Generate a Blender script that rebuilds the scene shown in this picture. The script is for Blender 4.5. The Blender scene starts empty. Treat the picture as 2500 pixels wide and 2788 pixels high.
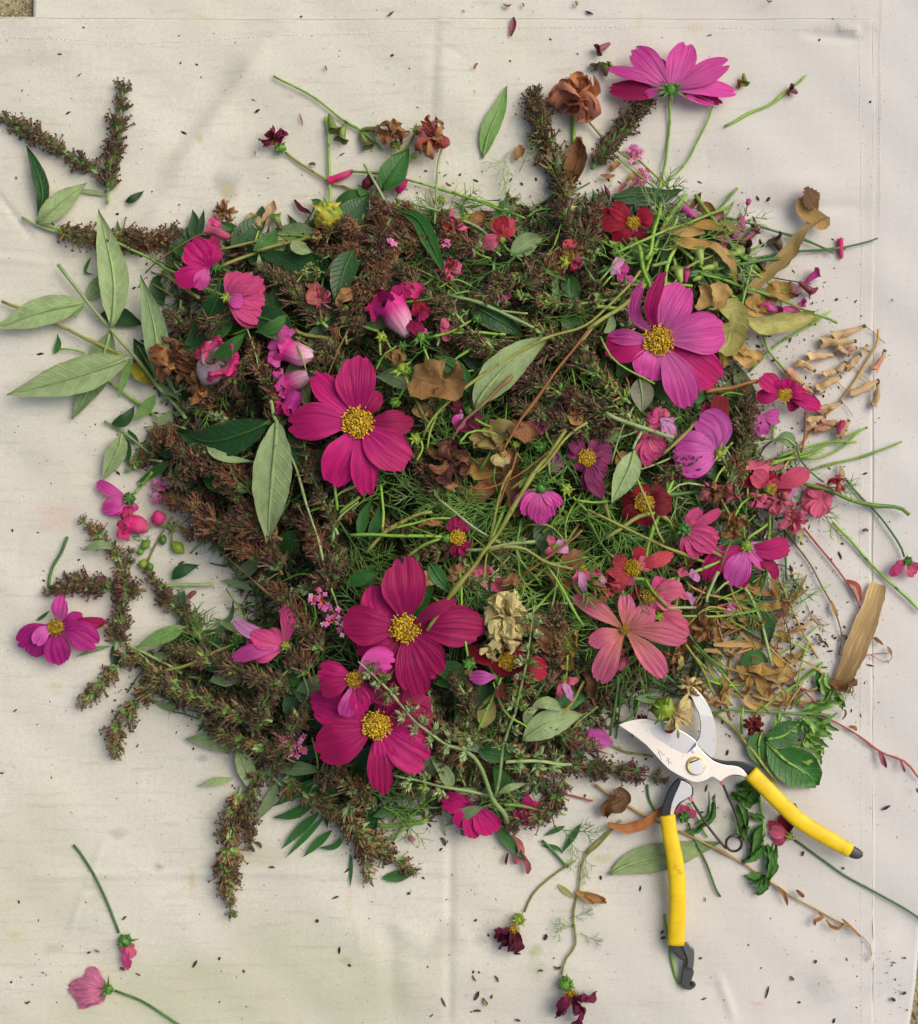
import bpy, math, random
import numpy as np
from mathutils import Vector, noise
R = random.Random(11)
S = 0.00025            # metres per unit; one unit is a quarter of a millimetre
CAMH = 4400.0          # camera height in units (1.1 m)
scene = bpy.context.scene
COL = scene.collection

# ------------------------------------------------------------ camera, sky, sun
cam_d = bpy.data.cameras.new("camera"); cam = bpy.data.objects.new("camera", cam_d); COL.objects.link(cam)
cam.location = (0, 0, CAMH*S); cam.rotation_euler = (0, 0, 0)
cam_d.sensor_fit = 'HORIZONTAL'; cam_d.sensor_width = 36; cam_d.lens = 36*CAMH/2500.0
cam_d.clip_start = 0.02; cam_d.clip_end = 50
scene.camera = cam
SUN_EL, SUN_AZ = math.radians(52), math.radians(62)     # light comes from the upper right of the picture
world = bpy.data.worlds.new("World"); scene.world = world; world.use_nodes = True
wn = world.node_tree; bg = wn.nodes['Background']
sky = wn.nodes.new('ShaderNodeTexSky'); sky.sky_type = 'NISHITA'; sky.sun_disc = False
sky.sun_elevation = SUN_EL; sky.sun_rotation = SUN_AZ
sky.air_density = 0.6; sky.dust_density = 6.0; sky.ozone_density = 0.6
wn.links.new(sky.outputs[0], bg.inputs[0]); bg.inputs[1].default_value = 0.15
sun_d = bpy.data.lights.new("sun", 'SUN'); sun = bpy.data.objects.new("sun", sun_d); COL.objects.link(sun)
sun_d.energy = 1.35; sun_d.angle = math.radians(50); sun_d.color = (1.0, 0.94, 0.85)
sd = Vector((math.sin(SUN_AZ)*math.cos(SUN_EL), math.cos(SUN_AZ)*math.cos(SUN_EL), math.sin(SUN_EL)))
sun.rotation_euler = sd.to_track_quat('Z', 'Y').to_euler()
vs = scene.view_settings; vs.view_transform = 'Standard'; vs.look = 'None'; vs.gamma = 1.0
vs.use_curve_mapping = False; vs.exposure = -0.12

# ------------------------------------------------------------ coordinates
TX, TY, TS = 0.0, 0.0, 1.0
def tile(ox, oy, sc=0.4945):
    global TX, TY, TS
    TX, TY, TS = ox, oy, sc
def O_(): tile(0, 0, 2500/1820)
def A_(): tile(0, 0)
def B_(): tile(700, 150)
def C_(): tile(1600, 0)
def D_(): tile(0, 600)
def E_(): tile(700, 700)
def F_(): tile(1600, 600)
def G_(): tile(0, 1200)
def H_(): tile(700, 1300)
def I_(): tile(1600, 1200)
def J_(): tile(1600, 1800)
def K_(): tile(0, 1800)
def L_(): tile(500, 1900, .6593)
def src(x, y): return TX + x*TS, TY + y*TS
def Wp(sx, sy, z):
    k = (CAMH-z)/CAMH
    return np.array([(sx-1250)*k, -(sy-1394)*k, z])

# heap height from the outline of the heap
_poly = np.array([(330,490),(420,450),(560,440),(640,410),(760,390),(900,400),(1040,390),(1200,370),(1350,390),(1480,430),(1500,520),(1490,620),(1450,700),(1500,800),(1540,900),(1570,960),(1550,1040),(1510,1130),(1480,1220),(1450,1310),(1400,1370),(1320,1390),(1230,1420),(1200,1500),(1100,1560),(1020,1620),(900,1640),(820,1600),(700,1660),(620,1600),(560,1560),(520,1530),(420,1450),(330,1400),(260,1370),(290,1300),(400,1260),(470,1220),(450,1130),(370,1060),(330,980),(275,930),(300,860),(350,800),(320,760),(290,720),(340,650),(310,580),(330,530)], float)*(2500/1820)
_gx = np.arange(-100, 2601, 20.0); _gy = np.arange(-100, 2901, 20.0)
_GX, _GY = np.meshgrid(_gx, _gy)
def _indist(px, py):
    ins = np.zeros(px.shape, bool); dist = np.full(px.shape, 1e9)
    n = len(_poly)
    for i in range(n):
        x1, y1 = _poly[i]; x2, y2 = _poly[(i+1) % n]
        c = ((y1 > py) != (y2 > py)) & (px < (x2-x1)*(py-y1)/(y2-y1+1e-9)+x1)
        ins ^= c
        dx, dy = x2-x1, y2-y1
        t = np.clip(((px-x1)*dx+(py-y1)*dy)/(dx*dx+dy*dy), 0, 1)
        dist = np.minimum(dist, np.hypot(px-x1-t*dx, py-y1-t*dy))
    return ins, dist
_ins, _dst = _indist(_GX, _GY)
_PH = np.where(_ins, 215*(1-np.exp(-_dst/180.0)), 0.0)
def pile_np(x, y):
    fx = np.clip((np.asarray(x)-_gx[0])/20.0, 0, len(_gx)-1.001); fy = np.clip((np.asarray(y)-_gy[0])/20.0, 0, len(_gy)-1.001)
    ix = fx.astype(int); iy = fy.astype(int); fx = fx-ix; fy = fy-iy
    return (_PH[iy, ix]*(1-fx)+_PH[iy, ix+1]*fx)*(1-fy)+(_PH[iy+1, ix]*(1-fx)+_PH[iy+1, ix+1]*fx)*fy
def pile(x, y): return float(pile_np(x, y))

# ------------------------------------------------------------ objects, labels
def thing(name, label, cat, sx, sy, z=0.0, group=None):
    o = bpy.data.objects.new(name, None); COL.objects.link(o)
    o.location = [float(c)*S for c in Wp(sx, sy, z)]
    o.empty_display_size = 0.01
    o['label'] = label; o['category'] = cat
    if group: o['group'] = group
    return o
def org(parent): return np.array(parent.location)/S
def mesh_obj(name, verts, faces, mats, parent=None, uv=None, mi=None, smooth=True, origin=None):
    """verts in units, absolute; linked as ONE mesh object"""
    verts = np.asarray(verts, float)
    if parent is not None: o0 = org(parent) if parent.parent is None else org(parent.parent)
    else: o0 = np.asarray(origin, float) if origin is not None else verts[0].copy()
    me = bpy.data.meshes.new(name)
    me.from_pydata([tuple(v) for v in (verts-o0)*S], [], faces)
    if not isinstance(mats, (list, tuple)): mats = [mats]
    for m in mats: me.materials.append(m)
    if mi is not None: me.polygons.foreach_set('material_index', np.array(mi, np.int32))
    if uv is not None:
        lay = me.uv_layers.new(name='UVMap'); uv = np.asarray(uv, float)
        idx = np.empty(len(me.loops), np.int32); me.loops.foreach_get('vertex_index', idx)
        lay.data.foreach_set('uv', uv[idx].ravel())
    if smooth: me.polygons.foreach_set('use_smooth', np.ones(len(me.polygons), bool))
    ob = bpy.data.objects.new(name, me); COL.objects.link(ob)
    if parent is not None:
        ob.parent = parent
    else:
        ob.location = o0*S
    return ob
def tag(o, label, cat, group=None, kind=None):
    o['label'] = label; o['category'] = cat
    if group: o['group'] = group
    if kind: o['kind'] = kind
    return o
class MB:
    def __init__(s): s.v = []; s.f = []; s.uv = []; s.mi = []; s.n = 0
    def add(s, g, mi=0):
        v, f, uv = g
        s.v.extend(list(v)); s.f.extend([tuple(i+s.n for i in q) for q in f]); s.uv.extend(list(uv)); s.mi.extend([mi]*len(f)); s.n += len(v)
    def build(s, name, mats, parent=None, origin=None, smooth=True):
        return mesh_obj(name, s.v, s.f, mats, parent, s.uv, s.mi, smooth, origin)

# ------------------------------------------------------------ geometry
def catmull(P, n):
    P = np.asarray(P, float)
    if len(P) == 2:
        t = np.linspace(0, 1, n)[:, None]; return P[0]*(1-t)+P[1]*t
    seg = len(P)-1; out = []
    Q = np.vstack([2*P[0]-P[1], P, 2*P[-1]-P[-2]])
    L = np.linalg.norm(np.diff(P, axis=0), axis=1); cum = np.concatenate([[0], np.cumsum(L)]); tot = cum[-1] or 1.0
    for i in range(n):
        d = tot*i/(n-1); k = min(seg-1, int(np.searchsorted(cum, d, 'right')-1)); k = max(k, 0)
        t = (d-cum[k])/(L[k] or 1.0); t = min(max(t, 0), 1)
        a, b, c, e = Q[k], Q[k+1], Q[k+2], Q[k+3]
        out.append(0.5*((2*b)+(-a+c)*t+(2*a-5*b+4*c-e)*t*t+(-a+3*b-3*c+e)*t**3))
    return np.array(out)
def tube(P, r0, r1=None, sides=6, n=None, prof=None, cap=True, closed_end=True):
    r1 = r0 if r1 is None else r1
    n = n or max(3, 2*len(P)+1)
    C = catmull(P, n); T = np.gradient(C, axis=0); T /= (np.linalg.norm(T, axis=1)[:, None]+1e-9)
    up = np.array([0, 0, 1.0]) if abs(T[0][2]) < 0.9 else np.array([1.0, 0, 0])
    V = []; F = []; UV = []
    a = np.linspace(0, 2*math.pi, sides, endpoint=False)
    nrm = np.cross(np.cross(T[0], up), T[0])
    for i in range(n):
        s = np.cross(T[i], nrm); s /= (np.linalg.norm(s)+1e-9); nrm = np.cross(s, T[i]); nrm /= (np.linalg.norm(nrm)+1e-9)
        u = i/(n-1); r = prof(u) if prof else r0+(r1-r0)*u
        ring = C[i]+r*(np.cos(a)[:, None]*s+np.sin(a)[:, None]*nrm)
        V.extend(ring); UV.extend([(u, k/sides) for k in range(sides)])
    for i in range(n-1):
        for k in range(sides):
            k2 = (k+1) % sides
            F.append((i*sides+k, i*sides+k2, (i+1)*sides+k2, (i+1)*sides+k))
    if cap:
        F.append(tuple(range(sides))[::-1])
        if closed_end: F.append(tuple((n-1)*sides+k for k in range(sides)))
    return V, F, UV
def ribbon(P, width, wf, nu=14, nv=8, Lf=None, roll=0.0, twist=0.0, cup=0.0, pleat=0.0, pk=3, crump=0.0, seed=0.0, rough=0.0):
    C = catmull(P, 40); T = np.gradient(C, axis=0); T /= (np.linalg.norm(T, axis=1)[:, None]+1e-9)
    L = np.linalg.norm(np.diff(C, axis=0), axis=1).sum()
    V = []; UV = []; F = []
    up = np.array([0, 0, 1.0])
    for j in range(nu+1):
        u = j/nu; w = wf(u)*width/2
        for k in range(nv+1):
            v = -1+2*k/nv
            s = u*(Lf(v) if Lf else 1.0)
            q = min(max(s, 0), 1)*39; i = min(int(q), 38); t = q-i
            c = C[i]*(1-t)+C[i+1]*t; tt = T[i]*(1-t)+T[i+1]*t
            if s > 1: c = c+tt*(s-1)*L
            sd_ = np.cross(tt, up); ln = np.linalg.norm(sd_)
            sd_ = sd_/ln if ln > 1e-4 else np.array([1.0, 0, 0])
            nm = np.cross(sd_, tt)
            an = roll+twist*u
            ca, sa = math.cos(an), math.sin(an)
            sd2 = sd_*ca+nm*sa; nm2 = nm*ca-sd_*sa
            h = cup*width*(v*v)*(0.3+0.7*u)+(pleat*(math.cos((v+.13*math.sin(seed+u*2))*math.pi*pk)*.45+noise.noise(Vector((v*6.5+seed, u*1.3, seed)))*2.2)*min(1, u*3) if pleat else 0)
            p = c+sd2*v*w+nm2*h
            if crump:
                q3 = Vector(p/ (width*0.45+14))+Vector((seed, seed*.7, 0))
                nv3 = noise.noise_vector(q3)
                nv3 = np.array(nv3)+(np.array(noise.noise_vector(q3*2.7))*.42 if crump > .1 else 0)
                p = p+nv3*crump*width*min(1, u*2.2+.1)
                if p[2] < 1: p[2] = 1+abs(noise.noise(q3))*2
            V.append(p); UV.append((u, k/nv))
    for j in range(nu):
        for k in range(nv):
            a = j*(nv+1)+k
            F.append((a, a+1, a+nv+2, a+nv+1))
    return V, F, UV
def w_petal(u): return (0.15+0.85*math.sin(math.pi/2*min(1, u/0.78))**1.4)*(1-0.14*max(0, (u-.8)/.2)**2)
def L_petal(v): return 1-0.20*abs(v)**2.6-0.055*(1-abs(math.cos(1.5*math.pi*v))**.7)
def L_rand():
    a = [R.uniform(-.34, .34) for _ in range(3)]; d = [R.uniform(.02, .075) for _ in range(3)]; sk = R.uniform(-.05, .05); e = R.uniform(.15, .26)
    a = [a[0]-.35, a[1]*.5, a[2]+.35]
    return lambda v: 1-e*abs(v)**2.5+sk*v-sum(q*math.exp(-((v-c)/.11)**2) for c, q in zip(a, d))
def w_narrow(u): return (0.2+0.8*math.sin(math.pi*min(1, u*.8+.05))**.8)*(1-0.75*max(0, (u-.7)/.3)**1.6)
def w_leaf(u): return max(0.035, math.sin(math.pi*min(1, u**0.82))**1.05)
def w_leaf_s(u): return w_leaf(u)*(1+0.05*((u*16) % 1.0-.5))
def w_strap(u): return min(1, .35+u*6)*(1-.8*max(0, (u-.75)/.25)**2)
# ------------------------------------------------------------ materials
def rgb(h):
    h = h.lstrip('#'); c = [int(h[i:i+2], 16)/255 for i in (0, 2, 4)]
    return tuple((x/12.92 if x <= .04045 else ((x+.055)/1.055)**2.4) for x in c)+(1,)
def mul(c, f): return tuple(min(1, x*f) for x in c[:3])+(1,)
_M = {}
class NT:
    def __init__(s, name):
        s.m = bpy.data.materials.new(name); s.m.use_nodes = True; s.t = s.m.node_tree; s.N = s.t.nodes; s.L = s.t.links
        s.b = s.N['Principled BSDF']; s.out = s.N['Material Output']
    def n(s, typ, **k):
        x = s.N.new(typ)
        for a, v in k.items(): setattr(x, a, v)
        return x
    def l(s, a, b): s.L.new(a, b)
    def math(s, op, a, b=None, c=None):
        x = s.n('ShaderNodeMath', operation=op)
        for i, v in enumerate((a, b, c)):
            if v is None: continue
            if isinstance(v, (int, float)): x.inputs[i].default_value = v
            else: s.l(v, x.inputs[i])
        return x.outputs[0]
    def mix(s, f, a, b):
        x = s.n('ShaderNodeMix', data_type='RGBA')
        for i, v in ((0, f), (6, a), (7, b)):
            if isinstance(v, (int, float)): x.inputs[i].default_value = v
            elif isinstance(v, tuple): x.inputs[i].default_value = v
            else: s.l(v, x.inputs[i])
        return x.outputs[2]
    def noise(s, vec, scale, detail=3, rough=.55):
        x = s.n('ShaderNodeTexNoise'); x.inputs['Scale'].default_value = scale; x.inputs['Detail'].default_value = detail; x.inputs['Roughness'].default_value = rough
        if vec is not None: s.l(vec, x.inputs['Vector'])
        return x.outputs[0]
    def ramp(s, f, lo, hi):
        x = s.n('ShaderNodeMapRange'); x.inputs[1].default_value = lo; x.inputs[2].default_value = hi; s.l(f, x.inputs[0]); return x.outputs[0]
    def bump(s, h, strength, dist):
        x = s.n('ShaderNodeBump'); x.inputs['Strength'].default_value = strength; x.inputs['Distance'].default_value = dist; s.l(h, x.inputs['Height']); s.l(x.outputs[0], s.b.inputs['Normal']); return x
    def translucent(s, color, fac):
        t = s.n('ShaderNodeBsdfTranslucent'); m = s.n('ShaderNodeMixShader'); m.inputs[0].default_value = fac
        if isinstance(color, tuple): t.inputs[0].default_value = color
        else: s.l(color, t.inputs[0])
        s.l(s.b.outputs[0], m.inputs[1]); s.l(t.outputs[0], m.inputs[2]); s.l(m.outputs[0], s.out.inputs[0])
    def uvrand(s, sx, sy):
        uv = s.n('ShaderNodeUVMap'); oi = s.n('ShaderNodeObjectInfo')
        sc = s.n('ShaderNodeVectorMath', operation='MULTIPLY'); s.l(uv.outputs[0], sc.inputs[0]); sc.inputs[1].default_value = (sx, sy, 1)
        cmb = s.n('ShaderNodeCombineXYZ'); r = s.math('MULTIPLY', oi.outputs['Random'], 60.0)
        s.l(r, cmb.inputs[0]); s.l(r, cmb.inputs[1]); s.l(r, cmb.inputs[2])
        ad = s.n('ShaderNodeVectorMath', operation='ADD'); s.l(sc.outputs[0], ad.inputs[0]); s.l(cmb.outputs[0], ad.inputs[1])
        return uv, oi, ad.outputs[0]
def petal(base, tip=None, streak=None, name=None, k=1.0):
    key = ('p', base, tip, streak)
    if key in _M: return _M[key]
    tip = tip or base; 
    b, t = mul(rgb(base), k), mul(rgb(tip), k); st = rgb(streak) if streak else mul(b, .5)
    m = NT(name or 'petal_'+tip.strip('#')); uv, oi, vec = m.uvrand(1.6, 26)
    sep = m.n('ShaderNodeSeparateXYZ'); m.l(uv.outputs[0], sep.inputs[0])
    col = m.mix(m.ramp(sep.outputs[0], 0.0, .75), b, t)
    f = m.noise(vec, 1.0, 4, .6)
    col = m.mix(m.math('MULTIPLY', m.ramp(f, .50, .74), .75), col, st)
    uv2, oi2, vec2 = m.uvrand(3, 9)
    f2 = m.noise(vec2, 1.0, 2)
    col = m.mix(m.math('MULTIPLY', m.ramp(f2, .52, .75), .45), col, mul(t, 1.6))
    uv3, oi3, vec3 = m.uvrand(1.2, 7)
    wob = m.noise(vec3, 1.0, 2)
    vein = m.math('PINGPONG', m.math('ADD', m.math('MULTIPLY', sep.outputs[1], 8.0), m.math('MULTIPLY', wob, 2.6)), .5)
    col = m.mix(m.math('MULTIPLY', m.ramp(vein, .14, .0), m.math('MULTIPLY', m.ramp(wob, .40, .7), .34)), col, st)
    uv4, oi4, vec4 = m.uvrand(70, 70)
    col = m.mix(m.math('MULTIPLY', m.ramp(m.noise(vec4, 1.0, 1), .74, .80), .55), col, mul(t, 2.6))
    uv5, oi5, vec5 = m.uvrand(2.2, 2.6)
    col = m.mix(m.math('MULTIPLY', m.math('MULTIPLY', m.ramp(m.noise(vec5, 1.0, 4), .60, .75), m.ramp(sep.outputs[0], .3, 1.0)), .35), col, mul(st, .8))
    hs = m.n('ShaderNodeHueSaturation'); m.l(col, hs.inputs['Color']); m.l(m.math('ADD', m.math('MULTIPLY', oi.outputs['Random'], .34), .84), hs.inputs['Value'])
    m.l(hs.outputs[0], m.b.inputs['Base Color']); m.b.inputs['Roughness'].default_value = .5
    m.b.inputs['Sheen Weight'].default_value = .08; m.b.inputs['Specular IOR Level'].default_value = .28
    h = m.math('ADD', m.math('MULTIPLY', f, 1.4), m.math('MULTIPLY', vein, .7))
    m.bump(h, .7, .0007)
    m.translucent(hs.outputs[0], .22)
    _M[key] = m.m; return m.m
def leafm(c, vein, name, rough=.5, spots=None, veinamt=.6):
    if name in _M: return _M[name]
    m = NT(name); uv, oi, vec = m.uvrand(9, 4); sep = m.n('ShaderNodeSeparateXYZ'); m.l(uv.outputs[0], sep.inputs[0])
    v = m.math('MULTIPLY', m.math('ABSOLUTE', m.math('SUBTRACT', sep.outputs[1], .5)), 2.0)
    ph = m.math('SUBTRACT', m.math('MULTIPLY', sep.outputs[0], 11.0), m.math('MULTIPLY', m.math('POWER', v, 1.2), 1.6))
    wob = m.math('MULTIPLY', m.noise(vec, .7, 2), .8)
    vn = m.ramp(m.math('PINGPONG', m.math('ADD', ph, wob), .5), .11, .0)
    mid = m.ramp(v, .09, .03)
    vv = m.math('MAXIMUM', m.math('MULTIPLY', vn, .55), mid)
    f = m.noise(vec, 1.0, 4)
    col = m.mix(m.ramp(f, .35, .7), mul(rgb(c), .82), mul(rgb(c), 1.15))
    col = m.mix(m.math('MULTIPLY', vv, veinamt), col, rgb(vein))
    col = m.mix(m.math('MULTIPLY', m.math('MULTIPLY', m.ramp(v, .82, 1.0), m.ramp(m.noise(vec, .9, 3), .5, .62)), .7), col, rgb('#94783c'))
    if spots: col = m.mix(m.ramp(m.noise(vec, 2.3, 3), .66, .72), col, rgb(spots))
    hs = m.n('ShaderNodeHueSaturation'); m.l(col, hs.inputs['Color']); m.l(m.math('ADD', m.math('MULTIPLY', oi.outputs['Random'], .3), .85), hs.inputs['Value'])
    m.l(hs.outputs[0], m.b.inputs['Base Color']); m.b.inputs['Roughness'].default_value = rough
    cr = m.noise(vec, 5.0, 3)
    m.bump(m.math('ADD', vv, m.math('MULTIPLY', cr, .5)), .6, .0006)
    m.translucent(hs.outputs[0], .15)
    _M[name] = m.m; return m.m
def organ(name, c1, c2, scale=260, rough=.6, lo=.35, hi=.65, bump=.4, trans=0, c3=None, coat=0, vary=.3):
    if name in _M: return _M[name]
    m = NT(name); tc = m.n('ShaderNodeTexCoord'); oi = m.n('ShaderNodeObjectInfo')
    vm = m.n('ShaderNodeVectorMath', operation='ADD'); m.l(tc.outputs['Object'], vm.inputs[0]); m.l(oi.outputs['Random'], vm.inputs[1])
    f = m.noise(vm.outputs[0], scale, 4)
    col = m.mix(m.ramp(f, lo, hi), rgb(c1), rgb(c2))
    if c3: col = m.mix(m.ramp(m.noise(vm.outputs[0], scale*2.7, 3), .6, .68), col, rgb(c3))
    hs = m.n('ShaderNodeHueSaturation'); m.l(col, hs.inputs['Color']); m.l(m.math('ADD', m.math('MULTIPLY', oi.outputs['Random'], vary), 1-vary/2), hs.inputs['Value'])
    m.l(hs.outputs[0], m.b.inputs['Base Color']); m.b.inputs['Roughness'].default_value = rough
    if bump: m.bump(m.noise(vm.outputs[0], scale*3, 3), bump, .0005)
    if trans: m.translucent(hs.outputs[0], trans)
    _M[name] = m.m; return m.m
MG = petal('#bc1878', '#be166a', '#80084a', 'petal_magenta')
MGD = petal('#850844', '#98084e', '#4d0226', 'petal_deep_magenta')
MGR = petal('#960c56', '#9c0c50', '#5a0430', 'petal_wine')
PKL = petal('#de78b8', '#d4489e', '#a8247a', 'petal_orchid')
LAV = petal('#d474bc', '#c84ea4', '#a03486', 'petal_lilac')
LAVP = petal('#d9b0cc', '#cf86bb', '#a85c98', 'petal_pale_lilac')
PK = petal('#d05a8e', '#c8447c', '#9c2458', 'petal_rose')
SAL = petal('#d0607c', '#cf6480', '#a83862', 'petal_salmon')
SALY = petal('#c98560', '#cc6684', '#b04a72', 'petal_peach')
RED = petal('#8c0c26', '#a01432', '#5c0418', 'petal_red')
DRED = petal('#5c0212', '#700418', '#360008', 'petal_dark_red')
COR = petal('#b83a3c', '#c04a52', '#8c2028', 'petal_coral')
HOT = petal('#d8608c', '#d42a74', '#a8104c', 'petal_hot_pink')
BELL = petal('#dcc4cc', '#c82c84', '#a01468', 'petal_bell')
WHP = petal('#e0d2cc', '#d8c4c4', '#c490a4', 'petal_white')
WINE = petal('#4a1024', '#681434', '#2c0614', 'petal_withered_wine')
DUSK = petal('#a4645c', '#ac606a', '#783840', 'petal_dusky_dried')
BRND = petal('#805c3c', '#966840', '#503420', 'petal_brown_dried')
OCH = petal('#b08a50', '#b08050', '#785430', 'petal_ochre_dried')
CREAM = petal('#d2c27c', '#d8ca8c', '#a89454', 'petal_cream')
STRAW = petal('#ccb080', '#d2b686', '#a07c48', 'petal_straw')
STRP = petal('#d0b480', '#cc9478', '#a07c48', 'petal_straw_pink')
YEL = petal('#b8b428', '#c8b43c', '#8c8820', 'petal_yellow')
PALE = leafm('#90a870', '#bccb92', 'leaf_pale', .6, spots='#86965c')
PALE2 = leafm('#7c9864', '#a8ba86', 'leaf_grey_green', .6, spots='#8c8a54')
DARK = leafm('#1f4d1c', '#35662c', 'leaf_dark', .42, veinamt=.22)
MID = leafm('#356c22', '#5e8c3c', 'leaf_mid', .45, veinamt=.5)
LITE = leafm('#76a452', '#a2c078', 'leaf_light', .5)
WIL = leafm('#2e6a26', '#4c843c', 'leaf_willow', .42, veinamt=.4)
CLOV = leafm('#2c6620', '#50842e', 'leaf_clover', .42, veinamt=.5)
LITE2 = leafm('#447c2a', '#6a9c44', 'leaf_fresh', .45, veinamt=.4)
TANL = leafm('#b39a58', '#8c7238', 'leaf_tan', .6, spots='#5a3c1c')
OLIV = leafm('#aaa85c', '#c0ba78', 'leaf_yellowing', .55)
BRNL = leafm('#6e4c26', '#4a3014', 'leaf_brown', .6, spots='#2c1a0c')
ST_G = organ('stem_green', '#68982e', '#8cb044', 90, .5, c3='#38582a', bump=.2)
ST_D = organ('stem_dark_green', '#365f26', '#4c7a38', 90, .5, bump=.2)
ST_P = organ('stem_pale', '#7c9858', '#98ac70', 90, .6, c3='#6c7c50', bump=.2)
ST_O = organ('stem_olive', '#7c7c34', '#8c9444', 70, .5, c3='#5c4c20', bump=.2)
ST_B = organ('stem_brown', '#6c5230', '#8a6c3c', 70, .6, bump=.3)
ST_R = organ('stem_red', '#9c4444', '#a85c4c', 90, .5, bump=.2)
ST_T = organ('stem_tan', '#a8884c', '#b89858', 90, .6, bump=.3)
ST_K = organ('stem_blackish', '#2a2620', '#4a4034', 120, .6)
ST_GO = organ('stem_golden_brown', '#94662c', '#7c4a24', 60, .55, bump=.3)
CAL = organ('calyx_green', '#4c7c20', '#749c34', 160, .5, bump=.2, trans=.1)
CALD = organ('calyx_dark_green', '#30641c', '#4c8428', 160, .5, bump=.2, trans=.1)
CALY = organ('calyx_lime', '#769a2c', '#98a838', 140, .5, bump=.2, trans=.1)
FL_Y = organ('floret_yellow', '#cca808', '#dcc01c', 400, .6, bump=0, vary=.2)
FL_D = organ('floret_dark', '#4c3a10', '#6c5418', 500, .8, bump=0)
FL_O = organ('floret_ochre', '#8c6c0c', '#b8941c', 500, .7, bump=0, vary=.2)
SP_B = organ('seed_brown', '#5c4632', '#7e6648', 300, .75, bump=0)
SP_K = organ('seed_tip_dark', '#362820', '#5c4634', 400, .7, bump=0)
SP_R = organ('seed_rust', '#70442e', '#8a5a3c', 300, .7, bump=0)
SP_W = organ('seed_wine', '#5c3430', '#764640', 300, .7, bump=0)
SP_O = organ('seed_tan', '#7a5c38', '#9c7c4c', 300, .7, bump=0)
SP_G = organ('seed_green', '#668a40', '#8cac58', 300, .6, bump=0, trans=.1)
SP_D = organ('seed_dark_green', '#54743c', '#7c9a54', 300, .6, bump=0, trans=.1)
SP_S = organ('seed_sage', '#88a868', '#a8c088', 300, .6, bump=0, trans=.1)
TH_G = organ('thread_green', '#54802e', '#7ea444', 120, .5, bump=0, trans=.1)
TH_D = organ('thread_dark', '#3c6a2a', '#62903e', 120, .5, bump=0, trans=.1)
TH_P = organ('thread_pale', '#7ca058', '#9cb870', 120, .5, bump=0, trans=.1)
TH_B = organ('thread_tan', '#94703c', '#ac8850', 120, .6, bump=0)
VERB = organ('verbena_pink', '#d058a0', '#dc80b8', 300, .6, bump=0, trans=.2)
VORG = organ('verbena_tube', '#b8483c', '#cc6c44', 300, .6, bump=0)
DIRT = organ('dry_crumb', '#1a1612', '#3c3026', 500, .9, bump=0, vary=.4)
DIRT2 = organ('dry_crumb_brown', '#4a3420', '#6c5030', 500, .9, bump=0, vary=.4)
PODM = organ('pod_dark', '#38301c', '#5a4a28', 200, .6)
# ------------------------------------------------------------ ground and canvas
def seg_d(x, y, x1, y1, x2, y2):
    dx, dy = x2-x1, y2-y1; t = np.clip(((x-x1)*dx+(y-y1)*dy)/(dx*dx+dy*dy), 0, 1)
    sgn = np.sign((x-x1)*dy-(y-y1)*dx)
    return np.hypot(x-x1-t*dx, y-y1-t*dy)*sgn, t
_rs = np.random.RandomState(4)
_waves = [(_rs.uniform(-1, 1), _rs.uniform(-1, 1), _rs.uniform(0, 6.28), L) for L in (900, 700, 520, 430, 330, 260, 210)]
_folds = [(745, 110, 430, 520, 24, 8, .25), (700, 60, 400, 480, 46, -6, .25), (640, 300, 380, 640, 34, 8, .2), (1188, 0, 1170, 430, 10, -2.4, .4), (1215, 0, 1200, 430, 18, 2.4, .4), (1228, 2230, 1222, 2800, 12, -5, .1), (40, 2385, 1250, 2370, 10, 5, .1), (-60, 460, 95, 660, 8, -5, .1),
          (1700, 520, 2360, 500, 40, 8, .2), (2000, 575, 2370, 560, 16, -6, .2), (-40, 700, 130, 716, 8, 4, .2), (1010, 2480, 1250, 2630, 30, 6, .3), (1950, 2640, 2010, 2800, 12, 5, .3), (2200, 2700, 2470, 2520, 36, 11, .2), (2100, 2800, 2400, 2690, 24, -8, .2),
          (2275, 75, 2345, 82, 14, 9, .2), (2180, 95, 2350, 105, 12, -5, .2), (300, 2240, 180, 2560, 9, 3, .2), (1050, 2450, 1080, 2800, 30, -6, .3), (850, 0, 600, 240, 50, 6, .3), (1650, 440, 2050, 470, 60, -7, .3), (700, 2500, 1000, 2480, 60, 6, .3), (60, 1250, 330, 1190, 40, 6, .3), (1180, 60, 1300, 460, 70, 6, .3)]
_rw = np.random.RandomState(12)
for _i in range(70):
    _x, _y, _a, _l = _rw.uniform(0, 2500), _rw.uniform(0, 2788), _rw.uniform(0, 6.28), _rw.uniform(40, 190)
    _folds.append((_x, _y, _x+math.cos(_a)*_l, _y+math.sin(_a)*_l, _rw.uniform(4, 9), _rw.uniform(-2.4, 2.4), .45))
def cloth_h(x, y):
    h = np.zeros(np.shape(x))
    for kx, ky, ph, L in _waves: h = h+math.sqrt(L)*.085*np.sin((kx*x+ky*y)*6.283/L+ph)
    for x1, y1, x2, y2, s, a, e in _folds:
        d, t = seg_d(x, y, x1, y1, x2, y2)
        env = np.clip(t/e, 0, 1)*np.clip((1-t)/e, 0, 1)
        h = h+a*np.exp(-(d/s)**2)*env
    return h
_PH = _PH+cloth_h(_GX, _GY)*np.where(_ins, np.exp(-_dst/60.0), 1.0)
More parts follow.
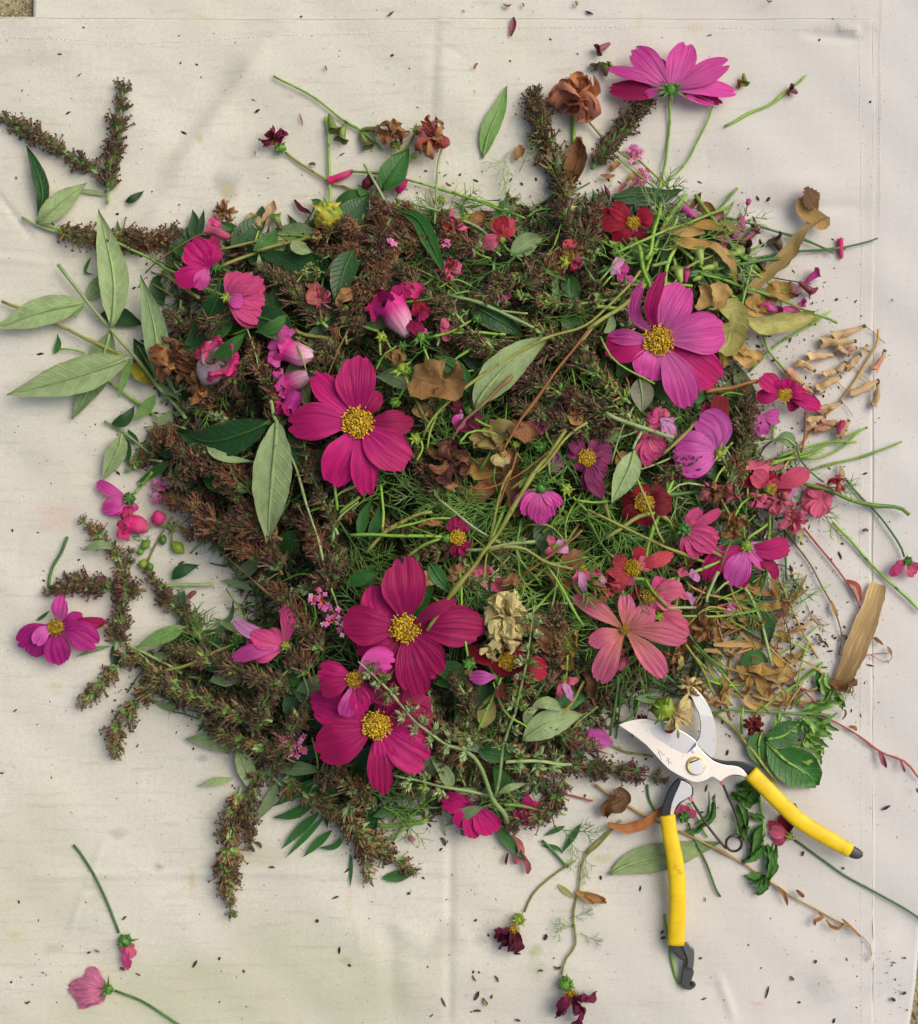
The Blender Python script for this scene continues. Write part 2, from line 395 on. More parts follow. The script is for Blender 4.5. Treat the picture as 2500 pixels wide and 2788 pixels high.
def cloth_mat():
    m = NT('canvas'); tc = m.n('ShaderNodeTexCoord'); 
    def st(sx, sy, sc, d=3):
        mp = m.n('ShaderNodeMapping'); mp.inputs['Scale'].default_value = (sx, sy, 1); m.l(tc.outputs['Object'], mp.inputs[0]); return m.noise(mp.outputs[0], sc, d)
    wx = st(1, 5, 330, 3); wy = st(5, 1, 330, 3)
    fine = m.math('ADD', wx, wy)
    col = m.mix(m.ramp(fine, .8, 1.25), rgb('#cccbbb'), rgb('#d8d8c9'))
    col = m.mix(m.math('MULTIPLY', m.ramp(st(1, 1, 9, 4), .45, .75), .4), col, rgb('#cac5ad'))
    col = m.mix(m.math('MULTIPLY', m.ramp(st(1, 7, 34, 4), .54, .75), .5), col, rgb('#b8b19c'))
    lo = m.n('ShaderNodeSeparateXYZ'); m.l(tc.outputs['Object'], lo.inputs[0])
    col = m.mix(m.math('MULTIPLY', m.ramp(lo.outputs[0], .02, .30), .9), col, rgb('#cfcdc9'))
    col = m.mix(m.ramp(m.noise(tc.outputs['Object'], 330, 2), .70, .76), col, rgb('#a89c84'))
    for nm, c in (('grime_shade', '#7f8078'), ('yellow', '#c0b468'), ('green', '#a9b07c'), ('pinkish', '#d8a8a0'), ('blue', '#5c90cc')):
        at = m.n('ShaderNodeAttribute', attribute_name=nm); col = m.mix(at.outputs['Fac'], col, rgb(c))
    m.l(col, m.b.inputs['Base Color']); m.b.inputs['Roughness'].default_value = .9; m.b.inputs['Sheen Weight'].default_value = .1
    mpx = m.n('ShaderNodeTexWave', wave_type='BANDS', bands_direction='X'); mpx.inputs['Scale'].default_value = 420; mpx.inputs['Distortion'].default_value = 1.5; m.l(tc.outputs['Object'], mpx.inputs[0])
    mpy = m.n('ShaderNodeTexWave', wave_type='BANDS', bands_direction='Y'); mpy.inputs['Scale'].default_value = 420; mpy.inputs['Distortion'].default_value = 1.5; m.l(tc.outputs['Object'], mpy.inputs[0])
    h = m.math('ADD', m.math('ADD', mpx.outputs[1], mpy.outputs[1]), m.math('MULTIPLY', fine, 3.0))
    m.bump(h, .35, .0003)
    return m.m
CLOTH = cloth_mat()
_stains_shade = [('grime_shade', 617, 505, 34, 42, .5), ('yellow', 617, 515, 18, 16, .6), ('grime_shade', 1215, 2560, 42, 52, .30), ('grime_shade', 1310, 2560, 18, 16, .3), ('grime_shade', 432, 2362, 14, 9, .55), ('yellow', 522, 2395, 10, 26, .55), ('yellow', 545, 380, 10, 14, .5),
           ('green', 946, 2615, 24, 17, .7), ('green', 1058, 2695, 14, 13, .5), ('green', 1458, 2590, 18, 18, .7), ('green', 1462, 2640, 24, 26, .35), ('yellow', 1640, 2340, 34, 12, .45), ('yellow', 155, 1868, 18, 10, .5), ('green', 500, 2720, 420, 130, .38), ('green', 880, 2660, 300, 170, .34), ('grime_shade', 1300, 2740, 500, 90, .14), ('green', 100, 2400, 160, 200, .18),  # broad bottom patches: real greenish staining, deepened to imitate light falling off
           ('grime_shade', 550, 2065, 16, 10, .5), ('grime_shade', 318, 2270, 26, 14, .35), ('grime_shade', 245, 2415, 16, 10, .3), ('grime_shade', 145, 2585, 34, 16, .3), ('yellow', 40, 2545, 20, 10, .4), ('blue', 787, 266, 9, 3, .7), ('blue', 418, 33, 5, 4, .6), ('blue', 1055, 186, 8, 2, .6), ('pinkish', 150, 1405, 60, 40, .3), ('grime_shade', 200, 1425, 120, 60, .12),
           ('pinkish', 2060, 2735, 22, 4, .9), ('yellow', 540, 48, 30, 5, .5), ('yellow', 1890, 75, 22, 14, .3), ('yellow', 1740, 52, 14, 18, .35), ('grime_shade', 2290, 78, 80, 26, .2), ('yellow', 2255, 2668, 5, 5, .8), ('green', 1800, 2420, 24, 30, .3), ('grime_shade', 60, 160, 140, 20, .12), ('yellow', 470, 430, 30, 20, .2), ('grime_shade', 2380, 600, 30, 300, .10),
           ('grime_shade', 1075, 2200, 120, 60, .18), ('grime_shade', 250, 1530, 200, 40, .08), ('yellow', 950, 2450, 10, 40, .25), ('green', 250, 2700, 80, 40, .3), ('grime_shade', 2190, 1560, 90, 260, .14), ('grime_shade', 2130, 950, 120, 90, .16), ('green', 1990, 2240, 60, 40, .25), ('green', 700, 2330, 90, 30, .25), ('grime_shade', 430, 1420, 60, 110, .12), ('grime_shade', 1750, 2260, 60, 60, .12), ('yellow', 2120, 2120, 40, 26, .25), ('green', 1240, 500, 120, 30, .2), ('grime_shade', 620, 2010, 120, 40, .1), ('pinkish', 1290, 2160, 40, 20, .2), ('grime_shade', 350, 1560, 160, 50, .14)]
def sheet(name, x0, x1f, y0, y1, dz, nx, ny, kind_parent=None):
    ys = np.linspace(y0, y1, ny); X = np.empty((ny, nx)); Y = np.empty((ny, nx))
    for j, yy in enumerate(ys):
        a = x0(yy) if callable(x0) else x0; b = x1f(yy) if callable(x1f) else x1f
        X[j] = np.linspace(a, b, nx); Y[j] = yy
    ry = ((_rs.rand(nx)-.5)*1.2); Y[0] += ry
    Z = cloth_h(X, Y)+dz
    k = 1.0
    V = np.stack([(X-1250), -(Y-1394), Z], -1).reshape(-1, 3)
    idx = np.arange(nx*ny).reshape(ny, nx)
    F = np.stack([idx[:-1, :-1], idx[1:, :-1], idx[1:, 1:], idx[:-1, 1:]], -1).reshape(-1, 4)
    me = bpy.data.meshes.new(name); me.vertices.add(nx*ny); me.vertices.foreach_set('co', (V*S).ravel())
    me.loops.add(F.size); me.loops.foreach_set('vertex_index', F.ravel().astype(np.int32)); me.polygons.add(len(F))
    me.polygons.foreach_set('loop_start', np.arange(0, F.size, 4, dtype=np.int32)); me.polygons.foreach_set('loop_total', np.full(len(F), 4, np.int32)); me.update(calc_edges=True)
    me.polygons.foreach_set('use_smooth', np.ones(len(F), bool)); me.materials.append(CLOTH)
    xs, yy = X.ravel(), Y.ravel()
    for nm in ('grime_shade', 'yellow', 'green', 'pinkish', 'blue'):
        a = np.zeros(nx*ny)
        for s in _stains_shade:
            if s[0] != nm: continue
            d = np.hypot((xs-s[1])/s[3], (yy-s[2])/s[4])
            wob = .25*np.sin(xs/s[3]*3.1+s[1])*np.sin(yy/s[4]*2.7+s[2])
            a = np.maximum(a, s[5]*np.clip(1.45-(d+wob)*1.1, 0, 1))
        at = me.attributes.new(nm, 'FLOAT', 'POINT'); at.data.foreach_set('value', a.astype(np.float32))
    ob = bpy.data.objects.new(name, me); COL.objects.link(ob)
    so = ob.modifiers.new('thickness', 'SOLIDIFY'); so.thickness = 2.0*S; so.offset = -1
    return ob
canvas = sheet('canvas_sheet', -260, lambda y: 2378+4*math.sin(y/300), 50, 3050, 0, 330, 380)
tag(canvas, 'cream cotton canvas sheet with stitched hem, wrinkled and stained, under the flower heap', 'canvas sheet')
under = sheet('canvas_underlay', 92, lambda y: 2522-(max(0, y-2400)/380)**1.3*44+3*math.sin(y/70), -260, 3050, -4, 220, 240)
tag(under, 'second cream canvas layer showing beyond the right and top hems of the sheet', 'canvas sheet')
def hem(name, P, parent, r):
    C = catmull(np.array(P, float), 60)
    q = np.array([[x-1250, -(y-1394), float(cloth_h(np.array(x), np.array(y)))-.3] for x, y in C])
    V, F, UV = tube(q, r, r, 6, n=60)
    V = np.array(V); o0 = np.array(parent.location)/S
    me = bpy.data.meshes.new(name); me.from_pydata([tuple(v) for v in (V-o0)*S], [], F); me.materials.append(CLOTH); me.polygons.foreach_set('use_smooth', np.ones(len(me.polygons), bool))
    o = bpy.data.objects.new(name, me); COL.objects.link(o); o.parent = parent
hem('hem_edge', [(-200, 50), (600, 50.5), (1500, 50), (2376, 50)], canvas, 2.0)
hem('hem_edge', [(2378, 55), (2381, 800), (2380, 1600), (2378, 2400), (2380, 3000)], canvas, 1.1)
THREAD = organ('sewing_thread', '#d8d2c2', '#e2dccc', 200, .8, bump=0)
m = MB()
for line in ([(-100, 100), (150, 108), (400, 118), (700, 100), (1000, 88), (1400, 76), (1900, 74), (2200, 82), (2340, 84)], [(2340, 90), (2345, 600), (2342, 1400), (2346, 2200), (2344, 2900)], [(2402, -100), (2398, 200), (2396, 600)]):
    C = catmull(np.array(line, float), int(np.abs(np.diff(np.array(line), axis=0)).sum()/13))
    for i in range(0, len(C)-1):
        a, b = C[i], C[i]*.35+C[i+1]*.65
        q = np.array([[x-1250, -(y-1394), float(cloth_h(np.array(x), np.array(y)))+.9] for x, y in (a, (a+b)/2, b)]); q[0][2] -= .9; q[2][2] -= .9
        m.add(tube(q, .65, .65, 4, n=3))
st = m.build('stitching', THREAD, canvas); st['kind'] = 'stuff'
# concrete ground
g = NT('concrete'); tc = g.n('ShaderNodeTexCoord')
f1 = g.noise(tc.outputs['Object'], 60, 5, .6); vo = g.n('ShaderNodeTexVoronoi'); vo.inputs['Scale'].default_value = 260; g.l(tc.outputs['Object'], vo.inputs['Vector'])
cc = g.mix(g.ramp(f1, .4, .65), rgb('#8a8060'), rgb('#b4aa84')); cc = g.mix(g.math('MULTIPLY', g.ramp(g.noise(tc.outputs['Object'], 420, 3), .5, .62), .7), cc, rgb('#5c543c')); cc = g.mix(g.ramp(vo.outputs[0], .22, .1), cc, rgb('#c8bf9c'))
g.l(cc, g.b.inputs['Base Color']); g.b.inputs['Roughness'].default_value = .95; g.bump(g.math('ADD', vo.outputs[0], f1), .8, .001)
V = [(-8000, -8000, -16), (8000, -8000, -16), (8000, 8000, -16), (-8000, 8000, -16)]
gr = mesh_obj('ground', V, [(0, 1, 2, 3)], g.m, origin=(0, 0, -16)); gr['kind'] = 'structure'; gr['label'] = 'rough concrete ground at the canvas corner'
m = MB(); rr = np.random.RandomState(9)
def pebble(x, y, r, z):
    V = []; 
    for (a, b, c) in ((1, 0, 0), (0, 1, 0), (-1, 0, 0), (0, -1, 0), (0, 0, 1), (.6, .6, .6), (-.6, .6, .6), (-.6, -.6, .6), (.6, -.6, .6)):
        V.append(np.array([x+a*r*rr.uniform(.7, 1.2), y+b*r*rr.uniform(.7, 1.2), z+c*r*.6]))
    return V, [(0, 1, 5), (1, 2, 6), (2, 3, 7), (3, 0, 8), (5, 1, 6), (6, 2, 7), (7, 3, 8), (8, 0, 5), (4, 5, 6), (4, 6, 7), (4, 7, 8), (4, 8, 5)], [(0, 0)]*9
for i in range(520): m.add(pebble(rr.uniform(-1450, -1130), rr.uniform(1320, 1600), rr.uniform(1.5, 5), -16), rr.randint(2))
for i in range(900): m.add(pebble(rr.uniform(1180, 1500), rr.uniform(-1700, -900), rr.uniform(2, 9), -16), rr.randint(2))
gv = m.build('gravel', [organ('grit_pale', '#a89e7c', '#c4ba98', 300, .9), organ('grit_grey', '#6c6854', '#8c846c', 300, .9)], origin=(0, 0, -16)); gv['kind'] = 'stuff'; gv['label'] = 'loose grit on the concrete beside the canvas edge'
# ------------------------------------------------------------ builders
def pt(p, lift=0.0):
    sx, sy = src(p[0], p[1]); z = pile(sx, sy)+lift+(p[2] if len(p) > 2 else 0)
    return Wp(sx, sy, max(z, 1.5))
def pts(P, lift=0.0): return np.array([pt(p, lift) for p in P])
NEAR = []      # landmarks for labels: (source x, source y, words)
def mark(x, y, words): NEAR.append((*src(x, y), words))
USED = {}
def where(sx, sy, desc, limit=16):
    """a label that places one thing beside the landmark nearest to it"""
    c = sorted(NEAR, key=lambda n: (n[0]-sx)**2+(n[1]-sy)**2)[:9]
    cand = []; c0 = None
    for i, n in enumerate(c):
        dx, dy = sx-n[0], sy-n[1]; d = math.hypot(dx, dy)
        if abs(dx) > 2.2*abs(dy): w = 'right of' if dx > 0 else 'left of'
        elif abs(dy) > 2.2*abs(dx): w = 'below' if dy > 0 else 'above'
        else: w = ('lower ' if dy > 0 else 'upper ')+('right of' if dx > 0 else 'left of')
        ad = 'just ' if d < 110 else ('well ' if d > 330 else '')
        cand.append(f"{desc} {ad}{w} the {n[2]}")
    for t in cand:
        if t not in USED and len(t.split()) <= limit: USED[t] = 1; return t
    for i in range(4):
        for j in range(i+1, 6):
            if i < len(c) and j < len(c):
                t = f"{desc} between the {c[i][2]} and the {c[j][2]}"
                if t not in USED and len(t.split()) <= limit: USED[t] = 1; return t
    ok = [t for t in cand if len(t.split()) <= limit] or [desc]
    USED[ok[0]] = USED.get(ok[0], 0)+1
    return ok[0]

def leaf(label, P, w, mat, lift=12, roll=0.0, cup=.10, twist=0.0, parent=None, name='leaf', cat='leaf', wf=w_leaf_s, mid=None, crump=.03, group=None, nu=22, nv=8):
    w = w*TS; q = pts(P, lift)
    if len(q) == 2:
        L = np.linalg.norm(q[1]-q[0]); mm = (q[0]+q[1])/2+np.array([0, 0, L*.07]); q = np.array([q[0], mm, q[1]])
    rb = ribbon(q, w, wf, nu=nu, nv=nv, roll=roll, twist=twist, cup=cup, crump=crump, seed=R.random()*50)
    if parent is None:
        o = mesh_obj(name, rb[0], rb[1], mat, None, rb[2], origin=q[0]); tag(o, label, cat, group)
    else:
        o = mesh_obj(name, rb[0], rb[1], mat, parent, rb[2])
        if label: o['label'] = label
    if mid and w > 24:
        C = catmull(q, 12); C[:, 2] += 1.5
        t = tube(C[:11], 3.2*w/60+1.2, .8, 5, n=12)
        mesh_obj('midrib', t[0], t[1], mid, o if o.parent is None or parent is not None else o, t[2])
    return o
def stem(label, P, r, mat, lift=14, r1=None, parent=None, name='stem', cat='stem', group=None, sides=7, n=None, nodes=0):
    q = pts(P, lift); rr = r*TS*.88; r1 = rr if r1 is None else r1*TS
    n = n or max(8, int(np.linalg.norm(np.diff(q, axis=0), axis=1).sum()/22))
    m = MB()
    ph = R.random()*9
    C = catmull(q, n)
    for i in range(1, n-1): C[i] += np.array(noise.noise_vector(Vector((C[i][0]*.012+ph, C[i][1]*.012, 0))))*rr*1.4
    kn = [R.uniform(.1, .9) for _ in range(nodes)]
    m.add(tube(C, rr, r1, sides, n=n, prof=lambda u: (rr+(r1-rr)*u)*(1+sum(.45*math.exp(-((u-k)*n*.9)**2) for k in kn))))
    o = m.build(name, mat, parent, origin=q[0])
    if parent is None: tag(o, label, cat, group)
    elif label: o['label'] = label
    return o
# --- flower centres, shared meshes
def centre_mesh(seed, kind):
    r = random.Random(seed); m = MB()
    V = []; F = []; UV = []
    for i in range(5):
        a = i/4*1.35
        for k in range(12):
            t = k/12*2*math.pi; V.append((math.sin(a)*.92*math.cos(t), math.sin(a)*.92*math.sin(t), math.cos(a)*.34-.1)); UV.append((0, 0))
    for i in range(4):
        for k in range(12): F.append((i*12+k, i*12+(k+1) % 12, (i+1)*12+(k+1) % 12, (i+1)*12+k))
    m.add((V, F, UV), 1)
    for i in range(250):
        rho = math.sqrt((i+.5)/250)*.98; th = i*2.399963+r.gauss(0, .25); rho *= r.uniform(.86, 1.12)
        if r.random() < .07: continue
        b = np.array([rho*math.cos(th), rho*math.sin(th), .30*(1-rho*rho)-.03])
        d = np.array([b[0]*.6+r.gauss(0, .3), b[1]*.6+r.gauss(0, .3), 1.0]); d /= np.linalg.norm(d)
        h = r.uniform(.10, .40); w = r.uniform(.02, .034)
        s = np.cross(d, (1, 0.2, 0)); s /= np.linalg.norm(s); t = np.cross(d, s)
        vv = [b+s*w, b+t*w, b-s*w, b-t*w]; e = b+d*h; k_ = r.uniform(1.1, 1.9)
        vv += [e+(s+t)*w*k_, e+(t-s)*w*k_, e-(s+t)*w*k_+d*.04, e+(s-t)*w*k_+d*.03]
        m.add((vv, [(0, 1, 5, 4), (1, 2, 6, 5), (2, 3, 7, 6), (3, 0, 4, 7), (4, 5, 6, 7)], [(0, 0)]*8), r.choice([0, 0, 0, 1] if kind == 'y' else [0, 1, 1, 2]) if r.random() > .06 else 2)
    me = bpy.data.meshes.new('flower_centre'); me.from_pydata([tuple(v) for v in m.v], [], m.f)
    me.materials.append(FL_Y); me.materials.append(FL_O); me.materials.append(FL_D); me.polygons.foreach_set('material_index', np.array(m.mi, np.int32))
    return me
CEN = {'y': [centre_mesh(1, 'y'), centre_mesh(2, 'y')], 'o': [centre_mesh(3, 'o')]}
def place(me, name, parent, p, quat, sc):
    o = bpy.data.objects.new(name, me); COL.objects.link(o)
    ref = org(parent) if parent is not None else 0
    o.parent = parent; o.location = [float(c)*S for c in (np.asarray(p)-ref)]
    o.rotation_mode = 'QUATERNION'; o.rotation_quaternion = quat
    o.scale = tuple(float(x)*S for x in (sc if isinstance(sc, (tuple, list)) else (sc, sc, sc)))
    return o
def flower(label, c, petals, col, cr=0, ck='y', lift=34, calyx=None, stem_=None, words=None, name='cosmos_flower', cat='flower', group=None, crump=.035, arch=.14, tilt=(0, 0), stm=None, r0=.35, sepals=None, cup=.05, wf=w_petal, Lf=L_petal, cw=1.0):
    """petals: (tipx, tipy, width[, dict]) in tile pixels; calyx: radius of a green cup at c; sepals: list of tip points"""
    sx, sy = src(c[0], c[1]); zb = pile(sx, sy)+lift
    root = thing(name, label, cat, sx, sy, zb, group)
    if words: mark(c[0], c[1], words)
    b0 = Wp(sx, sy, zb)
    for i, pe in enumerate(petals):
        x, y, w = pe[:3]; k = pe[3] if len(pe) > 3 else {}
        bx = k.get('bx', c[0]); by = k.get('by', c[1])
        dx, dy = x-bx, y-by; L = math.hypot(dx, dy) or 1; rr = min(cr*r0, L*.3)
        s0 = src(bx+dx/L*rr, by+dy/L*rr); s1 = src(x, y)
        za = zb+(i % 3)*2.2-2+k.get('z0', 0)
        dz = k.get('dz', -6+R.uniform(-6, 8))
        z1 = za+dz
        z1 = max(z1, pile(*s1)*0.75+4)
        p0 = Wp(s0[0], s0[1], za); p1 = Wp(s1[0], s1[1], z1)
        Lw = np.linalg.norm(p1-p0); side = np.array([-(p1-p0)[1], (p1-p0)[0], 0])/max(Lw, 1)
        bend = k.get('bend', R.uniform(-.05, .05))
        mids = (p0+p1)/2+np.array([0, 0, k.get('arch', arch)*Lw])+side*bend*Lw
        P = [p0, mids, p1]
        if 'via' in k:
            vx = src(*k['via'][:2]); P = [p0, Wp(vx[0], vx[1], (za+z1)/2+(k['via'][2] if len(k['via']) > 2 else Lw*.1)), p1]
        rb = ribbon(P, w*TS*.97, k.get('wf', wf), nu=18, nv=18, Lf=k.get('Lf', L_rand() if Lf is L_petal else Lf), roll=k.get('roll', R.uniform(-.12, .12)), twist=k.get('twist', R.uniform(-.12, .12)),
                    cup=k.get('cup', cup), pleat=k.get('pleat', 1.5*min(1, w*TS/70)), pk=4, crump=k.get('crump', crump), seed=R.random()*50)
        o = mesh_obj('petal', rb[0], rb[1], k.get('col', col), root, rb[2])
    if cr:
        q = Vector((tilt[0], -tilt[1], 1)).to_track_quat('Z', 'Y')
        o = place(CEN[ck][R.randrange(len(CEN[ck]))], 'flower_centre', root, b0+np.array([0, 0, 5+cr*TS*.12]), q, (cr*TS*cw, cr*TS*cw, cr*TS*.8))
    if calyx:
        cx, cy, rr = calyx[:3]; rr = rr*.86; cm = calyx[3] if len(calyx) > 3 else CAL
        p = src(cx, cy); v = Wp(p[0], p[1], zb+rr*TS*.3)
        V, F, UV = [], [], []
        for i in range(8):
            a = math.pi*i/7
            for k in range(12):
                t = 2*math.pi*k/12; q = rr*TS*math.sin(a)*(1+.10*math.cos(6*t)); V.append(v+np.array([q*math.cos(t), q*math.sin(t)*.95, rr*TS*.8*math.cos(a)])+np.array(noise.noise_vector(Vector((cx+math.cos(t)*math.sin(a)*1.6, cy+math.sin(t)*math.sin(a)*1.6, math.cos(a)*1.5))))*rr*TS*.3); UV.append((0, 0))
        for i in range(7):
            for k in range(12): F.append((i*12+k, (i+1)*12+k, (i+1)*12+(k+1) % 12, i*12+(k+1) % 12))
        mesh_obj('calyx', V, F, cm, root, UV)
        tips = [] if sepals == 'none' else (sepals or [])
        if sepals is None:
            a0 = R.random()*6
            tips = [(cx+math.cos(a0+j*1.05)*rr*R.uniform(1.05, 1.7), cy+math.sin(a0+j*1.05)*rr*R.uniform(1.05, 1.7)) for j in range(6)]
        for (tx, ty) in tips:
            e = src(tx, ty); pe_ = Wp(e[0], e[1], max(3, zb+rr*TS*.7+R.uniform(-3, 6)))
            md = (v+pe_)/2+np.array([0, 0, rr*TS*.55])
            rb = ribbon([v, md, pe_], rr*TS*.55, lambda u: max(.05, (1-.95*u**1.6)*(.5+min(.5, u*2))), nu=7, nv=2, cup=.25, crump=.12, seed=tx)
            mesh_obj('sepal', rb[0], rb[1], CALD if cm is CAL else cm, root, rb[2])
    if stem_:
        stem(None, stem_[0], stem_[1], stem_[2], lift=stem_[3] if len(stem_) > 3 else 12, r1=stem_[1]*.9, parent=root)
    return root
# --- seed spike clusters, shared meshes
def cluster_mesh(kind, seed):
    r = random.Random(seed)
    # cymes, florets per cyme, calyx, tube, tip, bracts
    K = dict(brown=(6, 6, SP_G, SP_B, SP_K, 3, SP_D), rust=(6, 6, SP_O, SP_R, SP_B, 3, SP_D), mix=(5, 5, SP_G, SP_B, SP_K, 8, SP_G), dark=(6, 6, SP_D, SP_B, SP_K, 6, SP_D),
             green=(4, 3, SP_G, SP_O, SP_K, 16, SP_G), sage=(4, 2, SP_S, SP_R, SP_B, 20, SP_S), wine=(6, 6, SP_D, SP_W, SP_K, 4, SP_D), plain=(6, 5, SP_G, SP_O, SP_K, 6, SP_S))[kind]
    m = MB()
    def nrm(v): return v/np.linalg.norm(v)
    a0 = r.random()*6.28
    for c_ in range(K[0]):
        az = a0+c_*6.283/K[0]+r.uniform(-.35, .35); po = r.uniform(.7, 1.15)
        D_c = np.array([math.sin(po)*math.cos(az), math.sin(po)*math.sin(az), math.cos(po)])
        hub = np.array([0, 0, r.uniform(-4, 4)])+D_c*r.uniform(5, 9)
        m.add(tube([hub*.1, hub], 1.2, 1.4, 3, n=2, cap=False), 0)
        for i in range(K[1]):
            d = nrm(D_c+np.array([r.gauss(0, .40), r.gauss(0, .40), r.gauss(.25, .38)])); L = r.uniform(13, 27)
            d2 = nrm(d+np.array([r.uniform(-.5, .5), r.uniform(-.5, .5), r.uniform(-.2, .7)]))
            p1 = hub+d*7.5; p2 = p1+nrm(d+d2)*(L-7.5)*.5; p3 = p2+d2*(L-7.5)*.6
            m.add(tube([hub, p1], 1.3, 3.0, 4, n=2, cap=False), 0)
            m.add(tube(np.array([p1, p2, p3]), 1.7, 1.15, 3, n=3, cap=False), 1)
            s = nrm(np.cross(d2, (.3, .5, .8))); t = np.cross(d2, s); w = r.uniform(3.3, 5.0)
            c = p3+d2*1.6; vv = [p3-d2*1.2]
            for j in range(8):
                a = j*math.pi/4; q = w if j % 2 == 0 else w*.45
                vv.append(c+(math.cos(a)*s+math.sin(a)*t)*q+d2*(1.0 if j % 2 == 0 else 0))
            vv.append(c-d2*.2)
            m.add((vv, [(0, 1+j, 1+(j+1) % 8) for j in range(8)]+[(9, 1+(j+1) % 8, 1+j) for j in range(8)], [(0, 0)]*10), 2)
    for i in range(K[5]):
        az = a0+r.randrange(K[0])*6.283/K[0]+r.gauss(0, .4); po = r.uniform(.5, 1.3); L = r.uniform(11, 23)
        d = np.array([math.sin(po)*math.cos(az), math.sin(po)*math.sin(az), math.cos(po)])
        b = np.array([0, 0, r.uniform(-9, 6)])+d*3; e = b+d*L+np.array([0, 0, r.uniform(-3, 8)])
        s = nrm(np.cross(d, (r.uniform(-1, 1), r.uniform(-1, 1), .7)))*r.uniform(3.2, 5.6); nn = nrm(np.cross(s, d))*1.5
        mdp = b*.5+e*.5
        m.add(([b, mdp+s, e, mdp-s, mdp+nn, mdp-nn], [(0, 1, 4), (1, 2, 4), (2, 3, 4), (3, 0, 4), (1, 0, 5), (2, 1, 5), (3, 2, 5), (0, 3, 5)], [(0, 0)]*6), 3)
    me = bpy.data.meshes.new('floret_cluster'); me.from_pydata([tuple(v) for v in m.v], [], m.f)
    for q in (K[2], K[3], K[4], K[6]): me.materials.append(q)
    me.polygons.foreach_set('material_index', np.array(m.mi, np.int32))
    return me
CLU = {k: [cluster_mesh(k, i*7+j) for j in range(5)] for i, k in enumerate(('brown', 'rust', 'mix', 'dark', 'green', 'sage', 'wine', 'plain'))}
BLEND = {'brown': ('brown', 'brown', 'dark', 'rust'), 'rust': ('rust', 'rust', 'brown', 'wine'), 'mix': ('mix', 'brown', 'dark'), 'dark': ('dark', 'brown', 'wine', 'mix'),
         'green': ('green', 'green', 'mix'), 'sage': ('sage', 'sage', 'green'), 'wine': ('wine', 'rust', 'dark'), 'plain': ('plain', 'plain', 'mix'), 'purple': ('wine', 'dark', 'green')}
def spike(label, P, r, kind, lift=None, gap=21, r1=None, stemm=None, words=None, group='spent flower spikes lying in the heap', bare=0.0, stalk=None):
    gap = gap*R.uniform(.95, 1.25); r = r*1.08
    """P runs from the tip to the cut end; r is the radius of the fluffy part near the base"""
    r = r*TS; r1 = r*.42 if r1 is None else r1*TS
    lift = r*.5+(14 if pile(*src(*P[len(P)//2][:2])) > 60 else 0) if lift is None else lift
    q = pts(P, lift); n = 60; C = catmull(q, n); L = np.linalg.norm(np.diff(C, axis=0), axis=1).sum()
    T = -np.gradient(C, axis=0)
    k0 = min(len(P)-1, len(P)//2)
    root = thing('seed_spike', label, 'dried flower spike', *src(*P[-1][:2]), q[-1][2], group)
    if words: mark((P[0][0]+P[-1][0])/2, (P[0][1]+P[-1][1])/2, words)
    t = tube(C, 2.0, 4.6 if r > 30 else 3.5, 6, n=24); mesh_obj('stem', t[0], t[1], stemm or ST_P, root, t[2])
    m = max(3, int(L*(1-bare)/gap))
    for i in range(m):
        u = (i+.4)/m*(1-bare); j = min(n-1, int(u*(n-1)))
        rad = r1+(r-r1)*min(1, u*2.6/(1-bare)); rad *= R.uniform(.72, 1.2)
        if R.random() < .05: continue
        ks = BLEND[kind]; kk = ks[R.randrange(len(ks))]
        qd = Vector(T[j]+np.array([R.uniform(-.15, .15), R.uniform(-.15, .15), R.uniform(-.1, .2)])*np.linalg.norm(T[j])).to_track_quat('Z', 'Y')
        from_q = qd @ Vector((0, 0, 1)).rotation_difference(Vector((0, 0, 1)))
        roll = Vector((0, 0, 1)); import mathutils
        qq = qd @ mathutils.Quaternion((0, 0, 1), R.random()*6.28)
        place(CLU[kk][R.randrange(5)], 'floret_cluster', root, C[j]+np.array([R.uniform(-3, 3), R.uniform(-3, 3), 0]), qq, rad/29)
    return root
# --- thread foliage, shared meshes
def sprig_mesh(seed, mat, name='thread_leaf_sprig'):
    r = random.Random(seed); m = MB()
    def seg(p, a, L, rad, dep, el):
        b = r.uniform(-.75, .75); pt_ = [p]; aa = a; e = el
        for k in range(3):
            pt_.append(pt_[-1]+np.array([math.cos(aa)*math.cos(e), math.sin(aa)*math.cos(e), math.sin(e)])*L/3); aa += b*.5+r.uniform(-.12, .12); e -= .16
        m.add(tube(np.array(pt_), rad, rad*.45, 4, n=7, cap=False))
        if dep < 1:
            for i in range(r.randint(2, 3)):
                q = pt_[1] if i == 0 else pt_[2]
                for sgn in (-1, 1):
                    if r.random() < .8: seg(q, a+sgn*r.uniform(.35, .8), L*r.uniform(.45, .75), rad*.8, dep+1, r.uniform(-.1, .4))
    p = np.zeros(3); a = 0.0
    for i in range(3):
        L = 52; q = p+np.array([math.cos(a)*L, math.sin(a)*L, r.uniform(-3, 5)])
        m.add(tube(np.array([p, q]), 4.0-.6*i, 3.4-.6*i, 5, n=3, cap=False))
        for sgn in (-1, 1):
            if r.random() < .85: seg(q, a+sgn*r.uniform(.4, .85), r.uniform(70, 120)*(1-.12*i), 2.5, 0, r.uniform(0, .45))
        p = q; a += r.uniform(-.3, .3)
    seg(p, a, 90, 2.4, 0, .15)
    me = bpy.data.meshes.new(name); me.from_pydata([tuple(v) for v in m.v], [], m.f); me.materials.append(mat)
    me.polygons.foreach_set('use_smooth', np.ones(len(me.polygons), bool))
    return me
SPR = {k: [sprig_mesh(i*5+j, mt) for j in range(7)] for i, (k, mt) in enumerate((('g', TH_G), ('d', TH_D), ('p', TH_P), ('b', TH_B)))}
import mathutils
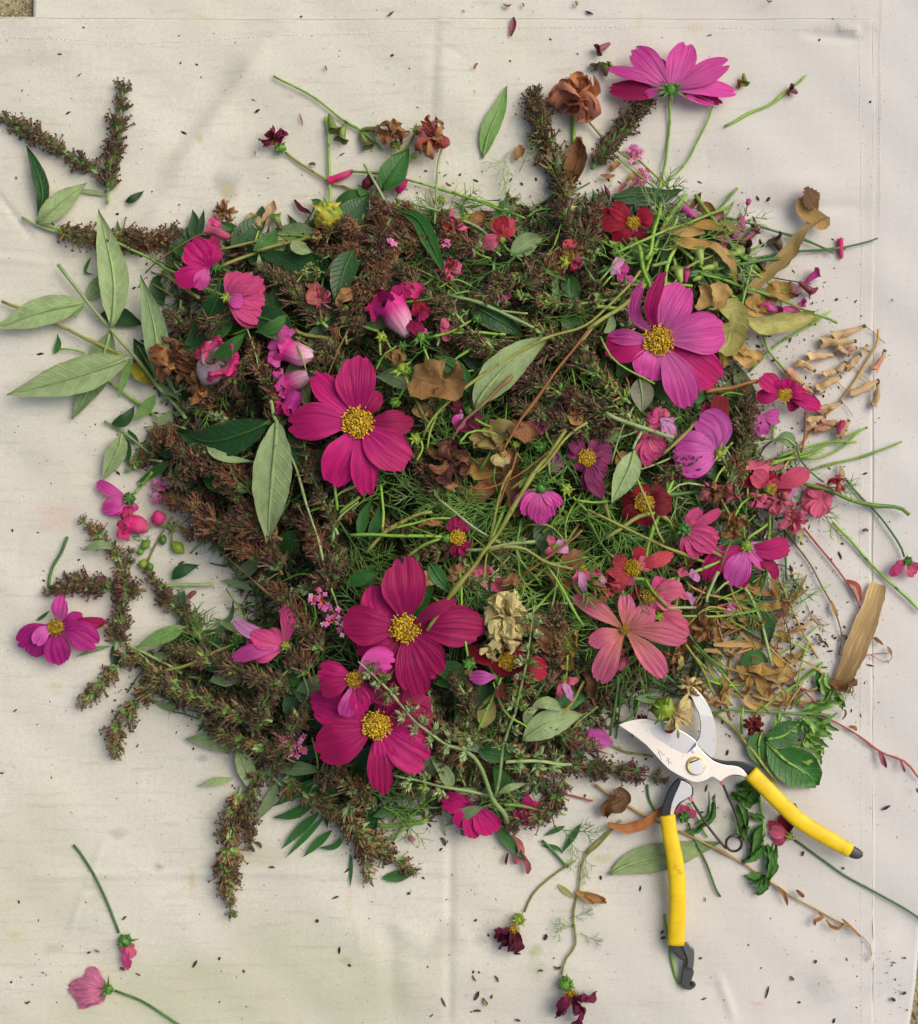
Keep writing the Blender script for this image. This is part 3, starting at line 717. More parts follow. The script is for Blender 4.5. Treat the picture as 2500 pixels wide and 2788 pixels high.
def sprig(sx, sy, ang, kind='g', sc=1.0, ks=.66, lift=0, label=None, group='feathery leaf sprigs tangled through the heap', tip=.0):
    z = pile(sx, sy)+lift; sc = sc*ks
    q = mathutils.Euler((R.uniform(-.25, .25), R.uniform(-.25, .15)-tip, ang)).to_quaternion()
    o = place(SPR[kind][R.randrange(7)], 'feathery_sprig', None, Wp(sx, sy, max(z, 4)), q, (sc, sc, sc*.8))
    w = {'g': 'green feathery thread-leaf sprig', 'd': 'dark green feathery sprig', 'p': 'pale green feathery sprig', 'b': 'dried tan thread-leaf sprig'}[kind]
    tag(o, label or where(sx+math.cos(ang)*90, sy-math.sin(ang)*90, w), 'leaf sprig', group)
    return o
# --- trumpets: tubular flowers, dry calyces
def trumpet(P, r0, r1, mat, flare=1.6, lobes=5, parent=None, name='trumpet', label=None, cat=None, group=None, lift=10, crump=.0, bell=.55):
    q = pts(P, lift); n = 12; sides = 16; r0 *= TS; r1 *= TS
    def prof(u):
        b = r0+(r1-r0)*math.sin(min(1, u/bell)*math.pi/2)
        return b if u < .8 else b*(1+(flare-1)*((u-.8)/.2)**1.4)
    V, F, UV = tube(q, r0, r1, sides, n=n, prof=prof, cap=False)
    V = np.array(V); ax = q[-1]-q[-2]; ax = ax/(np.linalg.norm(ax)+1e-9)
    for k in range(sides):
        t = k/sides*2*math.pi
        V[(n-1)*sides+k] += ax*math.cos(lobes*t)*r1*.38
        V[(n-2)*sides+k] += ax*math.cos(lobes*t)*r1*.1
    if crump:
        sd_ = R.random()*40
        for i in range(len(V)):
            V[i] += np.array(noise.noise_vector(Vector(V[i]/(r1*1.1+4))+Vector((sd_, 0, 0))))*r1*crump*(.3+i/len(V))
    V[:, 2] = np.maximum(V[:, 2], 1)
    o = mesh_obj(name, V, F, mat, parent, UV, origin=q[0])
    if parent is None: tag(o, label, cat, group)
    elif label: o['label'] = label
    return o
# --- crumpled withered flower head made of curled petals
def withered(label, c, r, col, n=9, lift=16, calyx=None, stem_=None, ck=None, cr=0, words=None, spread=None, name='withered_flower', cat='withered flower', group=None, crump=.24, aim=None, w=.56, sepals=None):
    pe = []; n = int(n*1.4)
    for i in range(n):
        a = (spread[0]+(spread[1]-spread[0])*(i+.5)/n if spread else 2*math.pi*i/n)+R.uniform(-.2, .2)
        L = r*R.uniform(.75, 1.1); cc = col[R.randrange(len(col))] if isinstance(col, (list, tuple)) else col
        pe.append((c[0]+math.cos(a)*L, c[1]+math.sin(a)*L, r*w*R.uniform(.55, 1.15), dict(dz=R.uniform(-12, 26), arch=R.uniform(.1, .45), twist=R.uniform(-2.6, 2.6), roll=R.uniform(-1.2, 1.2), crump=crump*R.uniform(1.1, 2.0), cup=R.uniform(.2, .9), col=cc, z0=R.uniform(0, 12), bend=R.uniform(-.35, .35), wf=R.choice([w_narrow, w_petal, w_strap]))))
    return flower(label, c, pe, col if not isinstance(col, (list, tuple)) else col[0], cr=cr, ck=ck or 'o', lift=lift, calyx=calyx, stem_=stem_, words=words, name=name, cat=cat, group=group, sepals=sepals)
def scrap(label, P, w, mat, lift=10, crump=.25, twist=1.0, roll=.3, group=None, name='dried_leaf', cat='dried leaf', parent=None, cup=.3, wf=w_narrow):
    q = pts(P, lift)
    rb = ribbon(q, w*TS, wf, nu=22, nv=9, roll=roll, twist=twist, cup=cup, crump=crump, seed=R.random()*50)
    o = mesh_obj(name, rb[0], rb[1], mat, parent, rb[2], origin=q[0])
    if parent is None: tag(o, label, cat, group)
    elif label: o['label'] = label
    return o
# ------------------------------------------------------------ secateurs
def metal(name, c, rough, met=1.0, bumpy=0.0):
    m = NT(name); m.b.inputs['Base Color'].default_value = rgb(c); m.b.inputs['Metallic'].default_value = met; m.b.inputs['Roughness'].default_value = rough
    tc = m.n('ShaderNodeTexCoord'); f = m.noise(tc.outputs['Object'], 180, 4); m.l(m.math('ADD', m.math('MULTIPLY', f, .25), rough-.1), m.b.inputs['Roughness'])
    sp = m.ramp(m.noise(tc.outputs['Object'], 260, 5, .7), .62, .70)
    m.l(m.mix(m.math('MULTIPLY', sp, .5), rgb(c), mul(rgb(c), .35)), m.b.inputs['Base Color'])
    if bumpy: m.bump(m.noise(tc.outputs['Object'], 700, 3), bumpy, .0002)
    return m.m
STEEL = metal('polished_steel', '#fff9ea', .34, .3, .06); STEEL2 = metal('ground_steel', '#dcdedb', .4, .5, .2); DSTEEL = metal('dark_steel', '#3a3e42', .42, .6, .3); BRASS = metal('brass', '#c8b860', .35)
BLUE = metal('blue_steel', '#8ca4b8', .3); SPR_M = metal('spring_wire', '#4a403a', .35, .8); CASTM = metal('cast_grey', '#4c4e4e', .5, .5, .4)
mm = NT('yellow_vinyl'); mm.b.inputs['Roughness'].default_value = .5; tc_ = mm.n('ShaderNodeTexCoord')
yc = mm.mix(mm.ramp(mm.noise(tc_.outputs['Object'], 60, 4), .45, .75), rgb('#ecca04'), rgb('#dcb400'))
yc = mm.mix(mm.math('MULTIPLY', mm.ramp(mm.noise(tc_.outputs['Object'], 120, 6, .75), .57, .68), .5), yc, rgb('#8c7420'))
mm.l(yc, mm.b.inputs['Base Color']); mm.bump(mm.noise(tc_.outputs['Object'], 500, 3), .12, .0003); YV = mm.m
PINKP = organ('pink_rubber', '#b8646c', '#c87880', 200, .6); INK = organ('engraving_ink', '#4c4840', '#6a665c', 300, .7, bump=0)
def sz(sx, sy): return 30+max(0, min(1, (2650-sy)/700))*52
tile(1660, 1830, 460/1820)
sx, sy = src(930, 1010)
SEC = thing('secateurs', 'yellow-handled garden secateurs with open polished steel blades', 'secateurs', sx, sy, sz(sx, sy))
mark(930, 1010, 'open secateurs')
def plate(name, P, z, th, mat, side=None, bev=1.0, smooth=1, parent=SEC):
    q = [np.array(src(*p)) for p in P]
    for _ in range(smooth):
        o = []
        for i in range(len(q)):
            a, b, c = q[i-1], q[i], q[(i+1) % len(q)]
            u, v = b-a, c-b; cosv = np.dot(u, v)/(np.linalg.norm(u)*np.linalg.norm(v)+1e-9)
            if cosv < .35: o.append(b)
            else: o.append(b-(b-a)*.22); o.append(b+(c-b)*.22)
        q = o
    n = len(q); top = [Wp(p[0], p[1], sz(*p)+(z(p) if callable(z) else z)) for p in q]; bot = [t-np.array([0, 0, th]) for t in top]
    F = [tuple(range(n)), tuple(range(2*n-1, n-1, -1))]+[(i, i+n, (i+1) % n+n, (i+1) % n) for i in range(n)]
    ob = mesh_obj(name, top+bot, F, [mat, side or mat], parent, None, [0, 0]+[1]*n, smooth=False)
    me = ob.data; 
    import bmesh
    bm = bmesh.new(); bm.from_mesh(me); bmesh.ops.recalc_face_normals(bm, faces=bm.faces); bm.to_mesh(me); bm.free()
    if bev: b = ob.modifiers.new('bevel', 'BEVEL'); b.width = bev*S; b.segments = 2; b.limit_method = 'ANGLE'; b.angle_limit = math.radians(50)
    return ob
def disc(name, x, y, r, z, h, mat, parent=SEC, dome=.25, n=32, rin=0):
    c = np.array(src(x, y)); zc = sz(*c)+z; r *= TS; V = []; F = []
    prof = [(r, -h), (r, 0), (r*.93, h*dome*.7), (r*.6, h*dome), (0.02, h*dome*1.15)] if not rin else [(r, -h), (r, 0), (r*.97, h*.15), (rin*TS, h*.15), (rin*TS, -h)]
    for pr, pz in prof:
        for k in range(n): V.append(Wp(c[0]+pr*math.cos(k*6.2832/n), c[1]+pr*math.sin(k*6.2832/n), zc+pz))
    for i in range(len(prof)-1):
        for k in range(n): F.append((i*n+k, (i+1)*n+k, (i+1)*n+(k+1) % n, i*n+(k+1) % n))
    return mesh_obj(name, V, F, mat, parent)
plate('counter_blade', [(745,65),(790,72),(840,100),(875,140),(920,170),(1000,250),(1060,350),(1110,460),(1135,560),(1150,700),(1145,820),(1120,935),(1000,960),(900,900),(900,780),(945,740),(975,690),(985,560),(960,430),(930,385),(900,300),(850,220),(800,165),(770,130)], -9, 9, STEEL2, DSTEEL)
plate('handle_arm', [(930,760),(1010,845),(1110,930),(1240,962),(1400,962),(1560,1005),(1585,1030),(1640,1100),(1560,1190),(1480,1135),(1400,1120),(1300,1110),(1100,1060),(960,940)], -6, 14, DSTEEL, bev=3)
plate('handle_arm', [(735,1145),(800,1160),(905,1225),(905,1345),(830,1375),(760,1420),(710,1500),(690,1600),(680,1680),(575,1680),(542,1540),(575,1430),(640,1265)], -14, 14, DSTEEL, bev=3)
plate('arm_facing', [(770,1170),(830,1190),(888,1232),(886,1340),(820,1370),(750,1405),(705,1470),(684,1560),(650,1570),(662,1440),(700,1330),(745,1235)], -11, 3, STEEL2)
plate('cutting_blade', [(92,570),(190,528),(330,503),(470,510),(600,545),(700,590),(790,640),(870,690),(935,745),(945,785),(1000,850),(1060,910),(1130,965),(1240,1000),(1360,1010),(1430,1040),(1490,1115),(1475,1138),(1400,1110),(1320,1105),(1260,1130),(1195,1182),(1150,1150),(1100,1125),(1060,1155),(1000,1180),(930,1190),(870,1175),(800,1140),(720,1100),(640,1050),(560,970),(480,880),(400,790),(310,720),(210,645)], 0, 9, STEEL, DSTEEL, bev=1.6)
plate('ground_bevel', [(600,552),(760,632),(860,692),(925,748),(832,872),(795,880),(640,792),(470,690),(430,600)], .7, 1.2, STEEL2, bev=.3)
plate('bevel_step', [(928,750),(938,790),(850,866),(830,880),(835,872)], .9, 1.2, BLUE, bev=.2, smooth=0)
disc('pin', 905, 845, 28, .4, 1.5, STEEL2)
disc('washer', 930, 1008, 105, 3, 3, BRASS, rin=60); b_ = disc('bolt', 940, 1018, 92, 3.5, 3.5, STEEL2, dome=.06)
plate('bolt_slot', [(862,972),(960,934),(968,944),(870,984)], 4.1, 1.0, DSTEEL, bev=.2, smooth=0)
tile(1780, 1950, 120/1522)
mk = MB()
for s in ([(105,1145),(132,1152)], [(195,1150),(185,1225),(140,1290)], [(185,1250),(215,1350),(272,1490)], [(235,1200),(275,1275)], [(285,1290),(305,1345)], [(385,1310),(320,1355)], [(450,1430),(490,1478),(478,1530),(440,1555)], [(490,1480),(522,1580),(520,1655)], [(540,1450),(562,1500)], [(565,1565),(540,1610)], [(590,1590),(640,1635)], [(500,1640),(530,1665)], [(255,1455),(290,1498)]):
    q = np.array([Wp(*src(*p), sz(*src(*p))+.35) for p in s]); mk.add(tube(q, .62, .5, 5, n=6))
en = mk.build('engraved_mark', INK, SEC)
J_()
def sweep(name, P, W_, mat, zf=.62, z0=-4, parent=SEC, n=40, cap=True, round_end=None):
    q = np.array([Wp(*src(*p), sz(*src(*p))+z0) for p in P]); C = catmull(q, n); T = np.gradient(C, axis=0); T /= np.linalg.norm(T, axis=1)[:, None]
    ws = np.interp(np.linspace(0, 1, n), np.linspace(0, 1, len(W_)), W_)*TS/2; sides = 20; V = []; F = []; UV = []
    for i in range(n):
        w = ws[i]
        if round_end and i/(n-1) > round_end: t = (i/(n-1)-round_end)/(1-round_end); w *= math.sqrt(max(.02, 1-t*t))
        s = np.array([-T[i][1], T[i][0], 0]); s /= np.linalg.norm(s)
        for k in range(sides):
            a = k*2*math.pi/sides; ca, sa = math.cos(a), math.sin(a)
            V.append(C[i]+s*w*np.sign(ca)*abs(ca)**.8+np.array([0, 0, zf*w*np.sign(sa)*abs(sa)**.8]))
    for i in range(n-1):
        for k in range(sides): F.append((i*sides+k, i*sides+(k+1) % sides, (i+1)*sides+(k+1) % sides, (i+1)*sides+k))
    F.append(tuple(range(sides))[::-1]); F.append(tuple((n-1)*sides+k for k in range(sides)))
    return mesh_obj(name, V, F, mat, parent)
sweep('handle_sleeve', [(897,614),(985,703),(1070,788),(1170,880),(1300,962),(1448,1045)], [88,90,90,88,84,76], YV)
sweep('handle_sleeve', [(440,850),(454,960),(478,1080),(492,1200),(496,1350),(491,1450),(487,1562)], [84,86,92,92,92,92,94], YV)
sweep('end_cap', [(1430,1036),(1470,1056),(1516,1072)], [64,64,62], CASTM, round_end=.45, n=20)
# spring
c = np.array(src(806, 1004)); P = [src(572, 768), src(660, 905), src(752, 1020)]
q = [Wp(*p, sz(*p)-10) for p in P]
for i in range(30):
    a = 2.6-i/29*(2*math.pi*1.55); r = 43*TS; x, y = c[0]+r*math.cos(a), c[1]+r*math.sin(a); q.append(Wp(x, y, sz(x, y)-14+i*.35))
q += [Wp(*src(x, y), sz(*src(x, y))-8) for x, y in ((850, 985), (822, 860), (748, 684))]
t = tube(np.array(q), 3.6, 3.6, 8, n=150); mesh_obj('spring', t[0], t[1], SPR_M, SEC, t[2])
for x, y in ((741, 672), (570, 762)):
    plate('spring_seat', [(x-11, y-12), (x+11, y-10), (x+10, y+13), (x-10, y+10)], -4, 9, PINKP, bev=1.5, smooth=0)
tile(1780, 2500, 160/1476)
plate('handle_end', [(360,560),(560,600),(700,640),(860,1060),(740,1085),(640,1020),(540,920),(430,760)], -6, 12, CASTM, bev=4)
plate('latch_strap', [(745,1080),(800,1060),(960,1090),(1000,1290),(1022,1370),(980,1500),(945,1600),(1010,1598),(1062,1640),(1070,1700),(1000,1780),(890,1822),(770,1785),(684,1690),(688,1520),(728,1300)], -8, 11, CASTM, bev=3)
plate('latch_plate', [(690,660),(780,650),(795,606),(880,622),(940,735),(1000,750),(1032,830),(1022,1100),(1003,1262),(960,1275),(820,1225),(860,1080),(780,870)], -1, 10, metal('latch_grey', '#6c6c6a', .42, .6, .3), bev=3)
plate('latch_nub', [(940,1660),(955,1605),(1010,1598),(1062,1650),(1060,1690),(1000,1712),(930,1705)], -3, 8, DSTEEL, bev=2)
plate('latch_slot', [(800,1215),(960,1268),(955,1282),(800,1232)], .2, 3, SP_K, bev=.2, smooth=0)
# ------------------------------------------------------------ the tangle under the heap (uncountable bits)
def scatter_pts(n, seed, box=None):
    rs = np.random.RandomState(seed); out = np.empty((0, 2))
    while len(out) < n:
        p = np.stack([rs.uniform(330, 2200, n*2), rs.uniform(500, 2300, n*2)], 1)
        ins, d = _indist(p[:, 0], p[:, 1]); out = np.vstack([out, p[ins & (d > 10+rs.exponential(38, len(d)))]])
    return out[:n], rs
def tangle(n, seed, mats, name, label):
    p, rs = scatter_pts(n, seed)
    h = pile_np(p[:, 0], p[:, 1]); f = rs.rand(n); z = 3+h*f*.58
    a = rs.rand(n)*6.283; el = rs.normal(0, .22, n); twig = rs.rand(n) < .45
    L = np.where(twig, rs.uniform(50, 150, n), rs.uniform(30, 85, n)); w = np.where(twig, rs.uniform(1.4, 3.0, n), rs.uniform(5, 15, n))
    d = np.stack([np.cos(a)*np.cos(el), np.sin(a)*np.cos(el), np.sin(el)], 1); s = np.stack([-np.sin(a), np.cos(a), rs.normal(0, .35, n)], 1)
    up = np.cross(d, s)
    k = (CAMH-z)/CAMH
    c = np.stack([(p[:, 0]-1250)*k, -(p[:, 1]-1394)*k, z], 1)
    bend = rs.normal(0, .12, n)[:, None]*L[:, None]*s
    A = c-d*L[:, None]/2; Bm = c+bend; E = c+d*L[:, None]/2
    w1 = w[:, None]*s*.5; t = np.where(twig, w*.5, 1.6)[:, None]*up
    V = np.stack([A, Bm+w1, E, Bm-w1, Bm+t, Bm-t], 1)
    V[:, :, 2] = np.maximum(V[:, :, 2], 2)
    tri = np.array([(0, 1, 4), (1, 2, 4), (2, 3, 4), (3, 0, 4), (1, 0, 5), (2, 1, 5), (3, 2, 5), (0, 3, 5)])
    F = (np.arange(n)[:, None, None]*6+tri[None]).reshape(-1, 3)
    me = bpy.data.meshes.new(name); me.vertices.add(n*6); me.vertices.foreach_set('co', (V*S).ravel())
    me.loops.add(F.size); me.loops.foreach_set('vertex_index', F.ravel().astype(np.int32)); me.polygons.add(len(F))
    me.polygons.foreach_set('loop_start', np.arange(0, F.size, 3, dtype=np.int32)); me.polygons.foreach_set('loop_total', np.full(len(F), 3, np.int32)); me.update(calc_edges=True)
    for q in mats: me.materials.append(q)
    me.polygons.foreach_set('material_index', np.repeat(rs.randint(0, len(mats), n), 8).astype(np.int32))
    o = bpy.data.objects.new(name, me); COL.objects.link(o); o['kind'] = 'stuff'; o['label'] = label; o['category'] = 'plant litter'
    return o
tangle(22000, 3, [SP_B, SP_D, SP_K, SP_D, SP_K, TH_D, SP_W, ST_D, SP_K, TH_D], 'plant_litter', 'dense tangle of small twigs and leaf bits inside the heap')
# crumbs and seeds dropped on the cloth
def crumbs(n, seed):
    rs = np.random.RandomState(seed); P = []
    def cl(cx, cy, sx_, sy_, m): 
        for _ in range(m): P.append((rs.normal(cx, sx_), rs.normal(cy, sy_)))
    cl(2100, 930, 70, 70, 150); cl(2210, 1130, 90, 110, 90); cl(2170, 1500, 70, 170, 220); cl(2190, 1760, 80, 110, 220); cl(2060, 1640, 70, 90, 90); cl(2230, 800, 80, 60, 50)
    cl(1320, 2690, 120, 70, 26); cl(150, 2650, 90, 50, 22); cl(1100, 2430, 160, 60, 30); cl(640, 2450, 60, 110, 18); cl(2150, 1900, 110, 70, 110); cl(1880, 2150, 60, 60, 30); cl(350, 1560, 120, 60, 50); cl(1950, 640, 160, 60, 50); cl(1200, 520, 120, 70, 30); cl(1250, 2230, 130, 60, 26); cl(2440, 2700, 30, 70, 26); cl(460, 1980, 60, 40, 14)
    for _ in range(n): P.append((rs.uniform(0, 2440), rs.uniform(0, 2788)))
    for _ in range(700):
        i = rs.randint(len(_poly)); f = rs.rand(); p = _poly[i]*(1-f)+_poly[(i+1) % len(_poly)]*f; c = p-np.array([1230., 1420.]); c /= np.hypot(*c); q = p+c*rs.exponential(40)+rs.normal(0, 10, 2); P.append((q[0], q[1]))
    m = MB(); 
    for x, y in P:
        ins, d = _indist(np.array([x]), np.array([y]))
        if ins[0] and d[0] > 40: continue
        r = abs(rs.normal(0, 1))**1.8*1.2+.7; r = min(r, 4.6); e = rs.uniform(1, 3.4) if rs.rand() < .5 else 1.2; a = rs.rand()*6.28
        c = Wp(x, y, pile(x, y)+r*.4+.5); u = np.array([math.cos(a), math.sin(a), 0])*r*e; v = np.array([-math.sin(a), math.cos(a), 0])*r*rs.uniform(.6, 1)
        ver = [c+u, c+v*1.0+u*.2, c-u*rs.uniform(.7, 1), c-v, c+np.array([0, 0, r*.6])+u*rs.uniform(-.3, .3), c+u*.6+v*.8, c-u*.6-v*.7]
        m.add((ver, [(0, 5, 4), (5, 1, 4), (1, 2, 4), (2, 6, 4), (6, 3, 4), (3, 0, 4)], [(0, 0)]*7), 0 if rs.rand() < .72 else 1)
    o = m.build('crumbs', [DIRT, DIRT2], origin=(0, 0, 0), smooth=False); o['kind'] = 'stuff'; o['label'] = 'scattered dark crumbs, seeds and plant dust on the canvas'; o['category'] = 'plant crumbs'
crumbs(650, 8)
# ------------------------------------------------------------ the flowers one can name
D = dict
C_()
flower('large magenta cosmos lying face down at the top right, green sepals and stalk showing', (455, 492), [
 (115,490,120,D(col=MGD,dz=-20,bx=430,by=520)), (740,572,66,D(col=MGD,dz=-16)), (250,268,150,D(col=PKL,dz=10)), (400,318,60,D(col=PKL)), (782,345,140,D(col=PKL,dz=8)), (110,382,70,D(col=PKL,dz=4)), (545,232,165,D(col=PKL,dz=18)),
 (822,508,95,D(col=PKL,dz=2)), (700,570,80,D(col=PKL,dz=-6,z0=-6)), (290,535,60,D(col=PKL,dz=0))], PKL, calyx=(455,492,46,CALD),
 sepals=[(408,448),(352,486),(345,545),(395,572),(475,578),(552,540),(548,470),(512,450)], stem_=([(453,520,6),(455,620),(437,850),(404,1005)], 8, ST_G), words='upside-down cosmos at the top right', lift=46, arch=.06)
E_()
flower('large open magenta cosmos left of the centre with seven petals and golden centre', (558, 912), [
 (668,735,115,D(col=MGD,z0=-14,dz=-14)), (862,905,150,D(col=MGR,z0=-6)), (604,1322,150,D(z0=-6)), (545,540,215,D(dz=12)), (312,640,150,D(via=(420,760))), (166,935,205,D()), (400,1255,215,D()), (838,1140,225,D(dz=4))], MG, cr=76, lift=70, words='large magenta bloom left of centre')
F_()
flower('large bright pink cosmos at the upper right with curled upper petals', (390, 662), [
 (725,895,215,D(col=MG,dz=-14,z0=-8)), (545,1040,190,D(col=PKL)), (300,330,80,D(col=PKL,dz=50,via=(262,520),roll=.7)), (425,275,85,D(col=MG,dz=44,via=(350,480),roll=.5)), (535,352,215,D(col=PKL,dz=14)), (762,600,235,D(col=PKL,dz=8)), (330,880,220,D(col=PKL,dz=6)), (85,715,190,D(col=MG,dz=-10)), (110,640,90,D(col=PKL))], PKL, cr=76, lift=74, words='large pink bloom at the upper right')
H_()
flower('large wine-magenta cosmos in the lower middle with broad ribbed petals', (818, 828), [
 (640,590,150,D(col=MG,z0=-12,dz=10,via=(660,720))), (560,985,190,D(col=MGR,z0=-10)), (745,1130,130,D(col=MGD,z0=-10)), (470,800,215,D(dz=0)), (1262,828,235,D()), (902,1205,190,D(dz=0)), (1010,1090,205,D(z0=4)), (1102,670,90,D(col=MGR,z0=10,dz=26,roll=.7)), (790,436,240,D(dz=26))], MGR, cr=74, lift=74, words='wine-magenta bloom in the lower middle')
L_()
flower('large crimson-magenta cosmos at the bottom edge of the heap with golden centre', (800, 112), [
 (1012,-20,150,D(col=MGD,z0=-10)), (860,-90,120,D(col=MGR,z0=-8)), (818,404,100,D(z0=-8,col=MGR)), (518,20,160,D()), (545,225,170,D(col=MGR)), (842,300,90,D(z0=2)), (1010,270,165,D()), (1038,100,150,D(col=MGR))], MG, cr=53, lift=70, words='crimson bloom at the bottom of the heap')
H_()
flower('small wilting orchid-pink cosmos lying over two bigger blooms, brown centre', (540, 1108), [
 (760,1235,90,D(col=MGR,z0=-4)), (336,1062,140,D(col=MG)), (350,1180,120,D(col=MGR)), (478,1322,110,D(col=PKL)), (578,1308,110,D(col=MG)), (640,1250,80,D(col=MGR)), (758,1020,150,D(col=PKL,dz=24,via=(660,1010))), (790,1000,80,D(col=MG,z0=-6))], PKL, cr=42, ck='o', lift=92, words='wilting orchid-pink bloom')
I_()
flower('salmon-pink star cosmos with darker veins and open green-brown centre', (205, 1040), [
 (8,1120,112,D()), (60,1332,132,D(dz=-8)), (430,1312,122,D(dz=-8)), (552,1095,122,D(via=(380,1050))), (358,915,122,D()), (215,838,94,D()), (-92,865,98,D(via=(60,930)))], SALY, cr=30, ck='o', lift=62, arch=.12, words='salmon-pink star bloom', cw=.8)
flower('two-tone purple cosmos hanging petals down beside bare canvas', (875, 580), [
 (845,808,90,D(col=MGD,z0=-8)), (950,590,60,D(col=LAVP)), (648,772,120,D(col=MG,dz=-6,via=(730,640))), (790,800,150,D(col=LAV,dz=8)), (1125,575,120,D(col=MG,via=(990,600))), (1005,695,90,D(col=PKL)), (1045,768,70,D(col=MGD,via=(1010,690)))], PKL, calyx=(873,580,34,CALY), sepals=[(835,600),(850,625),(905,622),(925,600),(880,540)], stem_=([(865,545,6),(860,470),(880,300),(882,120)], 8, ST_G), lift=40, words='two-tone purple bloom')
F_()
flower('cupped lilac-pink cosmos on its side with a bright green calyx', (722, 1282), [
 (742,955,110,D(col=DRED,bx=690,by=1240,z0=-20,dz=-4)), (665,1000,110,D(col=MGD,bx=690,by=1240,z0=-24)), (400,1400,120,D(col=MGD,z0=-26)), (470,1250,190,D(col=LAV,dz=14)), (470,1330,190,D(col=LAV,dz=12)), (520,1400,110,D(col=LAV)), (600,1095,210,D(col=LAV,dz=26,via=(700,1160)))], LAV, calyx=(722,1285,34,CALY), sepals=[(745,1210),(780,1240),(760,1310),(700,1330)], lift=66, crump=.02, words='cupped lilac bloom')
D_()
flower('folded hot-magenta cosmos at the upper left with red-pink petals', (1150, 258), [
 (1195,85,70,D(col=MGD,z0=-6)), (1002,250,90,D(col=MGD)), (968,350,120,D()), (1040,120,190,D(dz=18)), (1090,385,90,D(col=PKL,dz=10)), (1180,130,120,D(col=MG))], HOT if False else MG, calyx=(1192,262,26,CALD), stem_=([(1210,258,4),(1390,182),(1560,130),(1730,95)], 11, ST_O), lift=50, words='folded magenta bloom at the upper left')
flower('dusty pink cosmos seen from behind beside dark leaves', (1248, 424), [
 (1322,282,110,D()), (1400,300,100,D()), (1448,315,90,D()), (1464,372,100,D()), (1410,575,120,D()), (1450,545,110,D()), (1460,450,120,D()), (1340,462,80,D(col=PKL,dz=20))], PK, calyx=(1244,424,28,CALY), stem_=([(1228,414,4),(1080,345),(900,255),(705,150),(555,90)], 9, ST_G, 44), lift=66, words='dusty pink bloom seen from behind', crump=.05)
G_()
flower('purple cosmos at the far left edge with orange-brown centre', (312, 1022), [
 (590,992,80,D(col=MGD,z0=-6)), (462,965,100,D()), (92,1120,110,D(via=(190,1050))), (170,1188,110,D()), (345,1232,150,D()), (540,1130,160,D(via=(430,1060))), (342,850,100,D(col=PKL,dz=30)), (198,1128,90,D(col=LAV,dz=24,via=(235,1060)))], petal('#8c1668', '#a81c78', '#6a0c4c', 'petal_purple'), cr=44, ck='o', lift=34, words='purple bloom at the far left')
flower('half-closed mauve cosmos at the left edge of the heap', (712, 322), [
 (532,222,70,D(via=(600,270))), (560,385,100,D()), (600,405,90,D()), (655,408,80,D()), (725,395,80,D(col=PKL))], PKL, calyx=(712,318,38,CALD), stem_=([(742,292,4),(790,230),(838,172)], 9, ST_G), lift=26, crump=.08, words='half-closed mauve bloom')
flower('pink cosmos on its side in the lower left of the heap', (1566, 1132), [
 (1288,985,80,D(col=LAVP,via=(1400,1060))), (1545,900,90,D(via=(1590,1000),col=PK)), (1275,1200,90,D(col=PKL)), (1350,1150,150,D(col=PK)), (1380,1060,110,D(col=PK,dz=14)), (1470,1050,110,D(col=PK))], PK, calyx=(1572,1130,28,CALY), stem_=([(1600,1150),(1650,1190),(1702,1225)], 8, ST_G), lift=56, words='sideways pink bloom at the lower left')
H_()
flower('small magenta cosmos hanging below a spiky green calyx', (1560, 62), [
 (1412,148,80,D()), (1462,205,90,D()), (1520,238,80,D()), (1562,262,90,D()), (1625,222,90,D()), (1670,160,80,D()), (1440,90,60,D(col=DRED,z0=-6))], PKL, calyx=(1562,60,36,CALD), sepals=[(1500,30),(1480,75),(1560,0),(1620,10),(1650,60),(1590,-10)], stem_=([(1585,40,6),(1660,-20),(1740,-80),(1850,-100)], 8, ST_G), lift=60, words='small hanging magenta bloom')
flower('red cosmos with yellow centre under the cream withered head', (1382, 1010), [
 (1172,932,90,D(dz=-10,via=(1270,1000))), (1330,1085,110,D()), (1470,960,90,D()), (1600,1075,130,D()), (1500,1150,110,D(col=DRED)), (1380,940,80,D(col=DRED))], RED, cr=46, lift=44, words='red bloom under the cream head')
C_()
flower('red cosmos with yellow centre at the top right edge of the heap', (250, 1228), [
 (120,1130,100,D(dz=10)), (60,1232,100,D()), (155,1345,120,D()), (312,1345,70,D(col=DRED)), (255,1310,70,D(col=PK)), (362,1195,120,D(via=(310,1200),dz=16)), (78,1165,60,D())], RED, cr=34, lift=52, words='red bloom at the top right')
F_()
flower('small magenta cosmos tilted upright beside the dry tubular blooms', (1082, 962), [
 (1150,1045,80,D(col=MGR,z0=-4)), (1288,1032,90,D()), (925,965,90,D()), (955,852,110,D(dz=20)), (1085,872,120,D(dz=24)), (1205,945,90,D(dz=10))], MG, cr=38, lift=46, stem_=([(1050,1040),(1030,1120),(1012,1220)], 9, ST_G), words='small magenta bloom at the right')
flower('pale lilac cosmos with drooping petals under the small magenta one', (960, 1075), [
 (880,1050,90,D()), (890,1180,80,D()), (968,1185,80,D()), (1060,1080,90,D()), (1000,1130,80,D())], LAV, lift=26, words='pale lilac bloom at the right')
I_()
flower('coral-pink cosmos in profile on an upright green stem', (1005, 262), [
 (1120,240,90,D(col=RED,z0=-4)), (780,212,70,D(col=RED)), (905,178,110,D(dz=20)), (1010,175,100,D(dz=24,col=RED,z0=-8)), (1222,160,110,D(via=(1120,215))), (990,225,110,D(dz=16))], petal('#c84c66', '#c44c68', '#902440', 'petal_coral_pink'), cr=30, calyx=(1003,268,26,CAL), stem_=([(1000,290),(1000,400),(1000,520),(975,700),(940,880)], 9, ST_G), lift=46, words='coral bloom in profile')
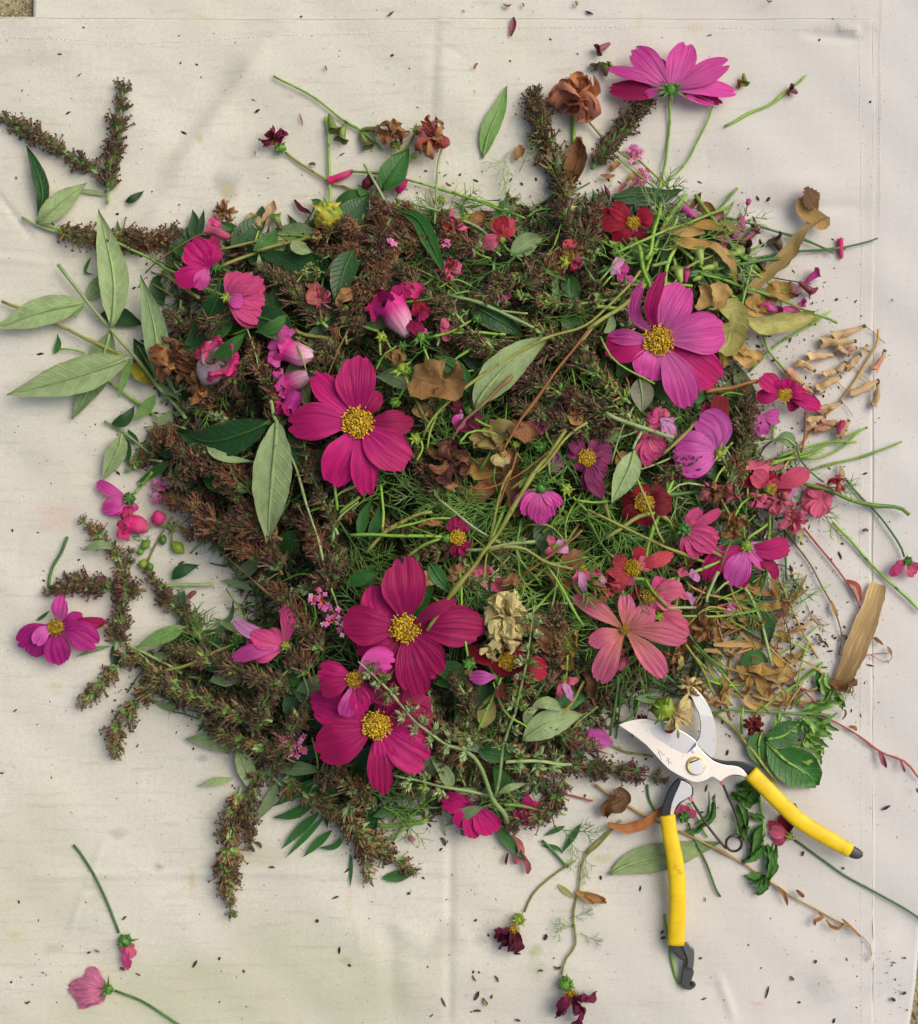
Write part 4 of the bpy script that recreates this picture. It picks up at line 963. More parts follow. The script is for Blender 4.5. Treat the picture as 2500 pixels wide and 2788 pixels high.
flower('dark red cosmos with yellow centre beside the grey-green leaf', (312, 342), [
 (190,330,110,D()), (205,440,110,D()), (330,470,110,D()), (465,335,140,D()), (425,262,110,D()), (280,250,100,D(col=RED))], DRED, cr=48, lift=44, words='dark red bloom')
flower('rose-pink cosmos seen from behind with fan of narrow petals', (528, 492), [
 (738,382,60,D(via=(640,440))), (625,372,80,D()), (726,552,110,D()), (705,610,110,D()), (625,640,110,D()), (560,625,90,D()), (600,400,60,D())], PK, calyx=(528,490,44,CALD), lift=56, words='rose-pink bloom seen from behind')
flower('faded coral cosmos with domed yellow centre and narrow petals', (250, 700), [
 (138,648,80,D()), (100,735,80,D(via=(170,735))), (135,835,80,D()), (472,622,80,D(dz=14)), (300,580,70,D(col=RED)), (350,660,90,D(col=SAL)), (230,800,60,D(col=SAL))], COR, cr=44, lift=44, words='faded coral bloom', tilt=(-.3, 0))
flower('crumpled rose cosmos with orange-brown centre', (342, 852), [
 (528,800,120,D(col=SAL)), (440,770,110,D(col=PK)), (380,940,110,D(col=PK)), (240,830,70,D(col=RED)), (300,900,80,D(col=COR)), (470,890,110,D(col=SAL))], PK, cr=40, ck='o', lift=40, crump=.1, words='crumpled rose bloom')
flower('dull pink cosmos bell facing down and right', (400, 968), [
 (545,1040,110,D()), (550,1090,110,D()), (500,1110,100,D()), (520,960,110,D()), (480,1050,90,D(col=PK))], SAL, calyx=(395,968,26,CALY), lift=40, words='dull pink bell')
flower('deep pink cosmos fanned behind the small red one', (1290, 320), [
 (1180,300,110,D()), (1215,410,110,D()), (1270,420,110,D()), (1350,330,120,D()), (1320,250,110,D()), (1240,240,100,D())], SAL, lift=30, crump=.1, words='faded pink bloom at the right edge')
flower('withered pink cosmos at the right edge on a long thin stem', (1762, 665), [
 (1660,740,60,D(col=PK)), (1700,690,50,D(col=SAL)), (1820,720,80,D(col=PK)), (1790,760,70,D(col=SAL))], PK, calyx=(1764,662,28,CALD), stem_=([(1745,640),(1690,530),(1600,410),(1500,300),(1418,205)], 7, ST_D, 10), lift=24, crump=.16, words='withered bloom at the right edge')
J_()
flower('drooping rose cosmos beneath the upper yellow handle with long green stem', (1108, 955), [
 (1075,840,80,D(col=RED,z0=-4)), (990,890,60,D(col=COR)), (1005,930,80,D(col=SAL)), (1020,995,80,D(col=SAL)), (1140,780,50,D(col=DRED))], SAL, calyx=(1112,965,26,CALY), stem_=([(1140,985),(1300,1100),(1500,1225),(1700,1335),(1860,1440)], 7, ST_D, 8), lift=14, words='rose bloom under the upper handle')
flower('lone striped mauve petal left of the blades', (140, 455), [(-20,400,120,D(dz=16))], LAV, lift=26, name='cosmos_petal', cat='petal')
flower('closed green cosmos bud with pink tip between the handles', (530, 858), [(500,790,60,D(col=SAL)), (545,795,60,D(col=PK)), (600,830,50,D(col=PK))], PK, calyx=(532,858,36,CALD), stem_=([(555,890),(600,1000),(660,1130),(732,1298)], 7, ST_D, 8), lift=18, words='bud between the handles')
H_()
flower('withered magenta cosmos folded sideways with yellow stamens', (1108, 330), [
 (1075,215,90,D(crump=.15)), (1130,240,90,D(crump=.15)), (1110,430,90,D(crump=.15)), (1165,420,90,D(crump=.15)), (1140,390,60,D(crump=.15))], MGD, cr=38, lift=58, calyx=(1045,335,26,CAL), stem_=([(1020,328),(800,320),(515,318)], 10, ST_G, 60), words='folded withered magenta bloom')
L_()
flower('magenta cosmos tucked under the bottom leaves, half hidden', (1190, 440), [
 (1062,430,90,D()), (1100,400,90,D(col=MG)), (1160,545,110,D()), (1220,575,110,D()), (1280,560,110,D()), (1100,480,60,D(col=MGD))], MG, lift=12, words='half-hidden magenta bloom at the bottom')
flower('small magenta bloom at the bottom behind brown seed spikes', (1400, 440), [(1440,430,80), (1480,480,90), (1455,520,80), (1390,520,80)], MG, lift=4, words='small magenta petals at the bottom')
E_()
flower('lavender cosmos mostly buried near the centre', (1625, 1130), [(1570,1150,90,D(col=LAV)), (1680,1100,90,D(col=LAV)), (1630,1190,80,D(col=LAV))], LAV, lift=20, words='buried lavender bloom')
flower('shaggy plum cosmos with dull yellow centre right of the middle', (1818, 1105), [
 (1705,1060,90,D(crump=.1)), (1740,1010,90,D(crump=.1)), (1900,1030,110,D(crump=.1)), (1960,1080,120,D(crump=.1)), (1840,1290,120,D(crump=.1)), (1900,1330,100,D(crump=.12)), (1780,1180,90,D(crump=.1)), (1930,1190,90,D(crump=.1))], petal('#7c2458', '#84305c', '#4c1034', 'petal_plum'), cr=42, lift=50, words='shaggy plum bloom')
flower('withered plum and cream bloom near the centre', (1140, 870), [(1070,790,70,D(col=WINE)), (1080,930,80,D(col=PKL,crump=.2)), (1160,960,100,D(col=WINE)), (1230,900,100,D(col=WINE)), (1110,860,60,D(col=LAVP)), (1060,730,50,D(col=WINE))], WINE, lift=44, crump=.22, calyx=(1160,845,20,CAL), words='withered plum bloom near the centre')
flower('spiky green calyx with plum petals above the centre', (905, 455), [(850,380,70,D(col=WINE)), (830,350,60,D(col=MGD)), (900,385,70,D(col=PKL)), (930,400,60,D(col=MGD)), (880,350,60,D(col=MGD))], MGD, calyx=(905,440,36,CAL), sepals=[(840,480),(860,500),(905,510),(960,490),(985,440),(965,410)], stem_=([(915,490,4),(950,580),(980,700),(1010,790)], 8, ST_G, 50), lift=60, words='spiky green calyx above centre')
flower('red rose-like petals beside the white-throated trumpet', (900, 300), [(850,270,90,D(col=RED)), (870,340,90,D(col=MGD)), (930,330,90,D(col=MGD)), (940,270,80,D(col=RED)), (900,245,80,D(col=MGD))], MGD, lift=36, crump=.25)
flower('pale pink petal curl beside brown seed spikes above centre', (1010, 380), [(1075,450,90,D(col=SAL)), (1050,350,60,D(col=SAL))], SAL, lift=40, name='cosmos_petal', cat='petal')
flower('hot pink folded petal above the white-throated trumpet', (800, 140), [(910,210,90,D(col=HOT)), (850,150,50,D(col=PK))], HOT, lift=50, name='cosmos_petal', cat='petal')
flower('violet cosmos petals sunk among top seed spikes', (1330, 170), [(1260,240,100,D(col=PKL)), (1350,130,110,D(col=LAV)), (1380,240,90,D(col=PKL))], LAV, lift=24, words='violet petals among the top spikes')
flower('rose petal curled right of the brown lump at the centre', (1500, 890), [(1590,960,90,D(col=PK)), (1570,920,60,D(col=SAL))], PK, lift=34, name='cosmos_petal', cat='petal')
F_()
for i, (x, y, a, b, c_) in enumerate([(160,240,200,330,PKL), (190,330,230,380,LAV), (130,300,170,250,LAVP), (240,430,170,500,PKL)]):
    flower(where(*src(x, y), 'small purple petal among sage spikes'), (x, y), [(a,b,60,D(col=c_)), (a+30,b-50,50,D(col=c_))], PKL, lift=26, name='cosmos_petal', cat='petal', crump=.2)
flower('frilled rose and lilac blossom between dark seed spikes on the right', (400, 1090), [(330,1050,90,D(col=PK)), (420,1030,90,D(col=SAL)), (460,1130,90,D(col=LAVP)), (390,1180,110,D(col=PK)), (480,1190,70,D(col=LAVP))], PK, lift=50, crump=.25, words='frilled rose and lilac blossom')
flower('pair of drooping rose petals left of the cupped lilac bloom', (330, 1180), [(310,1330,130,D(col=SAL)), (400,1310,130,D(col=PK)), (280,1210,90,D(col=PK)), (420,1260,90,D(col=SAL)), (330,1360,80,D(col=PK))], PK, lift=44, words='drooping rose petals')
I_()
for i, (x, y, L_p) in enumerate([((80,740),(90,800),None), ((560,740),(620,760),None), ((560,870),(590,885),None), ((1100,330),(1130,260),None)]):
    flower(where(*src(*x), 'pale curled lilac petal'), x, [(y[0],y[1],46,D(col=LAVP)), (y[0]-30,y[1]-50,40,D(col=LAVP)), (x[0]-60,x[1]-30,50,D(col=SAL))], LAVP, lift=40, name='cosmos_petal', cat='petal', crump=.25)
H_()
for x, y, pe in [(1690,1110,[(1655,1225),(1745,1240),(1780,1120),(1700,1180)]), (1790,500,[(1740,590),(1800,640),(1830,570)]), (1640,390,[(1610,310),(1720,400),(1590,430),(1690,340)])]:
    flower(where(*src(x, y), 'withered pale pink cosmos with strappy petals'), (x, y), [(a, b, 44, D(col=LAVP if i % 2 else SAL, wf=w_strap, crump=.2, arch=.3)) for i, (a, b) in enumerate(pe)], SAL, lift=50, calyx=(x, y-8, 20, CAL), cr=16)
flower('green bud with curled sepals on a stem across the wine petal', (1168, 1040), [(1150,1085,26,D(col=OCH)), (1185,1090,26,D(col=OCH))], OCH, calyx=(1168,1025,40,CALD), sepals=[(1130,1050),(1125,1000),(1215,1045),(1195,985),(1165,1075)], stem_=([(1160,985,6),(1140,830),(1125,650),(1117,525)], 7, ST_G, 88), lift=60, words='green bud below the wine petal')
flower('purple pointed petal below the red bloom', (1320, 1095), [(1165,1100,80,D(col=LAV))], LAV, lift=40, name='cosmos_petal', cat='petal')
# bottom of the picture
K_()
flower('nodding cosmos head with brown-pink petals on a green stem, lower left', (690, 1545), [(665,1600,40,D(col=SAL)), (715,1705,50,D(col=PK)), (745,1625,60,D(col=SAL)), (700,1610,60,D(col=DUSK)), (740,1580,40,D(col=DUSK))], SAL, calyx=(688,1538,42,CALD), sepals=[(768,1530),(655,1590),(720,1495),(645,1560)], stem_=([(655,1497),(590,1330),(520,1190),(455,1080),(405,1012)], 8, ST_D, 8), lift=12, crump=.2, words='nodding head at the lower left')
flower('faded pink cosmos head on its side at the bottom left corner', (590, 1808), [(368,1795,110,D()), (465,1712,100,D(via=(520,1740))), (405,1860,90,D()), (432,1905,70,D()), (480,1880,90,D()), (530,1870,60,D())], petal('#d880a0', '#cc7898', '#a04c70', 'petal_faded_pink'), calyx=(598,1808,34,CAL), sepals=[(570,1748),(598,1722),(560,1870),(540,1800),(545,1850),(640,1815)], stem_=([(632,1815),(760,1865),(880,1935),(1000,2010)], 8, ST_D, 8), lift=14, crump=.12, words='faded pink head at the bottom left')
L_()
withered('shrivelled dark wine cosmos head pointing down, bottom centre', (1360,960), 95, WINE, 6, spread=(1.3,2.9), calyx=(1385,915,30,CALY), stem_=([(1408,885),(1450,800),(1530,730),(1620,672)], 5, ST_O, 8), cr=26, crump=.3, w=.4, words='shrivelled wine head at the bottom')
withered('shrivelled wine cosmos with splayed strap petals at the bottom edge', (1600,1230), 105, petal('#6c1238', '#7c1848', '#400820', 'petal_dried_wine'), 7, spread=(-.3,2.6), calyx=(1580,1180,34,CAL), stem_=([(1562,1145),(1580,1080),(1618,1020),(1612,930),(1610,890),(1630,790),(1655,665),(1720,600),(1800,510)], 5, ST_O, 8), cr=30, crump=.22, w=.4, words='splayed wine head at the bottom edge')
B_()
withered('shrivelled wine-red cosmos with green calyx on a curved stem, top left', (90,475), 85, petal('#7a1436', '#8c1c44', '#3c0a1c', 'petal_crisp_wine'), 7, spread=(2.6,6.1), calyx=(130,512,36,LITE if False else CAL), stem_=([(155,535),(240,600),(380,680),(540,745)], 8, ST_O, 10), cr=26, crump=.28, w=.42, words='shrivelled wine head at the top left')
withered('crumpled orange-brown bloom on the canvas above the heap', (745,430), 85, [OCH, OCH, BRND], 9, calyx=(770,495,32,CALY), lift=26, words='orange-brown crumpled bloom')
withered('crumpled brown-red bloom pair above the heap on lime buds', (960,470), 100, [DUSK, OCH, BRND, petal('#b05048','#b45c50','#6c2824','petal_rust_pink')], 11, calyx=(885,415,32,CALY), lift=26, stem_=([(870,430),(820,510),(740,560)], 8, ST_O), words='brown-red crumpled bloom pair')
withered('brick-pink curled petal above the brown-red bloom pair', (965,385), 60, [OCH, petal('#b05048','#b45c50','#6c2824','petal_rust_pink')], 5, lift=22)
O_()
withered('large dusky brown-pink withered rose-like cosmos on a stem at the top', (1142,193), 50, [petal('#cc9c64','#c4885c','#905a38','petal_dusky'), petal('#c08860','#bc7c60','#84503c','petal_dusky_rose')], 12, lift=34, stem_=([(1137,215),(1137,260),(1140,330),(1130,390)], 4.5, ST_G), crump=.1, w=1.0, ck='o', cr=14, words='dusky withered head at the top')
B_()
flower('faded red lily-like bloom among the green threads at the top', (1355,1010), [(1290,905,70,D(col=COR)), (1340,880,80,D(col=RED)), (1400,895,70,D(col=COR)), (1235,1050,90,D(col=SAL)), (1420,950,50,D(col=COR)), (1300,1000,50,D(col=COR))], COR, lift=40, calyx=(1350,1018,20,CALY), words='faded red bloom among threads')
flower('rust-red spent cosmos with lime calyx near the top of the heap', (1715, 1110), [(1640,1130,80,D(col=COR)), (1700,1040,90,D(col=BRND)), (1740,1020,90,D(col=COR)), (1800,1100,90,D(col=BRND)), (1790,1160,80,D(col=PK)), (1760,1190,60,D(col=RED)), (1640,1100,70,D(col=BRND))], COR, cr=34, ck='o', calyx=(1690,1145,38,CALY), stem_=([(1665,1160,4),(1640,1200),(1615,1232)], 9, ST_O), lift=50, crump=.22, words='rust-red spent bloom near the top')
for x, y, aa in [(1050,1180,0), (1090,950,1), (350,1340,2)]:
    withered(where(*src(x, y), 'shrivelled coral-red petals'), (x, y), 75, [petal('#a04440','#b05048','#702824','petal_rust'), SAL], 6, lift=30)
E_()
withered('withered yellow-brown bud on a bent stem above the centre', (775,575), 75, [BRND, petal('#8c7040','#a08848','#5c4420','petal_tan')], 7, spread=(3.2,5.2), calyx=(800,620,40,CALY), sepals=[(850,570),(840,640),(760,670),(720,640),(850,610)], lift=56, stem_=([(815,660),(860,760),(940,910)], 9, ST_O, 50), crump=.2, words='withered yellow-brown bud')
withered('charred brown-purple withered head in the middle of the heap', (1075,1130), 130, [BRND, petal('#4c2c2c','#5c3834','#2c1818','petal_char')], 10, lift=44, cr=34, ck='o', crump=.2, words='charred brown head in the middle')
flower('cream-straw seed head at the end of the long golden stem', (1350,1085), [(1290,1130,40,D(col=CREAM)), (1310,1150,44,D(col=CREAM)), (1345,1155,44,D(col=CREAM)), (1385,1140,40,D(col=CREAM)), (1400,1110,30,D(col=OCH))], CREAM, lift=62, calyx=(1355,1080,22,TH_B), crump=.18, words='cream seed head')
H_()
withered('ruffled cream-coloured withered double bloom in the lower middle', (1370,760), 130, CREAM, 18, lift=62, crump=.2, w=.6, words='cream withered head')
withered('lower lobe of cream crumpled petals right below the ruffled cream bloom', (1345,870), 105, CREAM, 13, lift=64, crump=.22, w=.6)
withered('limp cream petal trailing below the ruffled cream head', (1280,940), 70, CREAM, 3, spread=(1.0,2.4), lift=56)
J_()
def dahlia():
    tile(1660, 1830, 460/1820)
    pe = []
    for i in range(26):
        a = -.75+i*2.5/26+R.uniform(-.1, .1); L = 330*R.uniform(.45, 1.08)
        pe.append((660+math.cos(a)*L*.92, 410+math.sin(a)*L*.92, 100*R.uniform(.7, 1.2), D(z0=16, col=R.choice([CREAM, STRAW, CREAM, petal('#b8a850','#c0ac60','#8c7c34','petal_yellowed')]), crump=.26, arch=.3, dz=R.uniform(-14, 10), roll=R.uniform(-.9, .9), twist=R.uniform(-1, 1))))
    flower('fat green calyx with withered cream petals lying on the open blades', (680, 420), pe, CREAM, lift=92, calyx=(585,400,150,organ('calyx_dahlia', '#587818', '#8c9c28', 120, .45, c3='#3c6418', bump=.2)), sepals=[(480,560),(560,560),(470,330),(640,240)], words='fat green calyx on the blades')
    flower('small scorched red petal on the polished blade', (720, 600), [(590,622,90,D(col=petal('#a83420','#b03c24','#6c2010','petal_scorched'), dz=-4))], COR, lift=92, name='scorched_petal', cat='petal')
dahlia()
B_()
def lime_head(label, c, r, words):
    flower(label, c, [(c[0]+math.cos(a)*r*1.15, c[1]+math.sin(a)*r*1.15, r*.75, D(col=YEL, arch=.42, dz=-4, z0=14, crump=.1)) for a in (.5, 1.1, 1.7, 2.4)], YEL, calyx=(c[0], c[1], r*1.05, organ('calyx_yellow_ribbed', '#7c9424', '#c0b43c', 70, .5, lo=.4, hi=.6, bump=.3)), lift=34, words=words, crump=.06, sepals=[(c[0]-r*1.1, c[1]-r*.7), (c[0]-r*.3, c[1]-r*1.1), (c[0]+r*.8, c[1]-r*.8)])
lime_head('fat yellow-green seed head at the upper left edge of the heap', (395,880), 85, 'yellow-green seed head')
stem('upright cut green stem rising from the yellow-green seed head', [(400,860),(402,700),(392,520),(378,340)], 9, ST_G, 14)
D_()
scrap('yellow-green dried head part under the grey-green branch, left side', [(720,800),(780,860,12),(830,930)], 110, YEL, 10, crump=.2)
mark(770,850,'yellow-green head under the branch')
withered('brown crumpled head under the grey-green branch', (950,780), 150, [BRND, OCH, BRND], 12, lift=24, crump=.2, words='brown crumpled head under the branch')
withered('rusty crumpled petals right of the branch end', (1100,900), 110, [BRND, BRND, OCH], 8, lift=20, crump=.24)
# foxglove-like bells
D_()
t = thing('bell_flower', 'white-throated bell flower with hot pink frilled lip, upper left', 'bell flower', *src(1200,780), pile(*src(1200,780))+30); mark(1200,780,'white-throated bell flower')
trumpet([(1130,900,2),(1165,820,18),(1205,745,44)], 22, 78, WHP, 1.25, 5, t, 'corolla_tube', lift=26, crump=.12)
for a, w in ((-2.6, 90), (-1.9, 100), (-1.1, 90), (-.3, 90), (.5, 100), (1.3, 110), (2.2, 100)):
    x, y = 1200+math.cos(a)*125, 765+math.sin(a)*108; bx, by = 1200+math.cos(a)*62, 760+math.sin(a)*58
    q = pts([(bx, by, 62), ((x+bx)/2, (y+by)/2, 74), (x, y, 50)], 20); rb = ribbon(q, w*TS*1.2, w_strap, 8, 6, Lf=L_petal, crump=.12, seed=a*7, cup=.1); mesh_obj('lip_lobe', rb[0], rb[1], HOT, t, rb[2])
for k in range(5):
    tb = tube(pts([(1160+k*10, 800, 50), (1190+k*8, 790, 70), (1205+k*11-16, 775+abs(k-2)*8, 84)], 20), 1.3, 1.0, 4); mesh_obj('stamen', tb[0], tb[1], WHP, t)
mesh_obj('calyx', *tube(pts([(1105,930),(1128,890)], 30), 8, 12, 8)[:2], CAL, t)
def bell(label, P, r0, r1, mat, words=None, lobe=HOT, lift=36):
    t = thing('bell_flower', label, 'bell flower', *src(*P[0][:2]), pile(*src(*P[0][:2]))+lift*.6)
    if words: mark(*P[-1][:2], words)
    trumpet(P, r0, r1, mat, 1.3, 5, t, 'corolla_tube', lift=lift, crump=.16)
    q = pts(P, lift); ax = q[-1]-q[-2]; ax /= np.linalg.norm(ax); sd_ = np.cross(ax, (0, 0, 1)); sd_ /= np.linalg.norm(sd_); up = np.cross(sd_, ax)
    for k in range(5):
        a = k*1.2566+.3; d = sd_*math.cos(a)+up*math.sin(a); b0 = q[-1]+d*r1*TS*.9-ax*4; e = b0+d*r1*TS*.9+ax*r1*TS*.7
        rb = ribbon(np.array([b0, (b0+e)/2+ax*4, e]), r1*TS*1.6, w_strap, 7, 5, Lf=L_petal, crump=.2, seed=a+P[0][0], roll=math.atan2(d[2], 1)); mesh_obj('lip_lobe', rb[0], rb[1], lobe, t, rb[2])
    return t
bell('violet and white bell flower left of the big magenta bloom, lip to the left', [(1730,745),(1640,735),(1560,700)], 26, 62, BELL, 'violet and white bell', LAV if False else PKL)
bell('violet bell flower directly below the violet and white one', [(1700,850),(1630,880),(1570,905)], 26, 50, BELL, None, PKL, 30)
bell('small violet hanging bell beside the big magenta petal', [(1640,940),(1610,1000),(1590,1040)], 24, 44, petal('#a82c88','#b02c84','#781458','petal_violet'), None, MG, 34)
E_()
bell('magenta and white bell flower high in the middle of the heap', [(830,430),(770,320),(730,260)], 26, 72, BELL, 'magenta and white bell', MG, 44)
G_()
bell('hot pink tubular bloom lying at the left edge of the heap', [(815,485),(760,465),(705,455)], 22, 52, HOT, 'hot pink tubular bloom', HOT, 20)
t = thing('flower_bud', 'round hot pink bud beside the tubular bloom at left', 'flower bud', *src(870,420), 8)
V, F, UV = tube(pts([(915,415,10),(870,425,14),(832,425,12)], 8), 5, 5, 12, n=14, prof=lambda u: 22*math.sin(math.pi*min(.985, max(.06, u)))**.7); mesh_obj('bud', V, F, HOT, t, UV)
# lime bud cluster
t = thing('bud_cluster', 'drooping cluster of lime green buds at the left edge', 'bud cluster', *src(940,430), 12); mark(830,640,'cluster of lime buds')
stem(None, [(950,420,14),(900,500,10),(850,590),(810,670)], 7, ST_O, 8, parent=t)
stem(None, [(980,440,12),(945,510,8),(955,570)], 6, ST_O, 10, parent=t)
def bud(parent, x, y, a, L, r, mat=CALY, lift=14):
    dx, dy = math.cos(a)*L, math.sin(a)*L
    V, F, UV = tube(pts([(x, y), (x+dx/2, y+dy/2, 4), (x+dx, y+dy)], lift), 5, 5, 10, n=10, prof=lambda u: r*TS*math.sin(math.pi*min(.97, max(.07, u)))**.75); mesh_obj('bud', V, F, mat, parent, UV)
for x, y, a, L, r, mt in [(830,470,2.9,60,26,CALY), (945,560,.7,90,32,CALY), (905,520,1.8,55,20,CALD), (820,545,2.2,70,24,CAL), (800,650,2.0,60,22,CALY), (820,670,1.3,50,20,CAL), (860,450,.4,50,16,CAL), (790,600,2.5,40,18,CAL)]: bud(t, x, y, a, L, r, mt)
# other loose green buds
E_()
BUDS = [(685,440,1.6,CALY,46,[(680,470),(682,540)]), (800,490,0,CALD,40,[(770,490),(700,540),(655,620)]), (760,800,-.5,CAL,46,[(780,780),(840,700),(990,650),(1195,625)]), (1010,840,-.8,CAL,40,[(990,870),(950,970),(935,1060)]), (870,1000,0,CALY,48,[(900,1010),(905,1060),(880,1120)]),
        (1425,1030,0,CALY,30,[(1400,1020),(1300,970),(1180,960),(1100,1050)]), (1560,1050,0,CALD,46,[(1600,1080),(1610,1200)]), (1210,340,0,CALD,40,[(1190,345),(1080,400),(960,440)]), (1705,1280,.6,CALY,54,[(1740,1320),(1820,1400),(1830,1420)]), (1170,850,0,CAL,26,[(1200,890),(1280,930),(1385,942)])]
for x, y, a, mt, r, sp_ in BUDS:
    flower(where(*src(x, y), 'round green bud with pointed sepals'), (x, y), [(x+r*.5, y-r*.3, r*.5, D(col=YEL)), (x-r*.4, y-r*.4, r*.5, D(col=YEL))], YEL, calyx=(x, y, r*.7, mt), lift=52, stem_=(sp_, 7, ST_G, 48), name='flower_bud', cat='flower bud')
B_()
for x, y, r in [(1155,895,38), (1015,800,34), (865,555,28)]:
    flower(where(*src(x, y), 'small lime bud'), (x, y), [(x+r*.4, y, r*.4, D(col=YEL))], YEL, calyx=(x, y, r*.8, CALY), lift=22, name='flower_bud', cat='flower bud')
# ------------------------------------------------------------ leaves and branches
D_()
br = thing('leafy_branch', 'cut grey-green branch with broad pale leaves, pointing out at the left', 'leafy branch', *src(320,245), 20); mark(610,600,'grey-green leafy branch')
stem(None, [(320,242),(395,340),(470,440),(600,590),(730,740),(860,890),(950,1000),(1022,1090)], 12, ST_P, 34, parent=br)
leaf(None, [(612,585,10),(625,520,18),(625,300,26),(545,-62,6)], 165, PALE, 40, parent=br, mid=ST_P)
leaf(None, [(460,450),(410,462,6),(210,510,12),(-30,600,0)], 160, PALE, 34, parent=br, mid=ST_P)
leaf(None, [(715,755),(640,785,8),(400,865,14),(42,965,0)], 195, PALE, 50, parent=br, mid=ST_P)
leaf(None, [(608,610),(590,680,0),(530,850,-6),(400,1095,-10)], 165, PALE2, 24, parent=br, mid=ST_P)
leaf(None, [(858,880,8),(880,820,16),(845,560,24),(775,300,6)], 135, PALE2, 46, parent=br, mid=ST_P)
leaf(None, [(462,470),(400,510),(322,535)], 44, LITE, 30, parent=br)
leaf(None, [(480,430),(540,370),(600,280)], 100, PALE2, 14, parent=br)
leaf(None, [(715,750),(690,860),(650,980)], 44, LITE, 40, parent=br)
leaf(None, [(860,900),(900,930),(960,960,6),(990,1010)], 50, PALE2, 34, parent=br, twist=.8)
leaf(None, [(905,640,6),(895,760),(930,880),(985,1000)], 44, PALE2, 40, parent=br, twist=1.2)
leaf(None, [(860,960),(800,1040),(735,1100)], 66, LITE, 34, parent=br)
stem(where(*src(260,550), 'olive stem lying under the pale leaf'), [(10,445),(260,545),(530,680),(700,755)], 10, ST_O, 22, nodes=2)
stem(where(*src(700,960), 'thin green stem on canvas'), [(590,885),(680,945),(780,1020),(900,1105)], 8, ST_G, 14, nodes=1)
stem(where(*src(380,715), 'short side twig with a bract'), [(325,708),(400,714),(470,728)], 6, ST_G, 14)
leaf(where(*src(310,680), 'tiny green curled leaf'), [(300,735),(322,680),(318,625)], 40, MID, 12, twist=.6)
def lv(x, y, desc, P, w, mat, lift=12, **k):
    cat = k.pop('cat', 'leaf')
    return leaf(where(*src(x, y), desc), P, w, mat, lift, cat=cat, **k)
lv(680,540,'dark green pointed leaf',[(555,515),(660,530),(790,575)],110,DARK,16)
lv(1200,500,'long dark green leaf',[(1215,320,20),(1190,450,24),(1090,640,14),(1020,730,8),(940,762)],120,DARK,26,mid=MID)
lv(1520,560,'broad dark green oval leaf',[(1390,530,6),(1500,560,18),(1640,690)],170,DARK,30,mid=MID)
lv(1500,600,'folded dark leaf with paler rim',[(1580,520,30),(1500,590,26),(1400,610,20)],70,MID,34,twist=.5)
lv(1200,580,'dark green slender leaf',[(1130,650),(1220,600,10),(1310,500)],84,MID,36)
lv(1250,700,'dark green slender leaf',[(1175,755,30),(1270,700,40),(1360,610,30)],80,MID,60)
lv(1480,450,'dark pointed leaf',[(1470,600),(1480,480),(1455,390)],70,DARK,18)
lv(1080,1150,'big dark green leaf',[(1490,1105,20),(1350,1170,26),(1150,1220,20),(985,1165)],185,DARK,36,mid=MID)
lv(1280,1290,'narrow pale curled leaf',[(1135,1222),(1180,1280,10),(1270,1315,8),(1415,1332)],50,PALE,46,twist=.7)
lv(1000,520,'dark pointed leaf tucked under',[(900,470),(860,350),(900,290)],80,DARK,8)
lv(760,690,'dark green leaf under the branch',[(800,900),(790,760),(740,650)],120,DARK,4)
lv(1000,230,'dark glossy leaf',[(920,250),(1000,130),(1075,10)],100,DARK,10)
lv(1080,30,'dark two-pointed leaf',[(1050,100),(1070,0),(1062,-60)],60,DARK,20)
lv(1110,60,'small dark leaf',[(1060,120),(1100,40),(1125,-60)],50,DARK,18)
lv(1380,80,'mid green leaf on an olive stem',[(1270,150),(1370,60),(1480,-50)],130,DARK,14)
lv(1460,130,'glossy mid green leaf',[(1395,165),(1470,120,10),(1530,55)],90,MID,34)
lv(1660,150,'small pale upturned leaf',[(1615,110,20),(1660,160,20),(1725,180,10)],90,PALE,40,roll=.4)
lv(1750,230,'dark green ribbed leaf',[(1560,200),(1660,250,10),(1800,330)],160,DARK,16)
lv(1620,210,'long dark green leaf',[(1420,170),(1560,210),(1760,200)],80,DARK,22)
lv(560,330,'curled dark thread-like leaf',[(500,200),(470,280),(520,300)],20,MID,8)
lv(700,1150,'small dark leaf on a pale twig',[(765,1220),(730,1200),(705,1150)],50,DARK,14)
lv(680,1070,'folded dark green leaf',[(615,1122),(690,1095,10),(742,1022)],70,DARK,20)
stem(where(*src(640,1140), 'pale cut twig'), [(575,1105),(660,1160),(750,1220),(840,1290)], 9, ST_P, 16)
lv(620,1320,'pale lanceolate leaf hanging down',[(672,1175,8),(650,1260,12),(565,1432)],112,PALE,22,mid=ST_P)
lv(700,1290,'narrow dark leaf',[(680,1190),(700,1270),(705,1345)],56,DARK,10)
lv(760,1340,'olive-green leaf under the seed spikes',[(860,1200),(790,1300),(685,1390)],100,PALE2,10)
lv(880,1080,'pale leaf near the branch end',[(955,1050),(900,1120),(800,1200)],80,PALE2,14)
bl = thing('leafy_twig', 'pale twig with one big hanging grey-green leaf left of the big bloom', 'leafy twig', *src(1500,1000), 90); mark(1480,1400,'big hanging pale leaf')
stem(None, [(1490,992),(1505,1080),(1525,1110)], 12, ST_P, 66, parent=bl)
leaf(None, [(1525,1105,10),(1520,1200,16),(1490,1500,14),(1472,1772,0)], 205, PALE, 60, parent=bl, mid=ST_P)
stem(None, [(1540,1130),(1575,1230),(1620,1330),(1640,1400),(1700,1600),(1760,1800),(1800,1960),(1860,2130)], 6.5, ST_P, 48, parent=bl, nodes=3)
A_()
lv(180,950,'dark green narrow leaf standing out on the canvas',[(212,1190),(235,1060,20),(190,900,16),(146,800,4)],84,DARK,14,mid=MID)
t = thing('leafy_twig', 'seed-spike twig with two leaves at the upper left', 'leafy twig', *src(205,1220), 14)
